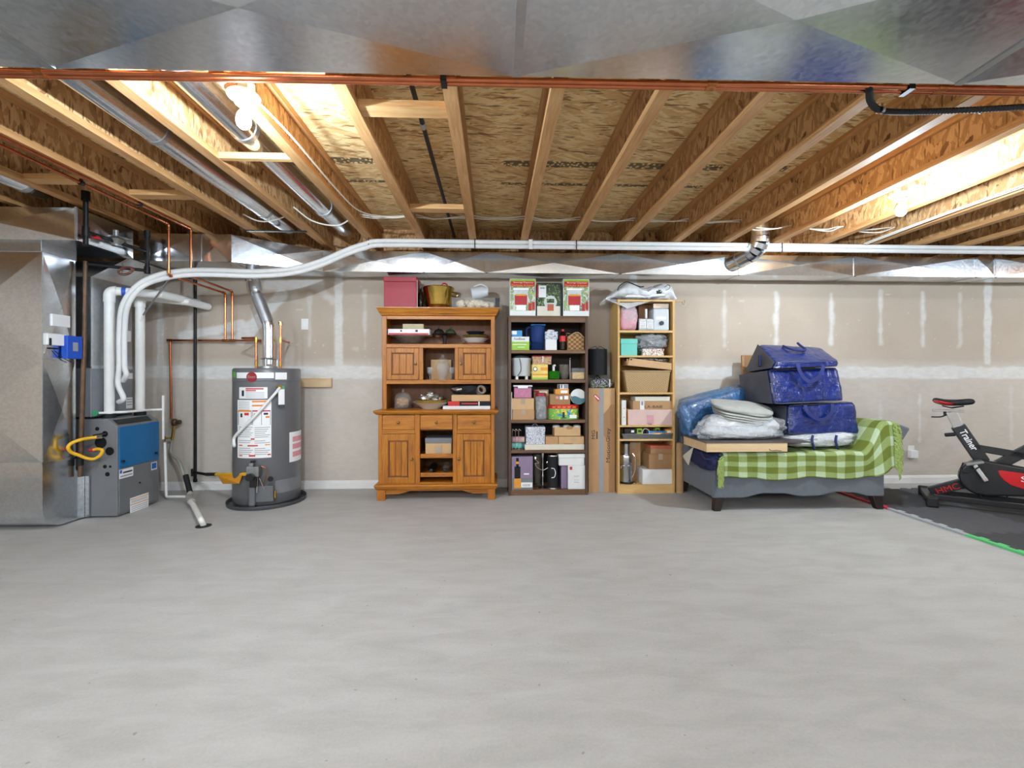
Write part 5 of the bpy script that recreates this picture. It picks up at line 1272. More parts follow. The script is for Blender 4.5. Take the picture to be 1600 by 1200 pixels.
# bottle niche
zn = zb(711)
t = carton('carton', 'small carton with grey lid in the bottle niche of the hutch', 'box', 664, 684.5, 706, HB + .06, .25, zn, 'cardboard_tan', 'lid'); t.children[1].data.materials[0] = MT['grey_card']; strip(t, 'packing_tape', .38, .62, .02, .52, 'tape', 1); F(t)
for u, v, mt, lb in ((673.5, 737, 'bottle_dark', 'dark wine bottle lying in the bottle niche'), (695, 733, 'glass_smoke', 'clear-shouldered bottle lying in the bottle niche')):
    c = pY(u, v, HB + .03); t = thing('wine_bottle', lb, 'bottle', 'bottles lying in the hutch niche'); z_ = zb(742.5) + .038
    ax = Matrix.Rotation(radians(-90), 3, 'X')
    MB().lathe([(.036, .26), (.037, .25), (.037, .12), (.032, .095), (.016, .07), (.014, .0)], (c.x, HB + .03, z_), 20, ax).build('glass', mt, t, smooth=True)
    MB().lathe([(.016, .035), (.0165, -.004), (.0, -.006)], (c.x, HB + .03, z_), 16, ax).build('foil_cap', 'black_plastic', t, smooth=True)

# ------------------------------------------------------------------ things on the dark bookcase
G = 'boxes on top of the dark bookcase'
def dispenser(lb, u0, u1, v0, Y):
    t = carton('boxed_jar', lb, 'box', u0, v0, u1, Y, .2, KTOP, 'white_card', 'plain', G)
    strip(t, 'garden_print', 0.02, .98, .0, .9, 'photo_print', 1); strip(t, 'lime', .02, .98, .9, .985, 'photo_print', 1); strip(t, 'white_card', .02, .98, .0, .14, 'photo_print', 2)
    strip(t, 'red_bright', .04, .96, .79, .93, 'banner', 3)
    stxt(t, 'Beverage Dispenser', 'ink_white', .15, .92, .868, .918); stxt(t, 'Distributeur de boisson', 'yellow_box', .07, .92, .803, .853)
    strip(t, 'print_glass', .16, .70, .30, .74, 'jar_print', 3); strip(t, 'drink_red', .19, .67, .30, .56, 'drink_print', 4); strip(t, 'ink_white', .13, .73, .70, .75, 'jar_lid_print', 4); strip(t, 'ink_white', .25, .62, .15, .29, 'jar_foot_print', 3)
    strip(t, 'drink_red', .72, .84, .14, .34, 'glass_print', 4); strip(t, 'drink_red', .86, .97, .17, .38, 'glass_print', 4); strip(t, 'orange_box', .22, .64, .54, .585, 'fruit_print', 5)
    F(t)
dispenser('boxed glass drink dispenser at the left on the dark bookcase', 796.5, 837, 435.5, 4.47)
dispenser('boxed glass drink dispenser at the right on the dark bookcase', 880, 920.5, 436, 4.475)
t = carton('boxed_terrarium', 'boxed glass plant dome between the two drink dispenser boxes', 'box', 838.5, 442, 877.5, 4.48, .18, KTOP, 'black_plastic', 'plain', G)
strip(t, 'foliage_print', .02, .94, .30, .97, 'photo_print', 1); strip(t, 'cream_card', .02, .94, .0, .30, 'photo_print', 1); strip(t, 'white_card', .08, .38, .56, .92, 'title_panel', 3); strip(t, 'red_board', .0, .06, .55, .95, 'edge_print', 3)
strip(t, 'ink_grey', .14, .32, .82, .86, 'title_print', 4)
v = t['f']; cx, zc, w_, h_ = v[0] + (v[1] - v[0]) * .55, v[3] + (v[4] - v[3]) * .42, v[1] - v[0], v[4] - v[3]
MB().lathe([(w_ * .26, 0), (w_ * .26, .0006), (0.001, .0007)], (cx, v[2] - .003, zc), 28, Matrix.Rotation(pi / 2, 3, 'X')).build('dome_print', 'print_glass', t)
strip(t, 'foliage_print', .40, .70, .40, .52, 'plant_print', 9); strip(t, 'terracotta', .43, .68, .16, .36, 'pot_print', 9); F(t)
Y = 4.475
# first shelf
Z = KZ[0]; G = 'things on the first shelf of the dark bookcase'
t = carton('green_box', 'white and lime green box on the first dark shelf', 'box', 798.9, 526, 827, Y, .2, Z, 'white_card', 'plain', G); strip(t, 'lime', 0, 1, .0, .62, 'green_print', 1); strip(t, 'ink_white', .06, .85, .40, .45, k=3); strip(t, 'ink_white', .35, .75, .2, .24, k=3); stxt(t, 'FoodSaver', 'ink', .16, .78, .76, .92, 4); f = F(t)
t = carton('tissue_box', 'small blue and white box on the lime green box', 'box', 799, 516.3, 816, Y + .01, .14, f[4] + .0005, 'sky_box', 'plain', G); strip(t, 'label_white', .02, .5, .35, .9, k=1); F(t)
t = thing('water_jug', 'tall blue plastic water filter jug on the first dark shelf', 'jug', G); c = pY(841, 507.5, Y); H = c.z - Z
MB().lathe([(.001, Z), (.068, Z), (.072, Z + .005), (.078, Z + H * .6), (.082, Z + H * .96), (.076, Z + H), (.001, Z + H)], (c.x, Y + .085, 0), 28, sx=.95).build('body', 'glass_blue', t, smooth=True)
MB().lathe([(.045, Z + H * .35), (.05, Z + H * .4), (.055, Z + H * .95)], (c.x, Y + .085, 0), 20).build('filter_insert', 'grey_pot', t, smooth=True)
MB().tube(spline([(c.x - .065, Y + .05, Z + H * .93), (c.x - .11, Y + .03, Z + H * .85), (c.x - .105, Y + .03, Z + H * .5), (c.x - .065, Y + .05, Z + H * .2)]), .010, 8).build('handle', 'glass_blue', t, smooth=True)
bx('lid', 'furnace_blue', t, c.x - .07, c.x + .075, Y + .02, Y + .15, Z + H - .004, Z + H + .008, bevel=.004)
t = carton('gift_box', 'small white gift box with patterned lid beside the blue jug', 'box', 852.5, 518.5, 870, Y + .005, .12, Z, 'white_card', 'plain', G); f = F(t); x0, x1, z0, z1 = rect(852, 518.3, 874, 530, Y); bx('lid', 'floral_blue', t, f[0] - .004, f[1] + .008, f[2] - .006, f[2] + .13, z0, f[4] + .003, bevel=.002); MB().blob((f[0] + .055, Y + .06, f[4] + .012), (.07, .05, .03), 2.4, 14, 8, .3, 8).build('bow', 'white_card', t, smooth=True)
t = thing('cola_bottle', 'cola bottle with red cap and red label', 'bottle', G); c = pY(880.5, 514, Y); H = c.z - Z
MB().lathe([(.02, Z), (.032, Z + .01), (.033, Z + H * .45), (.034, Z + H * .68), (.026, Z + H * .8), (.012, Z + H * .9), (.012, Z + H * .93)], (c.x, Y + .05, 0), 24).build('body', 'cola', t, smooth=True); MB().lathe([(.0345, Z + H * .42), (.0352, Z + H * .68)], (c.x, Y + .05, 0), 24, cap=False).build('label', 'red_bright', t, smooth=True); MB().lathe([(.014, Z + H * .91), (.014, Z + H), (.0, Z + H)], (c.x, Y + .05, 0), 16).build('cap', 'red_bright', t)
t = thing('wicker_basket', 'house-shaped wicker basket at the right of the first dark shelf', 'basket', G)
x0, x1, z0, z1 = rect(887, 520, 913, 547, Y); zs_ = z1 - .045
MB().prism([(x0, Y + .01, Z), (x1, Y + .01, Z), (x1, Y + .01, zs_), ((x0 + x1) / 2 + .01, Y + .01, z1), (x0, Y + .01, zs_)], (0, .16, 0)).build('weave', 'wicker', t, bevel=.004)
MB().tube(spline([(x0, Y + .008, zs_), ((x0 + x1) / 2 + .01, Y + .006, z1 + .004), (x1, Y + .008, zs_)]), .005, 8).build('rim', 'seagrass', t, smooth=True); MB().tube(spline([(x0 + .01, Y + .09, zs_), (x0 + .0, Y + .07, z1 - .0), (x0 + .06, Y + .08, z1 - .01)]), .004, 8).build('handle', 'wicker', t, smooth=True)
# second shelf
Z = KZ[1]; G = 'things on the second shelf of the dark bookcase'
t = thing('slow_cooker', 'white slow cooker with glass lid and dangling black cord', 'cooker', G); c = pY(815.5, 559, Y); H = c.z - Z; R = .098
MB().lathe([(.06, Z + .03), (R * .93, Z + .035), (R * .97, Z + .06), (R, Z + H * .88), (R * 1.06, Z + H * .92), (R * 1.06, Z + H * .99), (R * .9, Z + H), (.001, Z + H)], (c.x, Y + R + .01, 0), 36).build('pot', 'grey_pot', t, smooth=True)
for a in (.8, 2.4, 4.0, 5.5): bx('foot', 'ceramic', t, c.x + .07 * cos(a) - .012, c.x + .07 * cos(a) + .012, Y + R + .07 * sin(a) - .012, Y + R + .07 * sin(a) + .012, Z, Z + .034)
MB().lathe([(R * .95, Z + H), (R * .7, Z + H + .02), (.02, Z + H + .03)], (c.x, Y + R + .01, 0), 30).build('lid', 'glass', t, smooth=True)
MB().tube(spline([(c.x - .025, Y + .004, Z + H * .98), (c.x - .012, Y, Z + H * .7), (c.x - .012, Y, Z + H * .4), (c.x - .045, Y - .002, Z + H * .16)]), .0035, 6).build('cord', 'black_plastic', t, smooth=True); bx('side_handle', 'ceramic', t, c.x + R * .98, c.x + R * 1.18, Y + R - .02, Y + R + .03, Z + H * .28, Z + H * .38, bevel=.004)
t = carton('yellow_box', 'pale yellow box with round emblem on the second dark shelf', 'box', 831.5, 569.5, 856, Y, .17, Z, 'yellow_box', 'plain', G); strip(t, 'orange_box', .0, 1, .28, .38, k=1); strip(t, 'orange_box', .55, 1, .6, .8, k=1); strip(t, 'lime', .0, 1, 0, .12, k=1); v = t['f']; MB().lathe([(.022, 0), (.022, .0006), (.015, .0007)], (v[0] + .03, Y - .0034, v[4] - .045), 20, Matrix.Rotation(pi / 2, 3, 'X')).build('emblem', 'ink', t); MB().lathe([(.016, 0), (.001, .0006)], (v[0] + .03, Y - .0042, v[4] - .045), 20, Matrix.Rotation(pi / 2, 3, 'X')).build('emblem_centre', 'ink_white', t); f = F(t)
t = carton('patterned_box', 'wicker-look box with red trim on the pale yellow box', 'box', 832, 556, 862, Y + .005, .16, f[4] + .0005, 'checker_red', 'lid', G); strip(t, 'red_board', 0, 1, .86, 1, k=2); strip(t, 'ink_white', .52, .56, .25, .95, k=3); F(t)
t = thing('green_soap', 'green liquid bottle with white pump on the second dark shelf', 'bottle', G); c = pY(866, 570, Y); H = .2
bx('bottle', 'glass_green', t, c.x - .05, c.x + .055, Y + .02, Y + .09, Z, Z + .085, bevel=.012); MB().tube([(c.x - .0, Y + .05, Z + .085), (c.x, Y + .05, Z + .14)], .012, 12).build('pump', 'white_card', t); MB().tube([(c.x, Y + .05, Z + .14), (c.x + .01, Y + .02, Z + .14)], .009, 10).build('nozzle', 'white_card', t)
t = thing('vase', 'smoky glass vase on the second dark shelf', 'vase', G); c = pY(884, 566, Y); MB().lathe([(a * .055, Z + b * .15) for a, b in wall_prof([(.6, 0), (.7, .05), (1, .5), (.9, .9), (1, 1)], .08)], (c.x, Y + .1, 0), 24).build('body', 'glass_smoke', t, smooth=True); MB().lathe([(.03, Z), (.034, Z + .005)], (c.x, Y + .1, 0), 20).build('foot', 'glass_smoke', t)
t = thing('pasta_container', 'clear food container half full of pasta', 'container', G); x0, x1, z0, z1 = rect(894, 575, 914, 592, Y); bx('shell', 'clear_plastic', t, x0, x1, Y, Y + .12, Z, z1, bevel=.004); bx('pasta', 'pasta', t, x0 + .004, x1 - .004, Y + .005, Y + .115, Z + .004, Z + (z1 - Z) * .62, bevel=.004)
t = thing('skewer', 'thin metal skewer leaning upright beside the pasta container', 'skewer', G); x_ = XU(891, Y); MB().tube([(x_, Y + .005, Z), (x_, Y + .012, ZV(891, 562, Y))], .003, 8).build('rod', 'silver', t); MB().blob((x_, Y + .012, ZV(891, 560, Y)), (.012, .012, .016), 2, 10, 8).build('knob', 'silver', t, smooth=True)
# third shelf
Z = KZ[2]; G = 'things on the third shelf of the dark bookcase'
t = carton('carton', 'lower plain brown carton at the left of the third dark shelf', 'box', 801, 640, 835, Y, .2, Z, 'cardboard', 'flap', G); f = F(t)
t = carton('carton', 'upper plain brown carton under the pink container', 'box', 800, 622.5, 834.5, Y + .003, .2, f[4] + .0005, 'cardboard_tan', 'flap', G); f = F(t)
t = thing('pink_container', 'clear container of pink pieces with white clip lid', 'container', G); x0, x1, z0, z1 = rect(802, 602, 832, 622, Y); z0 = f[4] + .0005
bx('shell', 'clear_plastic', t, x0 + .006, x1 - .006, Y + .01, Y + .15, z0, z1 - .014, bevel=.006); bx('contents', 'pink_deep', t, x0 + .01, x1 - .01, Y + .014, Y + .146, z0 + .003, z1 - .025, bevel=.008); bx('lid', 'white_card', t, x0, x1, Y + .004, Y + .156, z1 - .014, z1, bevel=.003); bx('clip', 'ink_white', t, x0 + .045, x1 - .045, Y, Y + .008, z1 - .03, z1 - .004, bevel=.003)
t = thing('thin_board', 'thin white board standing against the left side of the third dark shelf', 'board', G); bx('board', 'cream_card', t, XU(798.8, Y), XU(800.2, Y), Y + .002, Y + .2, Z, ZV(799, 613, Y)); bx('edge', 'white_card', t, XU(798.8, Y), XU(800.2, Y), Y, Y + .002, Z, ZV(799, 613, Y))
t = carton('brown_pack', 'brown carton with red and white stickers behind the clear jar', 'box', 834, 609, 857, Y + .12, .1, Z, 'cardboard_tan', 'plain', G); strip(t, 'red_board', .0, .35, .9, .97, k=1); strip(t, 'ink_white', .4, .9, .88, .95, k=1); F(t)
t = thing('storage_jar', 'tall frosted plastic jar with red lid', 'jar', G); c = pY(846, 614, Y); H = c.z - Z
MB().lathe([(.05, Z), (.056, Z + .008), (.058, Z + H * .25), (.054, Z + H * .3), (.058, Z + H * .36), (.058, Z + H * .82), (.048, Z + H * .88), (.001, Z + H * .88)], (c.x, Y + .062, 0), 28).build('body', 'grey_film', t, smooth=True); MB().lathe([(.05, Z + H * .86), (.051, Z + H * .97), (.045, Z + H), (.0, Z + H)], (c.x, Y + .062, 0), 24).build('lid', 'red_board', t, smooth=True)
t = thing('candy_tin', 'oval tin with red lid and colourful cyclist print', 'tin', G); x0, x1, z0, z1 = rect(857.5, 632.5, 907, 656, Y); cx = (x0 + x1) / 2; rx = (x1 - x0) / 2; zl = z1 - (z1 - Z) * .27
MB().lathe([(1, Z), (1, zl)], (cx, Y + .08, 0), 40, sx=rx * .97, sy=.078).build('body', 'splash', t, smooth=True); MB().lathe([(1, zl), (1.0, z1 - .003), (.97, z1), (.0, z1)], (cx, Y + .08, 0), 40, sx=rx, sy=.08).build('lid', 'red_bright', t, smooth=True)
p0 = (cx - .015, Y - .0006, Z + .015); bx('cyclist_print', 'ink', t, cx - .02, cx + .0, Y - .001, Y + .002, Z + .02, Z + .075); bx('cyclist_print', 'brick_teal', t, cx - .035, cx + .02, Y - .001, Y + .003, Z + .01, Z + .022); bx('name_panel', 'ink_white', t, cx + .05, cx + .12, Y + .004, Y + .02, Z + .012, Z + .045)
for k in range(5): bx('lid_print', 'orange_box', t, cx - .12 + k * .05, cx - .09 + k * .05, Y - .0015, Y + .006, zl + .012, zl + .02)
f4 = z1
t = carton('carton', 'square brown carton with faded print on the red-lidded tin', 'box', 859.5, 616, 891, Y + .01, .14, f4 + .0005, 'cardboard_dark', 'flap', G, tape=None); strip(t, 'ink_pink', .28, .42, .55, .8, k=1); strip(t, 'ink_white', .48, .62, .5, .8, k=1); strip(t, 'ink_white', .7, .9, .5, .85, k=1); f = F(t)
t = carton('orange_box', 'small orange box on the square brown carton', 'box', 867.5, 608, 889, Y + .015, .12, f[4] + .0005, 'orange_box', 'plain', G); strip(t, 'ink_white', .4, .9, .2, .75, k=1); f = F(t)
t = carton('small_box', 'little black and white box at the top of the carton pile', 'box', 872.5, 600.2, 888, Y + .02, .1, f[4] + .0005, 'white_card', 'plain', G); strip(t, 'ink', .0, .15, .05, .95, k=1); strip(t, 'ink', .28, .38, .2, .9, k=1); strip(t, 'ink_grey', .55, 1, .1, .9, k=1); F(t)
t = thing('round_tray', 'round white and slate plate leaning on the tin', 'plate', G); c = pY(903.5, 621, Y + .02); R = .078
ax = Matrix.Rotation(radians(82), 3, 'X'); zc = f4 + R * .995
MB().lathe([(.001, 0), (R * .9, 0), (R, .006), (R, .012), (R * .92, .012), (.001, .008)], (c.x, Y + .035, zc), 32, ax).build('plate', 'white_card', t, smooth=True)
P = [Vector((c.x - R * .97, Y + .006, zc + .01))] + [Vector((c.x + R * (-.97 + 1.94 * i / 10), Y + .006, zc + .012 * sin(i / 10 * 6.28) - .004)) for i in range(1, 11)]
Q = [Vector((c.x + R * .97 * cos(a), Y + .006, zc + R * .97 * sin(a))) for a in [radians(-18 - 12 * i) for i in range(13)]]
MB().prism(P + Q, (0, -.0015, 0)).build('slate_glaze', 'brick_teal', t)
# fourth shelf
Z = KZ[3]; G = 'things on the fourth shelf of the dark bookcase'
t = carton('cream_board', 'long cream flat box across the fourth dark shelf', 'box', 820, 694.5, 913, Y, .2, Z, 'cream_card', 'plain', G); f = F(t); zc = f[4] + .0005
t = carton('floral_box', 'blue and white floral gift box', 'box', 821.5, 667, 852, Y + .01, .15, zc, 'floral_blue', 'lid', G); v = F(t); MB().tube(spline([((v[0] + v[1]) / 2 - .03, Y + .08, v[4]), ((v[0] + v[1]) / 2, Y + .08, v[4] + .025), ((v[0] + v[1]) / 2 + .03, Y + .08, v[4])]), .006, 8).build('bow', 'ink_grey', t, smooth=True)
t = carton('carton', 'low brown carton right of the floral box', 'box', 852.5, 682, 872.5, Y + .012, .15, zc, 'cardboard', 'flap', G, tape=None); f1 = F(t)
t = carton('carton', 'low brown carton with tab at the right of the fourth dark shelf', 'box', 873, 682, 912.5, Y + .008, .16, zc, 'cardboard_tan', 'flap', G, tape=None); strip(t, 'cardboard_dark', .2, .55, -.1, .12, 'tab', 1); strip(t, 'ink_grey', .45, .7, .6, .66, k=1); f = F(t)
t = thing('open_carton', 'open tan carton with white paper bundles on the two low cartons', 'box', G); x0, x1, z0, z1 = rect(866, 668, 908, 682, Y); z0 = f[4] + .0005; yy = Y + .015
for nm, a in (('front_wall', (x0, x1, yy, yy + .004)), ('back_wall', (x0, x1, yy + .13, yy + .134)), ('side_wall', (x0, x0 + .004, yy, yy + .134)), ('side_wall', (x1 - .004, x1, yy, yy + .134)), ('bottom', (x0, x1, yy, yy + .134))): bx(nm, 'cardboard_tan', t, *a, z0, z0 + .004 if nm == 'bottom' else z1)
for i in range(3): MB().blob((x0 + .03 + i * (x1 - x0 - .06) / 2, yy + .06, z1), (.075, .09, .04), 3, 16, 10, .1, 6, i).build('paper_bundle', 'white_card', t, smooth=True)
MB().lathe([(.034, 0), (.034, .0008), (.001, .0009)], ((x0 + x1) / 2 + .02, yy, z1 - .004), 20, Matrix.Rotation(pi / 2, 3, 'X'), sy=.5).build('hand_cutout', 'cardboard_dark', t)
t = thing('wire_rack', 'white wire rack at the left of the fourth dark shelf', 'rack', G); x_ = XU(800.5, Y)
for i in range(3):
    xx = x_ + i * .032; MB().tube(spline([(xx, Y + .004, Z + .004), (xx, Y + .004, Z + .19), (xx + .012, Y + .004, Z + .20), (xx + .02, Y + .006, Z + .19)]), .003, 6).build('hook', 'chrome', t, smooth=True)
MB().tube([(x_, Y + .004, Z + .004), (x_ + .1, Y + .004, Z + .004), (x_ + .09, Y + .12, Z + .004)], .003, 6).build('base_wire', 'chrome', t)
for k, (mt, lb) in enumerate((('teal', 'teal ribbon roll behind the wire rack'), ('pink', 'pink ribbon roll on the teal roll'))):
    t = thing('ribbon_roll', lb, 'roll', G); MB().cyl((XU(799.5, Y + .05), Y + .075, Z + .032 + k * .062), (XU(815, Y + .05), Y + .075, Z + .032 + k * .062), .0305, 20).build('roll', mt, t, smooth=True); MB().cyl((XU(815, Y + .05), Y + .075, Z + .032 + k * .062), (XU(819.5, Y + .05), Y + .075, Z + .032 + k * .062), .0298, 20).build('end_band', 'pink_pale' if k else 'brick_teal', t, smooth=True)
# fifth shelf
Z = KZ[4]; G = 'things on the bottom shelf of the dark bookcase'
t = carton('wine_box', 'purple boxed wine carton with bottle picture', 'box', 799.2, 713.5, 832.5, Y, .2, Z, 'purple_box', 'plain', G)
strip(t, 'grey_card', 0.01, .99, .0, .36, 'ground_print', 1); strip(t, 'bottle_dark', .14, .42, .1, .70, 'bottle_print', 2); strip(t, 'bottle_dark', .22, .34, .68, .96, 'neck_print', 2); strip(t, 'orange_box', .21, .35, .78, .85, 'foil_print', 3); strip(t, 'orange_box', .12, .44, .05, .34, 'label_print', 3); strip(t, 'ink_white', .45, .98, .07, .22, 'barcode_panel', 3); strip(t, 'ink_white', .58, .82, .455, .495, 'title_print', 3)
for k in range(9): strip(t, 'ink', .52 + k * .042, .535 + k * .042, .10, .17, 'barcode_bar', 4)
F(t)
t = thing('candelabra', 'silver candelabra with curled arms on the bottom dark shelf', 'candelabra', G); c = pY(849, 709, Y); H = c.z - Z
MB().lathe([(.045, Z), (.046, Z + .006), (.02, Z + .018), (.008, Z + .03), (.007, Z + H * .3), (.013, Z + H * .34), (.007, Z + H * .38), (.006, Z + H * .85), (.014, Z + H * .9), (.012, Z + H)], (c.x, Y + .055, 0), 20).build('column', 'silver', t, smooth=True)
for s in (-1, 1):
    MB().tube(spline([(c.x, Y + .055, Z + H * .5), (c.x + s * .05, Y + .05, Z + H * .58), (c.x + s * .075, Y + .05, Z + H * .70), (c.x + s * .04, Y + .05, Z + H * .72), (c.x + s * .075, Y + .05, Z + H * .82)]), .0045, 8).build('arm', 'silver', t, smooth=True); MB().lathe([(.008, Z + H * .81), (.018, Z + H * .84), (.014, Z + H * .9)], (c.x + s * .075, Y + .05, 0), 14).build('candle_cup', 'silver', t, smooth=True)
t = thing('glass_cylinder', 'tall smoky glass vase behind the candelabra', 'vase', G); c = pY(841, 711, Y + .1); MB().lathe([(a * .05, Z + b * (c.z - Z)) for a, b in wall_prof([(.9, 0), (.7, .1), (1, .95), (1.05, 1)], .06)], (c.x, Y + .19, 0), 24).build('body', 'glass_smoke', t, smooth=True); MB().lathe([(.046, Z), (.046, Z + .01)], (c.x, Y + .19, 0), 20).build('base', 'glass_smoke', t)
t = thing('black_canister', 'black cylinder canister with white swirl', 'canister', G); c = pY(864.5, 711.5, Y); H = c.z - Z; MB().lathe([(.052, Z + .006), (.052, Z + H - .012)], (c.x, Y + .056, 0), 28).build('body', 'black_cloth', t, smooth=True)
for z_ in (Z, Z + H - .014): MB().lathe([(.053, z_), (.0535, z_ + .008), (.05, z_ + .014), (0, z_ + .014)], (c.x, Y + .056, 0), 28).build('rim', 'silver', t, smooth=True)
MB().tube(spline([(c.x - .02, Y + .003, Z + H * .62), (c.x + .01, Y + .002, Z + H * .6), (c.x + .022, Y + .003, Z + H * .48), (c.x + .01, Y + .002, Z + H * .36), (c.x - .018, Y + .003, Z + H * .34)]), .004, 6).build('swirl_print', 'ink_white', t)
t = carton('white_box', 'upright white box with small red square on the bottom dark shelf', 'box', 887.5, 727.3, 914, Y, .2, Z, 'white_card', 'plain', G); strip(t, 'ink_red', .1, .25, .82, .95, 'red_square', 1)
for k, q in enumerate((.55, .52, .38, .30, .28)): strip(t, 'ink_grey', .35, .66 - .05 * (k % 2), q, q + .012, 'print_line', 1)
f = F(t)
t = carton('white_box', 'low white box lying across the upright boxes', 'box', 872.8, 709.3, 914, Y - .004, .2, f[4] + .0005, 'white_card', 'lid', G); F(t)
t = carton('dark_box', 'narrow dark box left of the upright white box', 'box', 877, 728, 886, Y + .03, .16, Z, 'purple_box', 'plain', G); F(t)

# ------------------------------------------------------------------ tall carton, lamp
t = thing('tall_carton', 'tall brown taped carton standing between the two bookcases', 'carton'); CF = 4.545
x0, x1 = XU(919.5, CF), XU(961, CF); z1 = ZV(940, 606.5, CF)
bx('body', 'cardboard', t, x0, x1, CF, BK - .005, 0, z1, bevel=.003); bx('grey_tape', 'ink_grey', t, XU(936, CF), XU(943, CF), CF - .0008, CF - .0001, 0.003, z1 - .002)
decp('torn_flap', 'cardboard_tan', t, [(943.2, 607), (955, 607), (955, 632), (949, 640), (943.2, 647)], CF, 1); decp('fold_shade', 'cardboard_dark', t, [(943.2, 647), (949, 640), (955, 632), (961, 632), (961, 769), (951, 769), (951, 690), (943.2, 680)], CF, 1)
lb = decp('red_sticker', 'ink_red', t, [(927, 618), (930.5, 615.5), (938, 623), (935, 628)], CF, 3); decp('sticker_line', 'ink_white', lb, [(928.6, 618.6), (930, 617.4), (936.6, 623.6), (935.4, 625)], CF, 4)
P = lambda u, v: pY(u, v, CF - .002)
txt('MG', P(930, 686), P(930, 672.5) - P(930, 686), P(924.5, 686) - P(930, 686), 'ink', t); txt('MotionGrey', P(955, 722.5), P(955, 669) - P(955, 722.5), P(947, 722.5) - P(955, 722.5), 'ink', t); decp('small_print', 'ink', t, [(932, 674), (933.6, 674), (933.6, 686), (932, 686)], CF, 5)
ZT = z1
t = thing('table_lamp', 'table lamp with black drum shade standing on the tall carton', 'lamp'); Y = 4.57
x0, x1, z0, zs_ = rect(921, 545, 952, 586, Y); cx = (x0 + x1) / 2; R = (x1 - x0) / 2
MB().lathe([(R, z0), (R, zs_), (R - .003, zs_), (R - .003, z0), (R, z0)], (cx, Y + R, 0), 36, cap=False).build('shade', 'black_fabric', t, smooth=True)
MB().lathe([(.05, ZT), (.052, ZT + .01), (.02, ZT + .02), (.045, ZT + .06), (.05, ZT + .09), (.03, ZT + .115), (.01, ZT + .125), (.008, zs_ - .03)], (cx, Y + R, 0), 24).build('base', 'lamp_floral', t, smooth=True)
MB().tube(spline([(cx - R * .9, Y + R, zs_), (cx - R * .2, Y + R, zs_ + .03), (cx + .0, Y + R, zs_ + .008), (cx + R * .3, Y + R, zs_ + .03), (cx + R * .9, Y + R, zs_)]), .003, 6).build('harp', 'black_iron', t)
t = thing('floral_clutter', 'dark floral patterned pouch around the lamp foot on the tall carton', 'pouch'); x0, x1, z0, z1 = rect(922, 587, 957, 606, 4.555)
MB().blob(((x0 + x1) / 2, 4.575, ZT + .045), (x1 - x0, .04, .09), 3.5, 26, 14, .18, 9, 4).build('pouch', 'lamp_floral', t, smooth=True); bx('bottle_strip', 'label_white', t, x1 - .035, x1 - .022, 4.552, 4.562, ZT + .01, ZT + .09)
# cardboard tube
t = thing('cardboard_tube', 'long cardboard tube standing right of the pale bookcase', 'tube'); c = pZ(1062, 771, 0); cy = 4.52; cx = XU(1061.5, cy)
MB().lathe([(.04, 0), (.04, .50), (.036, .50), (.036, .002)], (cx, cy, 0), 22).build('tube', 'cardboard', t, smooth=True); MB().lathe([(.0405, 0), (.0405, .012), (0, .012)], (cx, cy, 0), 22).build('end_cap', 'cardboard_tan', t)
# ------------------------------------------------------------------ things in the pale bookcase
Y = PF + .012
def hexblob(corners, p=7.0, n=44, m=26, amp=0.0, freq=5.0, seed=0.0):
    """soft body filling a bent box: corners x-, x+ / y-, y+ / z-, z+ as {(i,j,k): point}"""
    mb = MB(); N = max(6, n // 3); keys = {}; raw = []; fs = []
    def vid(q):
        kk = (round(q[0] * 4 * N), round(q[1] * 4 * N), round(q[2] * 4 * N))
        if kk not in keys:
            keys[kk] = len(raw); w_ = Vector(q)
            w_ = w_ / (abs(w_.x) ** p + abs(w_.y) ** p + abs(w_.z) ** p) ** (1 / p)
            if amp:
                w_ = w_ * (1 + amp * noise.fractal(w_ * freq * .35 + Vector((seed, seed * 1.7, -seed)), .9, 2.2, 4))
            raw.append(w_)
        return keys[kk]
    for ax in range(3):
        for sg in (-1, 1):
            for i in range(N):
                for j in range(N):
                    f = []
                    for a, b in ((i, j), (i + 1, j), (i + 1, j + 1), (i, j + 1)):
                        q = [0, 0, 0]; q[ax] = sg; q[(ax + 1) % 3] = 2 * a / N - 1; q[(ax + 2) % 3] = 2 * b / N - 1
                        f.append(vid(q))
                    fs.append(tuple(f if sg > 0 else f[::-1]))
    mb.add(raw, fs)
    out = []
    for v in mb.v:
        a, b, c = [(q + 1) / 2 for q in v]; P = Vector((0, 0, 0))
        for i in (0, 1):
            for j in (0, 1):
                for k in (0, 1):
                    P += Vector(corners[i, j, k]) * ((a if i else 1 - a) * (b if j else 1 - b) * (c if k else 1 - c))
        out.append(tuple(P))
    mb.v = out; return mb
def corners(x0, x1, y0, y1, z0, z1): return {(i, j, k): ((x0, x1)[i], (y0, y1)[j], (z0, z1)[k]) for i in (0, 1) for j in (0, 1) for k in (0, 1)}
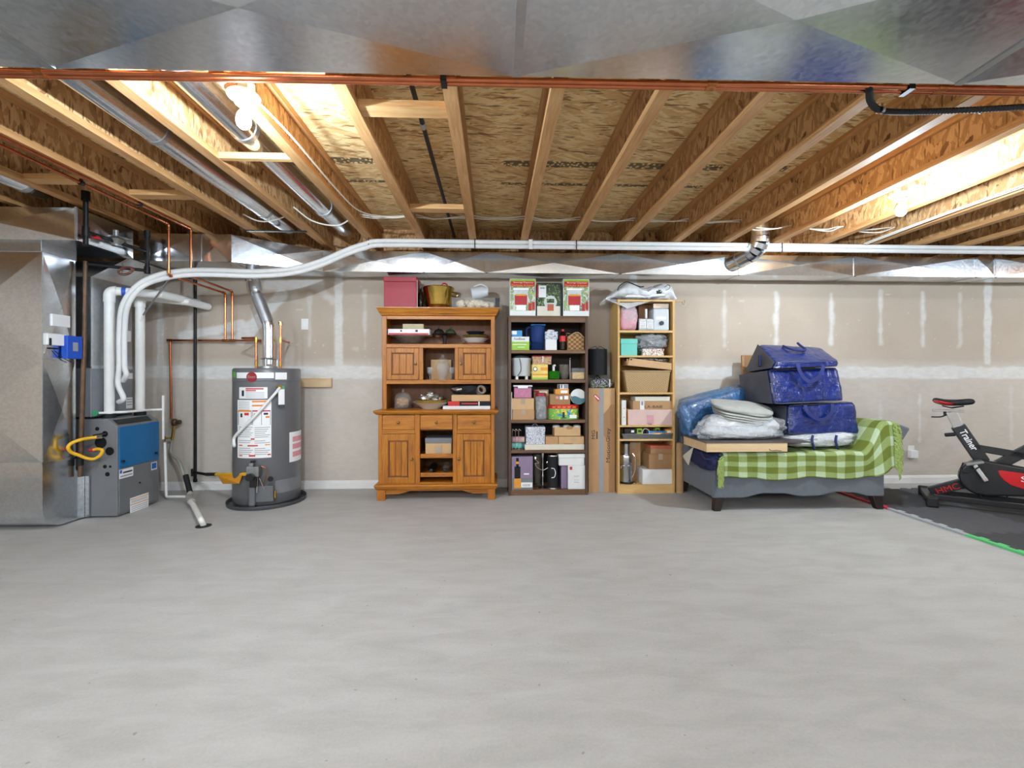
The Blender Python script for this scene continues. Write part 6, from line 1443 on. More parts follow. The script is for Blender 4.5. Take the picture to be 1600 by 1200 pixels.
# the bag on top
t = thing('plastic_bag', 'large crumpled white plastic bag on top of the pale bookcase', 'bag')
zt = PZ[0]
def bagtop(a, b):
    u = 938 + 116 * a; th = b * 2 * pi
    prof = [(0, .02), (.12, .3), (.25, .8), (.35, 1.0), (.48, .82), (.58, .62), (.7, .72), (.85, .95), (.95, .8), (1, .3)]
    h = 0
    for (p0, h0), (p1, h1) in zip(prof, prof[1:]):
        if p0 <= a <= p1: h = h0 + (h1 - h0) * (a - p0) / (p1 - p0)
    x = XU(u, 4.58); r = .02 + .15 * math.sqrt(max(sin(pi * min(max(a, .02), .98)), 0))
    zz = zt + .003 + (h * .185) * (0.5 - .5 * cos(th)); droop = 0
    if a < .14: droop = -.03 * (1 - a / .14) - .0
    yy = 4.59 + r * sin(th) * .95
    q = noise.fractal(Vector((x * 9, yy * 9, zz * 9)), .9, 2.1, 4)
    return (x, yy + q * .02, max(zz + q * .028, zt + .002 if a > .2 else zt - .05) + droop)
MB().grid(bagtop, 60, 36).build('bag', 'white_film', t, smooth=True, ang=180)
def skirt(a, b):
    x = XU(944 + 82 * a, 4.47); q = noise.fractal(Vector((a * 5, b * 3, 2)), .9, 2, 3)
    tri = 1 - abs(a - .42) / .58 if a > .42 else (a / .42) * .9
    return (x, PF - .018 - .012 * b + q * .012 + .10 * (1 - b), zt + .012 - b * (.10 * max(tri, 0) + .012))
MB().grid(skirt, 40, 10).build('bag_fold', 'white_film', t, smooth=True, ang=180)
P = lambda u, v, y=4.46: pY(u, v, y)
MB().tube(spline([P(965, 454), P(967, 448), P(973, 443), P(980, 440.5), P(990, 444), P(1000, 448), P(1006, 447.5)]), .005, 6).build('black_strap', 'black_plastic', t, smooth=True)
MB().tube(spline([P(1038, 449), P(1044, 445), P(1047, 448), P(1044, 452), P(1036, 455)]), .0025, 6).build('wire_loop', 'black_iron', t, smooth=True)
MB().blob(tuple(P(1028, 456, 4.47)), (.12, .04, .045), 2.2, 22, 12, .4, 11, 3).build('green_contents', 'green_dark', t, smooth=True)
x0, x1, z0, z1 = rect(976, 458.5, 1039, 464.5, 4.455); MB().prism([(x0, 4.452, z0), (x0 + .03, 4.452, z0 + .022), (x1, 4.455, z1), (x1, 4.455, z1 - .02), (x0 + .2, 4.452, z0)], (0, .003, 0)).build('white_band', 'white_card', t)
t = thing('wooden_rod', 'thin wooden rod with wire ring sticking out right of the pale bookcase', 'rod'); a, b = P(1046, 467.5, 4.6), P(1068, 467.8, 4.6); a.z = b.z = zt + .008
MB().tube([a, b], .0075, 10).build('rod', 'pale_pine_x', t, smooth=True); MB().tube([b + Vector((.0 + .014 * sin(q * .45), 0, -.015 - .022 * cos(q * .45))) for q in range(15)], .0018, 5).build('ring', 'black_iron', t)
# shelf one
Z = PZ[1]; G = 'things on the first shelf of the pale bookcase'
x0, x1, z0, z1 = rect(969, 478, 998, 516, Y); t = thing('pink_bag', 'pink plastic wrapped bundle on the first pale shelf', 'bag', G)
hexblob(corners(x0, x1, Y, Y + .2, Z, z1), 4, 30, 20, .10, 7, 2).build('bundle', 'pink', t, smooth=True); hexblob(corners(x0 - .002, x1 + .003, Y - .006, Y + .2, Z + .03, z1 + .02), 3.2, 30, 20, .16, 9, 4).build('wrap', 'clear_film', t, smooth=True)
t = thing('toaster', 'grey ribbed sandwich grill on the first pale shelf', 'appliance', G); x0, x1, z0, z1 = rect(998.5, 497, 1022, 516, Y); bx('body', 'cast_grey', t, x0, x1, Y + .008, Y + .16, Z, z1, bevel=.006)
for a, b in ((.06, .46), (.54, .94)):
    pl = bx('grill_plate', 'steel', t, x0 + (x1 - x0) * a, x0 + (x1 - x0) * b, Y + .003, Y + .01, Z + .015, z1 - .012, bevel=.003)
    for k in range(6): zz = Z + .022 + k * (z1 - Z - .04) / 6; bx('rib', 'grey_card', pl, x0 + (x1 - x0) * (a + .03), x0 + (x1 - x0) * (b - .03), Y + .001, Y + .004, zz, zz + .005)
bx('post', 'white_card', t, XU(1010, Y), XU(1013, Y), Y + .03, Y + .05, z1, ZV(1011, 482, Y), bevel=.002)
t = thing('juicer_base', 'white and chrome countertop juicer with black dial on the first pale shelf', 'appliance', G); x0, x1, z0, z1 = rect(1020.5, 474, 1045.5, 515, Y); zm = ZV(1033, 482, Y)
bx('body', 'grey_pot', t, x0 + .003, x1, Y, Y + .15, Z, zm, bevel=.012); bx('chrome_top', 'chrome', t, x0, x1 - .003, Y + .002, Y + .15, zm, z1, bevel=.004); c = P(1033.5, 505, Y); MB().cyl((c.x, Y - .014, c.z), (c.x, Y + .002, c.z), .021, 20).build('dial', 'black_plastic', t); bx('print_panel', 'white_card', t, x0 + .03, x1 - .03, Y - .0008, Y, Z + .11, Z + .14)
t = thing('brown_carton', 'brown carton at the back of the first pale shelf', 'box', G); x0, x1, z0, z1 = rect(998, 478, 1018, 516, 4.68); bx('body', 'cardboard_dark', t, x0, x1, 4.68, 4.76, Z, z1, bevel=.002); bx('flap', 'cardboard', t, x0, x1, 4.64, 4.68, z1 - .003, z1)
# shelf two
Z = PZ[2]; G = 'things on the second shelf of the pale bookcase'
t = carton('teal_box', 'turquoise gift box with gold leaf print', 'box', 970, 529.3, 996.5, Y, .16, Z, 'teal', 'lid', G); t.children[1].data.materials[0] = MT['teal_print']; v = F(t)
t = carton('floral_box', 'low red floral box under the grey plastic bag', 'box', 1004, 545, 1038, Y + .005, .14, Z, 'floral_red', 'lid', G); f = F(t)
t = thing('plastic_bag', 'crumpled grey plastic bag on the second pale shelf', 'bag', G); x0, x1, z0, z1 = rect(997.5, 521, 1046, 546, Y)
hexblob(corners(x0, x1, Y + .01, Y + .2, f[4] + .001, z1), 2.6, 44, 28, .30, 10, 6).build('bag', 'grey_film', t, smooth=True); MB().tube(spline([P(1041, 519.5, Y), P(1046, 524, Y), P(1043, 529, Y), P(1037, 527, Y)]), .003, 6).build('cord', 'black_plastic', t)
t = thing('greenery', 'small dark green artificial sprig beside the floral box', 'plant', G); c = P(1000.5, 550, Y)
for i in range(14):
    a = random.uniform(0, 6.28); q = Vector((c.x + random.uniform(-.014, .014), Y + .05, Z)); e = q + Vector((cos(a) * .03, sin(a) * .03, random.uniform(.03, .06)))
    MB().add([q, q.lerp(e, .5) + Vector((.006, 0, .003)), e, q.lerp(e, .5) - Vector((.006, 0, .003))], [(0, 1, 2, 3)]).build('leaf', 'green_dark', t)
# shelf three
Z = PZ[3]; G = 'things on the third shelf of the pale bookcase'
t = thing('seagrass_basket', 'tapered seagrass basket on the third pale shelf', 'basket', G); x0, x1, z0, z1 = rect(975.5, 580, 1047.5, 613.5, Y); i_ = .03; zt_ = z1
def ringp(x0, x1, y0, y1, z): return [(x0, y0, z), (x1, y0, z), (x1, y1, z), (x0, y1, z)]
o1, o2 = ringp(x0 + i_ + .01, x1 - i_ + .01, Y + .025, Y + .21, Z), ringp(x0, x1, Y, Y + .235, zt_); i1, i2 = ringp(x0 + i_ + .02, x1 - i_, Y + .035, Y + .2, Z + .01), ringp(x0 + .012, x1 - .012, Y + .012, Y + .223, zt_)
m = MB(); m.add(o1 + o2 + i1 + i2, [(3, 2, 1, 0)] + [(k, (k + 1) % 4, 4 + (k + 1) % 4, 4 + k) for k in range(4)] + [(4 + k, 4 + (k + 1) % 4, 12 + (k + 1) % 4, 12 + k) for k in range(4)] + [(12 + k, 12 + (k + 1) % 4, 8 + (k + 1) % 4, 8 + k) for k in range(4)] + [(8, 9, 10, 11)]); m.build('weave', 'seagrass', t, bevel=.004)
m = MB(); m.tube([o2[0], o2[1], o2[2], o2[3], o2[0]], .007, 8); m.build('rim', 'seagrass', t, smooth=True)
t = thing('tilted_carton', 'flat cardboard box lying tilted across the seagrass basket', 'box', G)
A, B, C_, D = P(983.5, 568, Y - .005), P(1054, 577.5, Y - .005), P(1054, 587.3, Y - .005), P(979.5, 580, Y - .005)
A, B, D, C_ = P(984, 567.5, Y), P(1050, 576, Y), P(980.5, 579.2, Y), P(1050, 586.5, Y)
up = Vector((0, 0, max(0, zt_ + .012 - min(p.z for p in (C_, D)))))
MB().prism([p + up for p in (D, C_, B, A)], (0, .2, .0)).build('body', 'cardboard_tan', t, bevel=.002); bx('end_flap', 'cardboard', t, D.x - .004, D.x + .03, Y + .01, Y + .19, D.z + .01 + up.z, D.z + .065 + up.z)
t = thing('leopard_cloth', 'black and white printed cloth crammed under the second pale shelf', 'cloth', G); x0, x1, z0, z1 = rect(979, 559, 1048, 572, Y + .02)
zlow = max(A.z, B.z) + up.z
hexblob({(i, j, k): ((x0, x1)[i], (Y + .03, Y + .2)[j], (max((A, B)[i].z + up.z + .006, 0), PZ[2] - .025)[k]) for i in (0, 1) for j in (0, 1) for k in (0, 1)}, 3, 40, 20, .16, 8, 1).build('cloth', 'leopard', t, smooth=True); MB().blob((x0 + .05, Y + .05, PZ[2] - .04), (.12, .1, .045), 2.4, 18, 10, .2).build('dark_fold', 'black_cloth', t, smooth=True)
# shelf four
Z = PZ[4]; G = 'things on the fourth shelf of the pale bookcase'
t = carton('pink_box', 'wide pale pink box with metal clasp', 'box', 981.5, 640, 1050.5, Y, .2, Z, 'pink_pale', 'plain', G); strip(t, 'pink', .42, .58, .05, .65, 'clasp_strap', 2); v = F(t); bx('clasp', 'silver', t, v[0] + .20, v[0] + .235, Y - .006, Y, v[3] + .003, v[3] + .02, bevel=.002); bx('orange_edge', 'orange_box', t, v[0] - .003, v[0], Y + .004, Y + .19, v[3] + .002, v[4] - .002); f = v
t = carton('book', 'white book standing upright left of the pink box', 'book', 971.5, 625.5, 978.5, Y + .003, .18, Z, 'white_card', 'plain', G); strip(t, 'ink_orange', .4, .6, .65, .7, 'print', 2); strip(t, 'ink_orange', .4, .6, .3, .35, 'print', 2); F(t)
t = carton('department_box', 'flat brown printed box on the pale pink box', 'box', 989, 626.5, 1050, Y + .012, .18, f[4] + .0005, 'cardboard', 'plain', G); stxt(t, 'LA-BAIE', 'ink', .30, .76, .18, .48, 4); strip(t, 'label_white', .18, .29, -.05, 1.0, 'sticker', 3); strip(t, 'ink_grey', .21, .26, .5, .95, 'sticker_print', 5); f = F(t)
t = carton('magazine', 'rolled white magazine on the flat brown box', 'magazine', 992.5, 620, 1047, Y + .006, .17, f[4] + .0005, 'white_card', 'book', G); F(t)
# shelf five: tray of odds and ends
Z = PZ[5]; G = 'things in the metal tray of the pale bookcase'
t = thing('metal_tray', 'shallow aluminium baking tray on the fifth pale shelf', 'tray'); x0, x1, z0, z1 = rect(971, 678.5, 1050.5, 686, Y); YT = Y - .02
o1, o2 = ringp(x0 + .02, x1 - .01, YT + .015, YT + .22, Z), ringp(x0, x1, YT, YT + .235, Z + .052); i1, i2 = ringp(x0 + .022, x1 - .012, YT + .017, YT + .218, Z + .003), ringp(x0 + .003, x1 - .003, YT + .003, YT + .232, Z + .052)
m = MB(); m.add(o1 + o2 + i1 + i2, [(3, 2, 1, 0)] + [(k, (k + 1) % 4, 4 + (k + 1) % 4, 4 + k) for k in range(4)] + [(4 + k, 4 + (k + 1) % 4, 12 + (k + 1) % 4, 12 + k) for k in range(4)] + [(12 + k, 12 + (k + 1) % 4, 8 + (k + 1) % 4, 8 + k) for k in range(4)] + [(8, 9, 10, 11)]); m.build('pan', 'cast_grey', t)
m = MB(); m.tube([o2[0], o2[1], o2[2], o2[3], o2[0]], .003, 6); m.build('rim', 'steel', t)
for u0, u1, v0, mt, nm, lb, inks in ((976, 994.5, 670, 'black_card', 'black_box', 'small black box in the metal tray', 'ink_white'), (995.5, 1003.5, 669.5, 'lime', 'lime_box', 'small lime green box in the metal tray', 'ink'), (1014.5, 1040, 674, 'sky_box', 'medicine_box', 'long blue and white box in the metal tray', 'ink_orange'), (1040.5, 1050, 671, 'orange_box', 'orange_box', 'orange box at the right of the metal tray', 'ink_white'), (1024, 1031, 668.5, 'lime', 'lime_pack', 'lime pack behind the blue box in the tray', 'ink')):
    if mt == 'black_card': mt = 'black_plastic'
    t = carton(nm, lb, 'box', u0, v0, u1, Y + (.07 if nm == 'lime_pack' else .012), .06, Z + .0035, mt, 'plain', G); strip(t, inks, .55 if nm == 'black_box' else .2, .8, .62, .85, k=2); F(t)
t = thing('cord_loop', 'dark cup with white cord loop in the metal tray', 'cup', G); c = P(1008.5, 672, Y); MB().lathe([(.022, Z + .0035), (.026, Z + .085), (.0, Z + .085)], (c.x, Y + .05, 0), 18).build('cup', 'black_plastic', t, smooth=True); MB().tube(spline([P(1003, 680, Y), P(1005, 672, Y), P(1009, 670, Y), P(1014, 673, Y), P(1014, 680, Y)]), .003, 6).build('cord', 'cable', t)
# bottom
Z = PZ[6]; G = 'things on the bottom of the pale bookcase'
t = thing('juice_extractor', 'tall brushed steel juice extractor with black base', 'appliance', G); c = pY(981.5, 691, Y); H = c.z - Z; yc = Y + .085
MB().lathe([(.07, Z), (.073, Z + .012), (.066, Z + .02)], (c.x, yc, 0), 28).build('base_ring', 'black_plastic', t, smooth=True); MB().lathe([(.066, Z + .02), (.066, Z + H * .42), (.068, Z + H * .43), (.066, Z + H * .44)], (c.x, yc, 0), 32).build('motor_body', 'steel', t, smooth=True); MB().lathe([(.062, Z + H * .44), (.066, Z + H * .46), (.066, Z + H * .64), (.06, Z + H * .68), (.035, Z + H * .70)], (c.x, yc, 0), 32).build('bowl', 'steel', t, smooth=True); MB().lathe([(.034, Z + H * .69), (.036, Z + H * .71), (.034, Z + H * .95)], (c.x + .004, yc, 0), 24).build('feed_tube', 'steel', t, smooth=True); MB().lathe([(.04, Z + H * .94), (.042, Z + H * .98), (.03, Z + H), (0, Z + H)], (c.x + .004, yc, 0), 24).build('pusher', 'black_plastic', t, smooth=True); MB().tube(spline([(c.x + .06, yc - .03, Z + H * .72), (c.x + .085, yc - .04, Z + H * .6), (c.x + .08, yc - .04, Z + H * .3), (c.x + .05, yc - .05, Z + H * .15)]), .004, 8).build('locking_arm', 'chrome', t, smooth=True); MB().tube([(c.x - .06, yc - .04, Z + H * .42), (c.x - .075, yc - .07, Z + H * .38)], .012, 10).build('spout', 'steel', t, smooth=True); MB().tube(spline([(c.x + .07, yc - .03, Z + .006), (c.x + .02, yc - .088, Z + .01), (c.x + .06, yc - .09, Z + .03), (c.x + .09, yc - .06, Z + .008)]), .004, 6).build('cord', 'black_plastic', t)
t = carton('white_box', 'white shallow box on the bottom of the pale bookcase', 'box', 1004, 733.5, 1050, Y + .01, .22, Z, 'white_card', 'plain', G); f = F(t)
t = carton('carton', 'ochre shipping carton on the white shallow box', 'box', 1014, 709, 1050.5, Y + .015, .2, f[4] + .0005, 'cardboard_dark', 'flap', G); f = F(t)
t = carton('lid_box', 'reddish brown flat box on the ochre carton', 'box', 1016, 696.5, 1050.5, Y + .005, .2, f[4] + .0005, 'terracotta', 'lid', G); t.children[0].data.materials[0] = MT['cardboard_dark']; F(t)
t = carton('carton', 'tall brown carton behind the juice extractor', 'box', 978, 690.5, 1001, Y + .19, .06, Z, 'cardboard', 'flap', G); F(t)
# ------------------------------------------------------------------ grey bench with flared arms
SX0, SX1, SY0, SY1 = 1.90, 3.43, 3.862, 4.66
bench = thing('settee', 'grey upholstered settee with flared arms and dark legs, buried under bags', 'sofa')
def apz(x):
    s = (x - SX0) / (SX1 - SX0)
    pts = [(0, .115), (.16, .115), (.30, .152), (.40, .150), (.52, .122), (.60, .125), (.72, .158), (.82, .150), (.92, .118), (1, .115)]
    for (a, za), (b, zb_) in zip(pts, pts[1:]):
        if a <= s <= b: q = (s - a) / (b - a); q = q * q * (3 - 2 * q); return za + (zb_ - za) * q
    return .115
N = 40; low = [(SX0 + (SX1 - SX0) * i / N, SY0, apz(SX0 + (SX1 - SX0) * i / N)) for i in range(N + 1)]
MB().prism(low + [(SX1, SY0, .43), (SX0, SY0, .43)], (0, .05, 0)).build('front_apron', 'sofa_grey', bench, bevel=.012, seg=3)
bx('side_panel', 'sofa_grey', bench, SX0, SX0 + .05, SY0 + .03, SY1, .12, .43, bevel=.012); bx('side_panel', 'sofa_grey', bench, SX1 - .05, SX1, SY0 + .03, SY1, .12, .43, bevel=.012); bx('back_panel', 'sofa_grey', bench, SX0, SX1, SY1 - .05, SY1, .12, .43, bevel=.012)
bx('seat_cushion', 'sofa_grey', bench, SX0 + .01, SX1 - .01, SY0 + .004, SY1 - .01, .36, .497, bevel=.03, seg=4)
for s, xe in ((-1, SX0), (1, SX1)):
    k = 1.1 if s > 0 else .35
    prof = [(xe - s * .06, .40), (xe - s * .02, .55), (xe + s * .10 * k, .70), (xe + s * .22 * k, .735), (xe + s * .31 * k, .70), (xe + s * .25 * k, .60), (xe + s * .10 * k, .46), (xe + s * .0, .40)]
    if s < 0: prof = [(1.895, .40), (1.895, .66), (1.925, .70), (1.985, .70), (2.015, .64), (2.015, .40)]
    MB().prism([(x, SY0 + (.10 if s > 0 else .50), z) for x, z in prof], (0, SY1 - SY0 - (.14 if s > 0 else .52), 0)).build('arm', 'sofa_grey', bench, bevel=.02, seg=3)
for x, s in ((SX0 + .045, -1), (SX1 - .08, 1)):
    for yy in (SY0 + .04, SY1 - .06):
        a, b, hw = Vector((x + .02, yy, .125)), Vector((x + .02 - (.028 if s < 0 else -.028), yy - .01, 0)), (.038, .027)
        vs = [a + Vector((i * .045, j * .035, 0)) for i, j in ((-1, -1), (1, -1), (1, 1), (-1, 1))] + [b + Vector((i * .03, j * .026, 0)) for i, j in ((-1, -1), (1, -1), (1, 1), (-1, 1))]
        MB().add(vs, [(0, 1, 2, 3), (7, 6, 5, 4), (0, 4, 5, 1), (1, 5, 6, 2), (2, 6, 7, 3), (3, 7, 4, 0)]).build('leg', 'leg_dark', bench, bevel=.005)
# plaid throw
bl = thing('throw_blanket', 'green and mint plaid throw with fringe over the settee seat and right arm', 'blanket')
def sm(a, b, x): q = min(max((x - a) / (b - a), 0), 1); return q * q * (3 - 2 * q)
def cloth(s, t):
    x = 1.975 + 1.565 * s
    lift = .262 * sm(.80, .965, s); out = .0
    top = .512 + lift + .006 * sin(s * 30) * (1 - t)
    ye = SY0 - .022 - .007 * sin(s * 22)
    bot = .285 + .012 * sin(s * 16) + .09 * sm(.86, 1.0, s) + .02 * sm(.12, 0, s)
    if t < .5:
        q = t / .5; y = 4.50 + (ye + .03 - 4.50) * q; z = top
        if lift > 0: y = max(y, ye + .03 + lift * .30)
    elif t < .58:
        q = (t - .5) / .08 * pi / 2; y = ye + .03 - .03 * sin(q) + lift * .30 * (1 - sin(q) * .3); z = top - .03 * (1 - cos(q))
    else:
        q = (t - .58) / .42; y = ye - .006 * sin(s * 40 + q * 3) * q + lift * .21 * (1 - q); z = top - .03 + (bot - top + .03) * q
    if s > .93: x = x - (s - .93) * .45 * (t > .5) * ((t - .5) / .5)
    n_ = noise.noise(Vector((x * 6, y * 6, z * 6 + 3))) * .008
    return (x, y - abs(n_) * (t > .55), z + n_)
ob = MB().grid(cloth, 110, 70, uv=True).build('cloth', 'plaid', bl, smooth=True, ang=180)
sd = ob.modifiers.new('thick', 'SOLIDIFY'); sd.thickness = .006; sd.offset = 1
m = MB()
for i in range(210):
    s_ = 1.0 if i % 2 else 0.0
    tt = random.uniform(.30 if s_ else .56, 1.0); p = Vector(cloth(s_, tt)); d = 1 if s_ else -1
    L = random.uniform(.06, .12); bnd = random.uniform(.4, 1.3)
    pts = [p, p + Vector((d * .04 * bnd, -.014, -L * .3)), p + Vector((d * .045 * bnd + random.uniform(-.012, .016), -.02, -L))]
    m.tube(pts, [.004, .0065, .004], 5)
m.build('fringe', 'fringe', bl, kind='stuff')
# drawer-like wooden tray at the left front of the seat
t = thing('wooden_box', 'shallow birch box with dark top lying on the settee seat', 'box')
y0 = 3.815; x0, x1 = XU(1104, y0), XU(1230.5, y0); z1 = ZV(1165, 692.5, y0); z0 = .522
bx('front_board', 'birch', t, x0, x1, y0, y0 + .018, z0, z1, bevel=.002); bx('side_board', 'birch', t, x0, x0 + .018, y0 + .018, 4.30, z0, z1, bevel=.002); bx('side_board', 'birch', t, x1 - .018, x1, y0 + .018, 4.30, z0, z1, bevel=.002); bx('back_board', 'birch', t, x0, x1, 4.282, 4.30, z0, z1)
pm('dark_board', (84, 76, 74), 0.5, var=0.1)
bx('top_sheet', 'dark_board', t, x0 - .004, x1 + .22, y0 - .004, 4.30, z1, z1 + .008, bevel=.002)
MB().tube(spline([pY(1202, 701.5, y0 - .002), pY(1204, 703.5, y0 - .002), pY(1208, 704.2, y0 - .002), pY(1213, 703.6, y0 - .002), pY(1221, 704.6, y0 - .002)]), .0022, 6).build('carved_mark', 'leg_dark', t)
ZT_ = z1 + .008
# clear bag of bedding with folded grey quilt
t = thing('bagged_quilt', 'folded grey quilt and white bedding in clear plastic on the birch box', 'bedding')
C1 = {(0, 0, 0): pY(1082, 688, 3.90), (1, 0, 0): pY(1228, 690, 3.90), (0, 1, 0): pY(1074, 684, 4.22), (1, 1, 0): pY(1215, 684, 4.22), (0, 0, 1): pY(1105, 648, 3.98), (1, 0, 1): pY(1236, 655, 3.95), (0, 1, 1): pY(1112, 640, 4.20), (1, 1, 1): pY(1215, 648, 4.20)}
for k_ in C1:
    if k_[2] == 0: C1[k_].z = ZT_ + .002
hexblob({k_: v.lerp(sum(C1.values(), Vector()) / 8, .12) for k_, v in C1.items()}, 3.5, 46, 26, .10, 4, 2).build('white_bedding', 'bedding_white', t, smooth=True)
C2 = {(0, 0, 0): pY(1128, 656, 3.95), (1, 0, 0): pY(1210, 669, 3.93), (0, 1, 0): pY(1108, 640, 4.28), (1, 1, 0): pY(1205, 652, 4.28), (0, 0, 1): pY(1116, 630, 3.99), (1, 0, 1): pY(1214, 646, 3.95), (0, 1, 1): pY(1104, 618, 4.28), (1, 1, 1): pY(1200, 628, 4.28)}
for i in range(4):
    a, b = i / 4 * .62, (i + 1) / 4 * .62 + .04
    if i == 3: b = 1.0
    Ck = {}
    for (p_, q_, r_) in C2: Ck[p_, q_, r_] = C2[p_, q_, 0].lerp(C2[p_, q_, 1], b if r_ else a)
    hexblob(Ck, 3.2, 40, 14, .05, 4, 2).build('quilt_fold', 'quilt_grey', t, smooth=True)
hexblob({k_: v.lerp(sum(C1.values(), Vector()) / 8, -.02) for k_, v in C1.items()}, 3.5, 66, 36, .12, 7, 5).build('clear_bag', 'clear_film', t, smooth=True)
# blue plastic-wrapped pad leaning on the left arm
t = thing('wrapped_pad', 'blue pad wrapped in glossy plastic leaning over the left settee arm', 'bedding')
C3 = {(0, 0, 0): pY(1080, 700, 4.18), (1, 0, 0): pY(1165, 672, 4.33), (0, 1, 0): pY(1064, 690, 4.58), (1, 1, 0): pY(1168, 672, 4.60), (0, 0, 1): pY(1058, 634, 4.30), (1, 0, 1): pY(1168, 606, 4.40), (0, 1, 1): pY(1056, 622, 4.62), (1, 1, 1): pY(1168, 596, 4.62)}
for k_ in C3:
    if k_[2] == 0: C3[k_].z = .515
    C3[k_].x = max(C3[k_].x, 1.86 if k_[1] else 1.76)
hexblob(C3, 8, 44, 24, .06, 4, 1).build('pad', 'blue_pad2', t, smooth=True)
hexblob({k_: v.lerp(sum(C3.values(), Vector()) / 8, -.035) for k_, v in C3.items()}, 4.0, 54, 30, .08, 9, 3).build('plastic_wrap', 'blue_film', t, smooth=True)
# navy cloth and white paper hanging on the left corner
t = thing('navy_garment', 'navy cloth bunched on the left corner of the settee', 'cloth')
C4 = corners(1.83, 1.995, 3.832, 4.25, .345, .518); hexblob(C4, 3.4, 34, 22, .14, 7, 3).build('cloth', 'navy_cloth', t, smooth=True); MB().tube(spline([pY(1095, 706, 3.85), pY(1100, 716, 3.84), pY(1112, 719, 3.84)]), .008, 8).build('seam', 'navy_cloth', t, smooth=True)
o = MB().add([pX(1067, 712, 1.83), pX(1084, 698, 1.83), pX(1076, 727, 1.83), pX(1068, 715, 1.83)], [(0, 1, 2, 3)]).build('paper_sheet', 'cream_card'); o.modifiers.new('t', 'SOLIDIFY').thickness = .002; tag(o, 'scrap of white paper hanging beside the navy cloth', 'paper')
# clear bag of linens on the seat
t = thing('bagged_linen', 'clear zip bag of white linens under the blue bags', 'bedding')
y0 = 3.95; C5 = corners(XU(1234, y0), XU(1342, y0), y0, 4.5, .525, ZV(1290, 681, y0)); C5[1, 0, 1] = pY(1352, 672, y0); 
hexblob({k_: Vector(v) for k_, v in C5.items()}, 4, 46, 22, .06, 6, 2).build('linens', 'bedding_white', t, smooth=True)
cc = sum((Vector(v) for v in C5.values()), Vector()) / 8
hexblob({k_: Vector(v).lerp(cc, -.02) for k_, v in C5.items()}, 4, 50, 26, .08, 8, 6).build('clear_bag', 'clear_film', t, smooth=True)
for u in (1270, 1307): MB().tube(spline([pY(u, 680, y0 - .02), pY(u - 1, 690, y0 - .025), pY(u + 3, 703, y0 - .015)]), .010, 6).build('strap', 'strap_blue', t)
z_ = ZV(1290, 681, y0)
# three blue storage bags
def storage_bag(lb, Cn, mats=('bag_blue2', 'bag_navy'), handle=None, seed=0, side=True):
    t = thing('storage_bag', lb, 'bag', 'blue woven storage bags stacked on the settee')
    Cn = {k_: Vector(v) for k_, v in Cn.items()}
    hexblob(Cn, 14, 60, 34, .022, 6, seed).build('body', mats[0], t, smooth=True)
    # woven end panel on the left
    q = [Cn[0, 0, 0], Cn[0, 1, 0], Cn[0, 1, 1], Cn[0, 0, 1]]; ctr = sum(q, Vector()) / 4
    n_ = (q[1] - q[0]).cross(q[3] - q[0]).normalized(); n_ = n_ if n_.x < 0 else -n_
    def endp(a, b):
        p = q[0].lerp(q[1], a).lerp(q[3].lerp(q[2], a), b); p = ctr + (p - ctr) * .93
        bul = (1 - abs(2 * a - 1) ** 3) * (1 - abs(2 * b - 1) ** 3)
        return p + n_ * (.004 + .010 * bul + .012 * bul * noise.noise(p * 9))
    MB().grid(endp, 16, 12).build('end_panel', mats[1], t, smooth=True, ang=180)
    # piped edges along the front
    ee = [Cn[0, 0, 0], Cn[1, 0, 0], Cn[1, 0, 1], Cn[0, 0, 1], Cn[0, 0, 0]]; fc = sum(ee[:4], Vector()) / 4
    EP = []
    for (i0, k0), (i1, k1) in (((0, 0), (1, 0)), ((1, 0), (1, 1)), ((1, 1), (0, 1)), ((0, 1), (0, 0))):
        for st in range(10):
            q_ = Vector((2 * (i0 + (i1 - i0) * st / 10) - 1, -1, 2 * (k0 + (k1 - k0) * st / 10) - 1)); q_ = q_ / (abs(q_.x) ** 14 + 1 + abs(q_.z) ** 14) ** (1 / 14)
            q_ = q_ * (1 + .022 * noise.fractal(q_ * 6 * .35 + Vector((seed, seed * 1.7, -seed)), .9, 2.2, 4)); a_, b_, c_ = [(w + 1) / 2 for w in q_]
            EP.append(sum((Cn[i, j, k] * ((a_ if i else 1 - a_) * (b_ if j else 1 - b_) * (c_ if k else 1 - c_)) for i in (0, 1) for j in (0, 1) for k in (0, 1)), Vector()))
    MB().tube(EP + EP[:1], .005, 6).build('piping', mats[1], t, smooth=True)
    if handle:
        P = [pY(u, v, y) for u, v, y in handle]
        S = spline(P, 6); mm = MB(); vs = []
        for i, p in enumerate(S):
            a = S[max(i - 1, 0)]; b = S[min(i + 1, len(S) - 1)]; d = (b - a).normalized(); w_ = d.cross(Vector((0, 1, 0))).normalized() * .016
            vs += [p - w_, p + w_, p + w_ + Vector((0, .004, 0)), p - w_ + Vector((0, .004, 0))]
        fs = [(4 * i + k, 4 * i + (k + 1) % 4, 4 * i + 4 + (k + 1) % 4, 4 * i + 4 + k) for i in range(len(S) - 1) for k in range(4)]
        mm.add(vs, fs).build('handle', 'strap_blue', t, smooth=True)
    return t
yb0 = 4.0
Cb = {(0, 0, 0): pY(1231, 681, yb0), (1, 0, 0): pY(1346, 680, yb0), (0, 0, 1): pY(1232, 633, yb0 + .02), (1, 0, 1): pY(1338, 627, yb0 + .02)}
for i in (0, 1):
    for k in (0, 1): Cb[i, 1, k] = Cb[i, 0, k] + Vector((.0, .52, .0))
for k_ in Cb: Cb[k_].z = z_ + .004 if k_[2] == 0 else Cb[k_].z
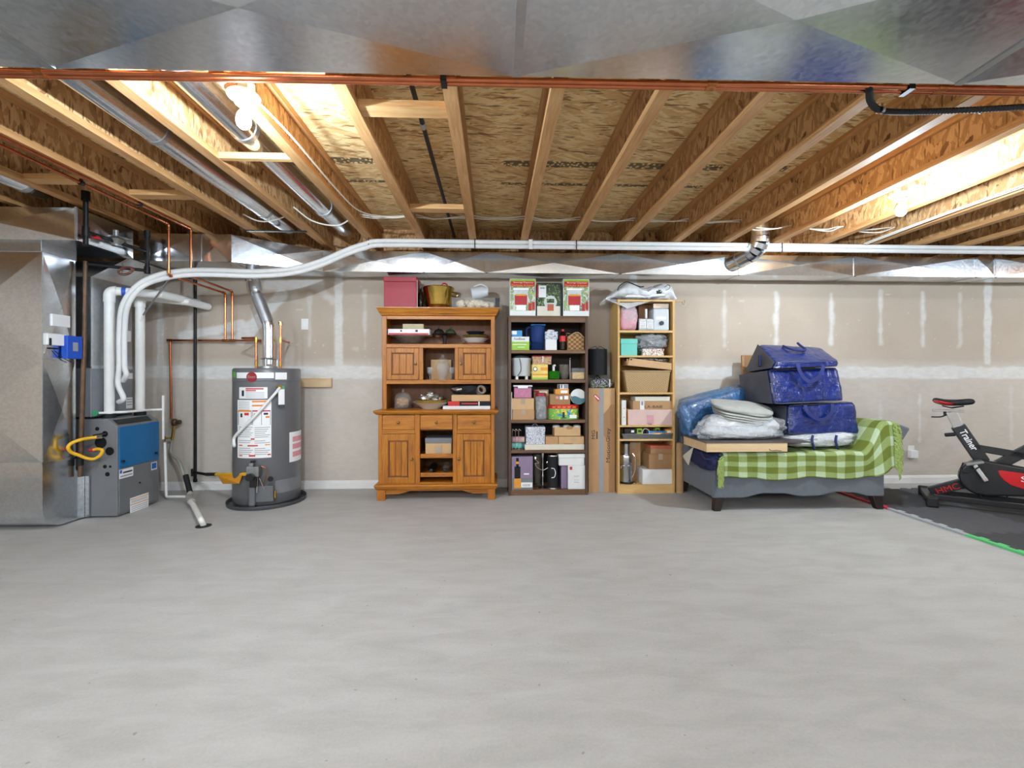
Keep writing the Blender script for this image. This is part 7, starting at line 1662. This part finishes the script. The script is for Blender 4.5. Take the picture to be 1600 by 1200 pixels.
storage_bag('blue storage bag at the bottom of the stack', Cb, seed=1, handle=[(1258, 633, yb0 - .005), (1262, 643, yb0 - .02), (1272, 652, yb0 - .025), (1284, 656, yb0 - .028), (1294, 652, yb0 - .025), (1300, 643, yb0 - .02), (1301, 631, yb0 - .005)])
Cm = {(0, 0, 0): pY(1210, 630, 3.99), (1, 0, 0): pY(1322, 624, 3.99), (0, 0, 1): pY(1201, 577, 4.05), (1, 0, 1): pY(1311, 573, 4.05)}
for i in (0, 1):
    Cm[i, 1, 0] = Cm[i, 0, 0] + Vector((-.03, .50, .005)); Cm[i, 1, 1] = Cm[i, 0, 1] + Vector((-.03, .46, -.04))
zl = max(Cb[0, 0, 1].z, Cb[1, 0, 1].z)
Cm[0, 0, 0].z = Cb[0, 0, 1].z + .003; Cm[1, 0, 0].z = Cb[1, 0, 1].z + .003; Cm[0, 1, 0].z = Cm[0, 0, 0].z; Cm[1, 1, 0].z = Cm[1, 0, 0].z
storage_bag('blue storage bag in the middle of the stack with glossy front', Cm, seed=2, handle=[(1246, 568, 3.97), (1250, 580, 3.96), (1257, 591, 3.96), (1266, 596, 3.955), (1276, 592, 3.96), (1284, 581, 3.96), (1287, 571, 3.97)])
Ct = {(0, 0, 0): pY(1207, 576, 4.0), (1, 0, 0): pY(1311, 572, 4.0), (0, 0, 1): pY(1213, 566, 4.0), (1, 0, 1): pY(1312, 566, 4.0), (0, 1, 1): pY(1184, 536, 4.36), (1, 1, 1): pY(1284, 542, 4.36), (0, 1, 0): pY(1162, 588, 4.52), (1, 1, 0): pY(1260, 584, 4.52)}
for k_ in ((0, 0, 0), (1, 0, 0), (0, 1, 0), (1, 1, 0)):
    base = Cm[k_[0], k_[1], 1].z
    Ct[k_].z = base + .006
Ct[0, 0, 1].z = max(Ct[0, 0, 1].z, Ct[0, 0, 0].z + .05); Ct[1, 0, 1].z = max(Ct[1, 0, 1].z, Ct[1, 0, 0].z + .04)
tb = storage_bag('blue storage bag slumped on top of the stack', Ct, seed=3)
fa = lambda a, b: Ct[0, 0, 1].lerp(Ct[1, 0, 1], a).lerp(Ct[0, 1, 1].lerp(Ct[1, 1, 1], a), b)
nn = (fa(1, 0) - fa(0, 0)).cross(fa(0, 1) - fa(0, 0)).normalized()
MB().tube(spline([fa(.35, .85) + nn * .01, fa(.40, .62) + nn * .02, fa(.52, .52) + nn * .024, fa(.63, .62) + nn * .02, fa(.62, .88) + nn * .02, fa(.60, .98) + nn * .03]), .011, 8).build('handle', 'strap_blue', tb, smooth=True)
q = [Ct[0, 0, 0], Ct[0, 1, 0], Ct[0, 1, 1], Ct[0, 0, 1]]; g_ = lambda a, b: q[0].lerp(q[1], a).lerp(q[3].lerp(q[2], a), b) + Vector((-.022, -.004, 0))
MB().tube([g_(.42, .25), g_(.62, .75)], .012, 6).build('side_strap', 'navy_cloth', tb)
t = thing('brown_board', 'brown cardboard sheet standing against the wall behind the bags', 'cardboard'); x0, x1, z0, z1 = rect(1160, 555, 1185, 640, 4.66); bx('sheet', 'cardboard_dark', t, x0, x1 + .2, 4.67, 4.69, .50, z1, bevel=.002); bx('fold', 'cardboard', t, x0 - .002, x0 + .02, 4.66, 4.67, .50, z1 - .01)
# ------------------------------------------------------------------ foam mat
MX, MYB, TS = 3.462, 4.516, .66
def mat_tile(x0, y1, lb, mt):
    """interlocking foam tile with toothed edges"""
    n = 11; s = TS / n; P = []; tooth = .028
    for i in range(n): P += [(x0 + s * i, y1 + (tooth if i % 2 else 0)), (x0 + s * (i + 1), y1 + (tooth if i % 2 else 0))]
    for i in range(n): P += [(x0 + TS + (tooth if i % 2 else 0), y1 - s * i), (x0 + TS + (tooth if i % 2 else 0), y1 - s * (i + 1))]
    for i in range(n): P += [(x0 + TS - s * i, y1 - TS + (tooth if (n - 1 - i) % 2 else 0)), (x0 + TS - s * (i + 1), y1 - TS + (tooth if (n - 1 - i) % 2 else 0))]
    for i in range(n): P += [(x0 + (tooth if (n - 1 - i) % 2 else 0), y1 - TS + s * i), (x0 + (tooth if (n - 1 - i) % 2 else 0), y1 - TS + s * (i + 1))]
    Q = []
    for p in P:
        if not Q or (abs(Q[-1][0] - p[0]) + abs(Q[-1][1] - p[1])) > 1e-6: Q.append(p)
    if abs(Q[0][0] - Q[-1][0]) + abs(Q[0][1] - Q[-1][1]) < 1e-6: Q.pop()
    o = MB().prism([(x, y, .002) for x, y in Q], (0, 0, .012)).build('foam_tile', mt); tag(o, lb, 'mat', 'interlocking foam floor tiles')
rows = ('back row', 'second row from the wall', 'third row from the wall', 'front row'); cols = ('beside the coloured edge', 'second from the edge', 'third from the edge', 'farthest from the edge')
for r in range(4):
    for c in range(4):
        mat_tile(MX + .02 + c * TS, MYB - r * TS, 'grey foam tile, %s, %s' % (cols[c], rows[r]), 'foam_dark' if (r + c) % 2 == 0 else 'foam_mid')
for r, (mt, lb) in enumerate((('foam_red', 'red toothed edge strip of the foam mat by the settee leg'), ('foam_grey', 'light grey toothed edge strip of the foam mat'), ('foam_green', 'green toothed edge strip of the foam mat'), ('foam_red', 'red toothed edge strip of the foam mat nearest the camera'))):
    y1 = MYB - r * TS; n = 11; s = TS / n; P = [(MX - .012, y1), (MX - .012, y1 - TS)]
    for i in range(n): P += [(MX + .02 + (.026 if i % 2 else 0), y1 - TS + s * i), (MX + .02 + (.026 if i % 2 else 0), y1 - TS + s * (i + 1))]
    o = MB().prism([(x, y, .002) for x, y in P], (0, 0, .0135)).build('edge_strip', mt); tag(o, lb, 'mat edge', 'edge strips of the foam mat')

# ------------------------------------------------------------------ exercise bike
ANG = radians(-38); BO = Vector((4.03, 4.07, .0145))
ca, sa = cos(ANG), sin(ANG)
def L(s, l, z): return BO + Vector((s * ca - l * sa, s * sa + l * ca, z))
bike = thing('exercise_bike', 'black and red indoor cycling bike at the right edge', 'exercise bike')
def bbar(name, a, b, wd, hg, mat='bike_black', bev=.006): return MB().bar(L(*a), L(*b), wd, hg).build(name, mat, bike, bevel=bev)
bbar('rear_stabiliser', (0, -.24, .055), (0, .24, .055), .06, .05)
for l in (-.245, .245):
    e = .03 if l > 0 else -.03
    bbar('stabiliser_foot', (0, l - e, .045), (0, l + e, .045), .085, .088, 'bike_matte', .012)
bbar('front_stabiliser', (1.02, -.24, .055), (1.02, .24, .055), .06, .05)
for l in (-.245, .245): bbar('stabiliser_foot', (1.02, l - .03, .045), (1.02, l + .03, .045), .085, .088, 'bike_matte', .012)
bbar('base_rail', (.02, -.16, .075), (1.0, -.16, .075), .035, .045); bbar('base_rail', (.02, .10, .075), (1.0, .10, .075), .035, .045)
hm = bbar('rear_beam', (.01, -.02, .09), (.44, -.02, .30), .05, .085)
d = (L(.44, -.02, .30) - L(.01, -.02, .09)).normalized(); upv = d.cross(Vector((-sa, ca, 0)) * -1).normalized(); upv = upv if upv.z > 0 else -upv
p0 = L(.055, -.047, .102) - upv * .022; txt('HMC', p0, d * .165, upv * .05, 'bike_red', hm)
# seat tube, post, saddle
st = bbar('seat_tube', (.36, 0, .40), (.20, 0, .71), .05, .10, bev=.008)
d = (L(.20, 0, .71) - L(.36, 0, .40)).normalized(); rt = (L(1, 0, 0) - L(0, 0, 0)).normalized(); sd_ = (rt - d * rt.dot(d)).normalized()
p0 = L(.222, -.0262, .672) + sd_ * -.022; txt('Trainer', p0, -d * .19, sd_ * .05, 'ink_white', st, bold=.015); 
p0 = L(.285, -.0262, .548) + sd_ * -.036; decs = txt('2022', p0, -d * .045, sd_ * .02, 'ink_grey', st, name='small_print'); bpy.data.objects.remove(decs)
bbar('seat_post', (.205, 0, .70), (.155, 0, .835), .036, .075, 'steel', .004)
bbar('slider_rail', (.03, 0, .842), (.24, 0, .842), .05, .018, 'steel', .003)
bbar('saddle_clamp', (.16, 0, .85), (.16, 0, .895), .05, .04, 'bike_matte', .004)
m = MB(); m.tube([L(.10, -.02, .885), L(.16, -.025, .868), L(.24, -.012, .888)], .005, 8); m.tube([L(.10, .02, .885), L(.16, .025, .868), L(.24, .012, .888)], .005, 8); m.build('saddle_rails', 'bike_matte', bike, smooth=True)
def saddle(a, b):
    th = b * 2 * pi; s = .03 + .285 * a; wv = .082 * (1 - sm(.25, .75, a)) + .026; wv *= math.sqrt(max(1 - (2 * a - 1) ** 10, 0)) * (1 if a > .12 else math.sqrt(max(a / .12, .0)))
    hh = .030 * math.sqrt(max(1 - (2 * a - 1) ** 8, 0)); zc = .915 + .018 * sm(.35, 0, a) + .014 * sm(.5, 1, a)
    z = zc + hh * sin(th) * (1.0 if sin(th) > 0 else .9); 
    return tuple(L(s, wv * cos(th), z))
sdm = MB().grid(saddle, 28, 24).build('saddle', 'bike_matte', bike, smooth=True, ang=180)
def redpatch(a, b):
    th = pi * (.92 + .34 * b); s_ = .02 + .44 * a * (1 - .35 * abs(2 * b - 1) ** 2); p = Vector(saddle(s_, th / (2 * pi))); c = L(.03 + .285 * s_, 0, .918); return tuple(p + (p - c).normalized() * .002)
MB().grid(redpatch, 20, 10).build('red_panel', 'bike_red', sdm, smooth=True, ang=180)
MB().tube([L(.115, -.0, .83), L(.115, -.02, .80)], .011, 10).build('seat_lever_pivot', 'bike_matte', bike); MB().tube(spline([L(.115, -.02, .80), L(.08, -.03, .785), L(.02, -.035, .782)]), .006, 8).build('seat_lever', 'bike_matte', bike, smooth=True)
MB().tube([L(.235, 0, .64), L(.13, -.02, .625)], .011, 12).build('height_knob_shaft', 'steel', bike); MB().tube([L(.18, -.012, .632), L(.115, -.025, .622)], .017, 12).build('height_knob', 'bike_matte', bike, smooth=True)
# frame to the front, handlebar
bbar('top_tube', (.30, 0, .525), (.80, 0, .45), .05, .06); bbar('head_tube', (.44, 0, .37), (.96, 0, .82), .05, .08); bbar('fork', (.88, -.06, .42), (1.01, -.06, .10), .025, .07); bbar('fork', (.88, .06, .42), (1.01, .06, .10), .025, .07)
bbar('handlebar_post', (.96, 0, .78), (1.02, 0, 1.02), .036, .07, 'steel')
MB().tube(fillet([L(1.26, -.20, 1.10), L(1.02, -.21, 1.06), L(1.0, 0, 1.04), L(1.02, .21, 1.06), L(1.26, .20, 1.10)], .06), .017, 12).build('handlebar', 'bike_matte', bike, smooth=True)
MB().tube(fillet([L(1.24, -.08, 1.14), L(1.06, -.085, 1.06), L(1.06, .085, 1.06), L(1.24, .08, 1.14)], .05), .016, 12).build('aero_bar', 'bike_matte', bike, smooth=True)
# chain guard: long rounded cover, flywheel inside
def guard(off):
    P = []
    c1, r1, c2, r2 = (.345, .275), .155, (.86, .300), .085
    for i in range(13): a = pi / 2 + pi * i / 12 * 1.02; P.append((c1[0] + r1 * cos(a), c1[1] + r1 * sin(a)))
    for i in range(13): a = -pi / 2 + .0 + pi * i / 12; P.append((c2[0] + r2 * cos(a), c2[1] - .03 + r2 * sin(a)))
    return [L(s, off, z) for s, z in P]
MB().prism(guard(-.115), L(0, .075, 0) - L(0, 0, 0)).build('chain_guard', 'bike_black', bike, bevel=.018, seg=3)
q = [(.43, .349), (.45, .355), (.58, .345), (.70, .335), (.82, .325), (.84, .27), (.80, .235), (.70, .215), (.58, .216), (.505, .239), (.465, .275), (.44, .315)]
MB().prism([L(s, -.1185, z) for s, z in q], L(0, .006, 0) - L(0, 0, 0)).build('red_window', 'bike_red', bike, bevel=.004)
p0 = L(.565, -.1195, .275); txt('S', p0, L(.60, -.1195, .275) - p0, (0, 0, .045), 'ink_white', bike, name='emblem')
fw = MB(); P = [L(.92 + .22 * cos(a), -.03, .29 + .22 * sin(a)) for a in [2 * pi * i / 36 for i in range(36)]]; fw.prism(P, L(0, .05, 0) - L(0, 0, 0)).build('flywheel', 'steel', bike, bevel=.004)
# cranks and pedals
MB().tube([L(.345, -.11, .275), L(.345, -.15, .275)], .02, 14).build('crank_axle', 'steel', bike)
cr = MB().bar(L(.275, -.155, .40), L(.355, -.155, .255), .018, .034).build('crank_arm', 'chrome', bike, bevel=.006)
pd = MB().bar(L(.215, -.20, .395), L(.325, -.20, .43), .09, .022).build('pedal', 'cast_grey', bike, bevel=.004)
MB().tube(spline([L(.21, -.16, .40), L(.19, -.20, .34), L(.23, -.24, .33), L(.30, -.24, .39)]), .006, 6).build('pedal_strap', 'bike_matte', pd)
MB().bar(L(.345, .03, .275), L(.42, .03, .14), .018, .032).build('crank_arm', 'chrome', bike, bevel=.006)
p2 = MB().bar(L(.37, .08, .115), L(.49, .08, .14), .09, .022).build('pedal', 'cast_grey', bike, bevel=.004)
MB().tube(spline([L(.36, .04, .13), L(.35, .0, .08), L(.41, -.03, .055), L(.49, -.02, .08), L(.51, .0, .12)]), .006, 6).build('toe_cage', 'bike_matte', p2)
# ------------------------------------------------------------------ put every Empty at the base of its thing
bpy.context.view_layer.update()
for r in [o for o in bpy.data.objects if o.type == 'EMPTY' and o.parent is None]:
    lo, hi = Vector((1e9,) * 3), Vector((-1e9,) * 3)
    for ch in r.children_recursive:
        if ch.type != 'MESH': continue
        for q in ch.bound_box:
            p = ch.matrix_world @ Vector(q)
            lo = Vector(map(min, lo, p)); hi = Vector(map(max, hi, p))
    if hi.x < lo.x: continue
    c = Vector(((lo.x + hi.x) / 2, (lo.y + hi.y) / 2, lo.z))
    r.location = c
    for ch in r.children: ch.location = ch.location - c
for o in bpy.data.objects:
    for k in ('f', 'g'):
        if k in o: del o[k]
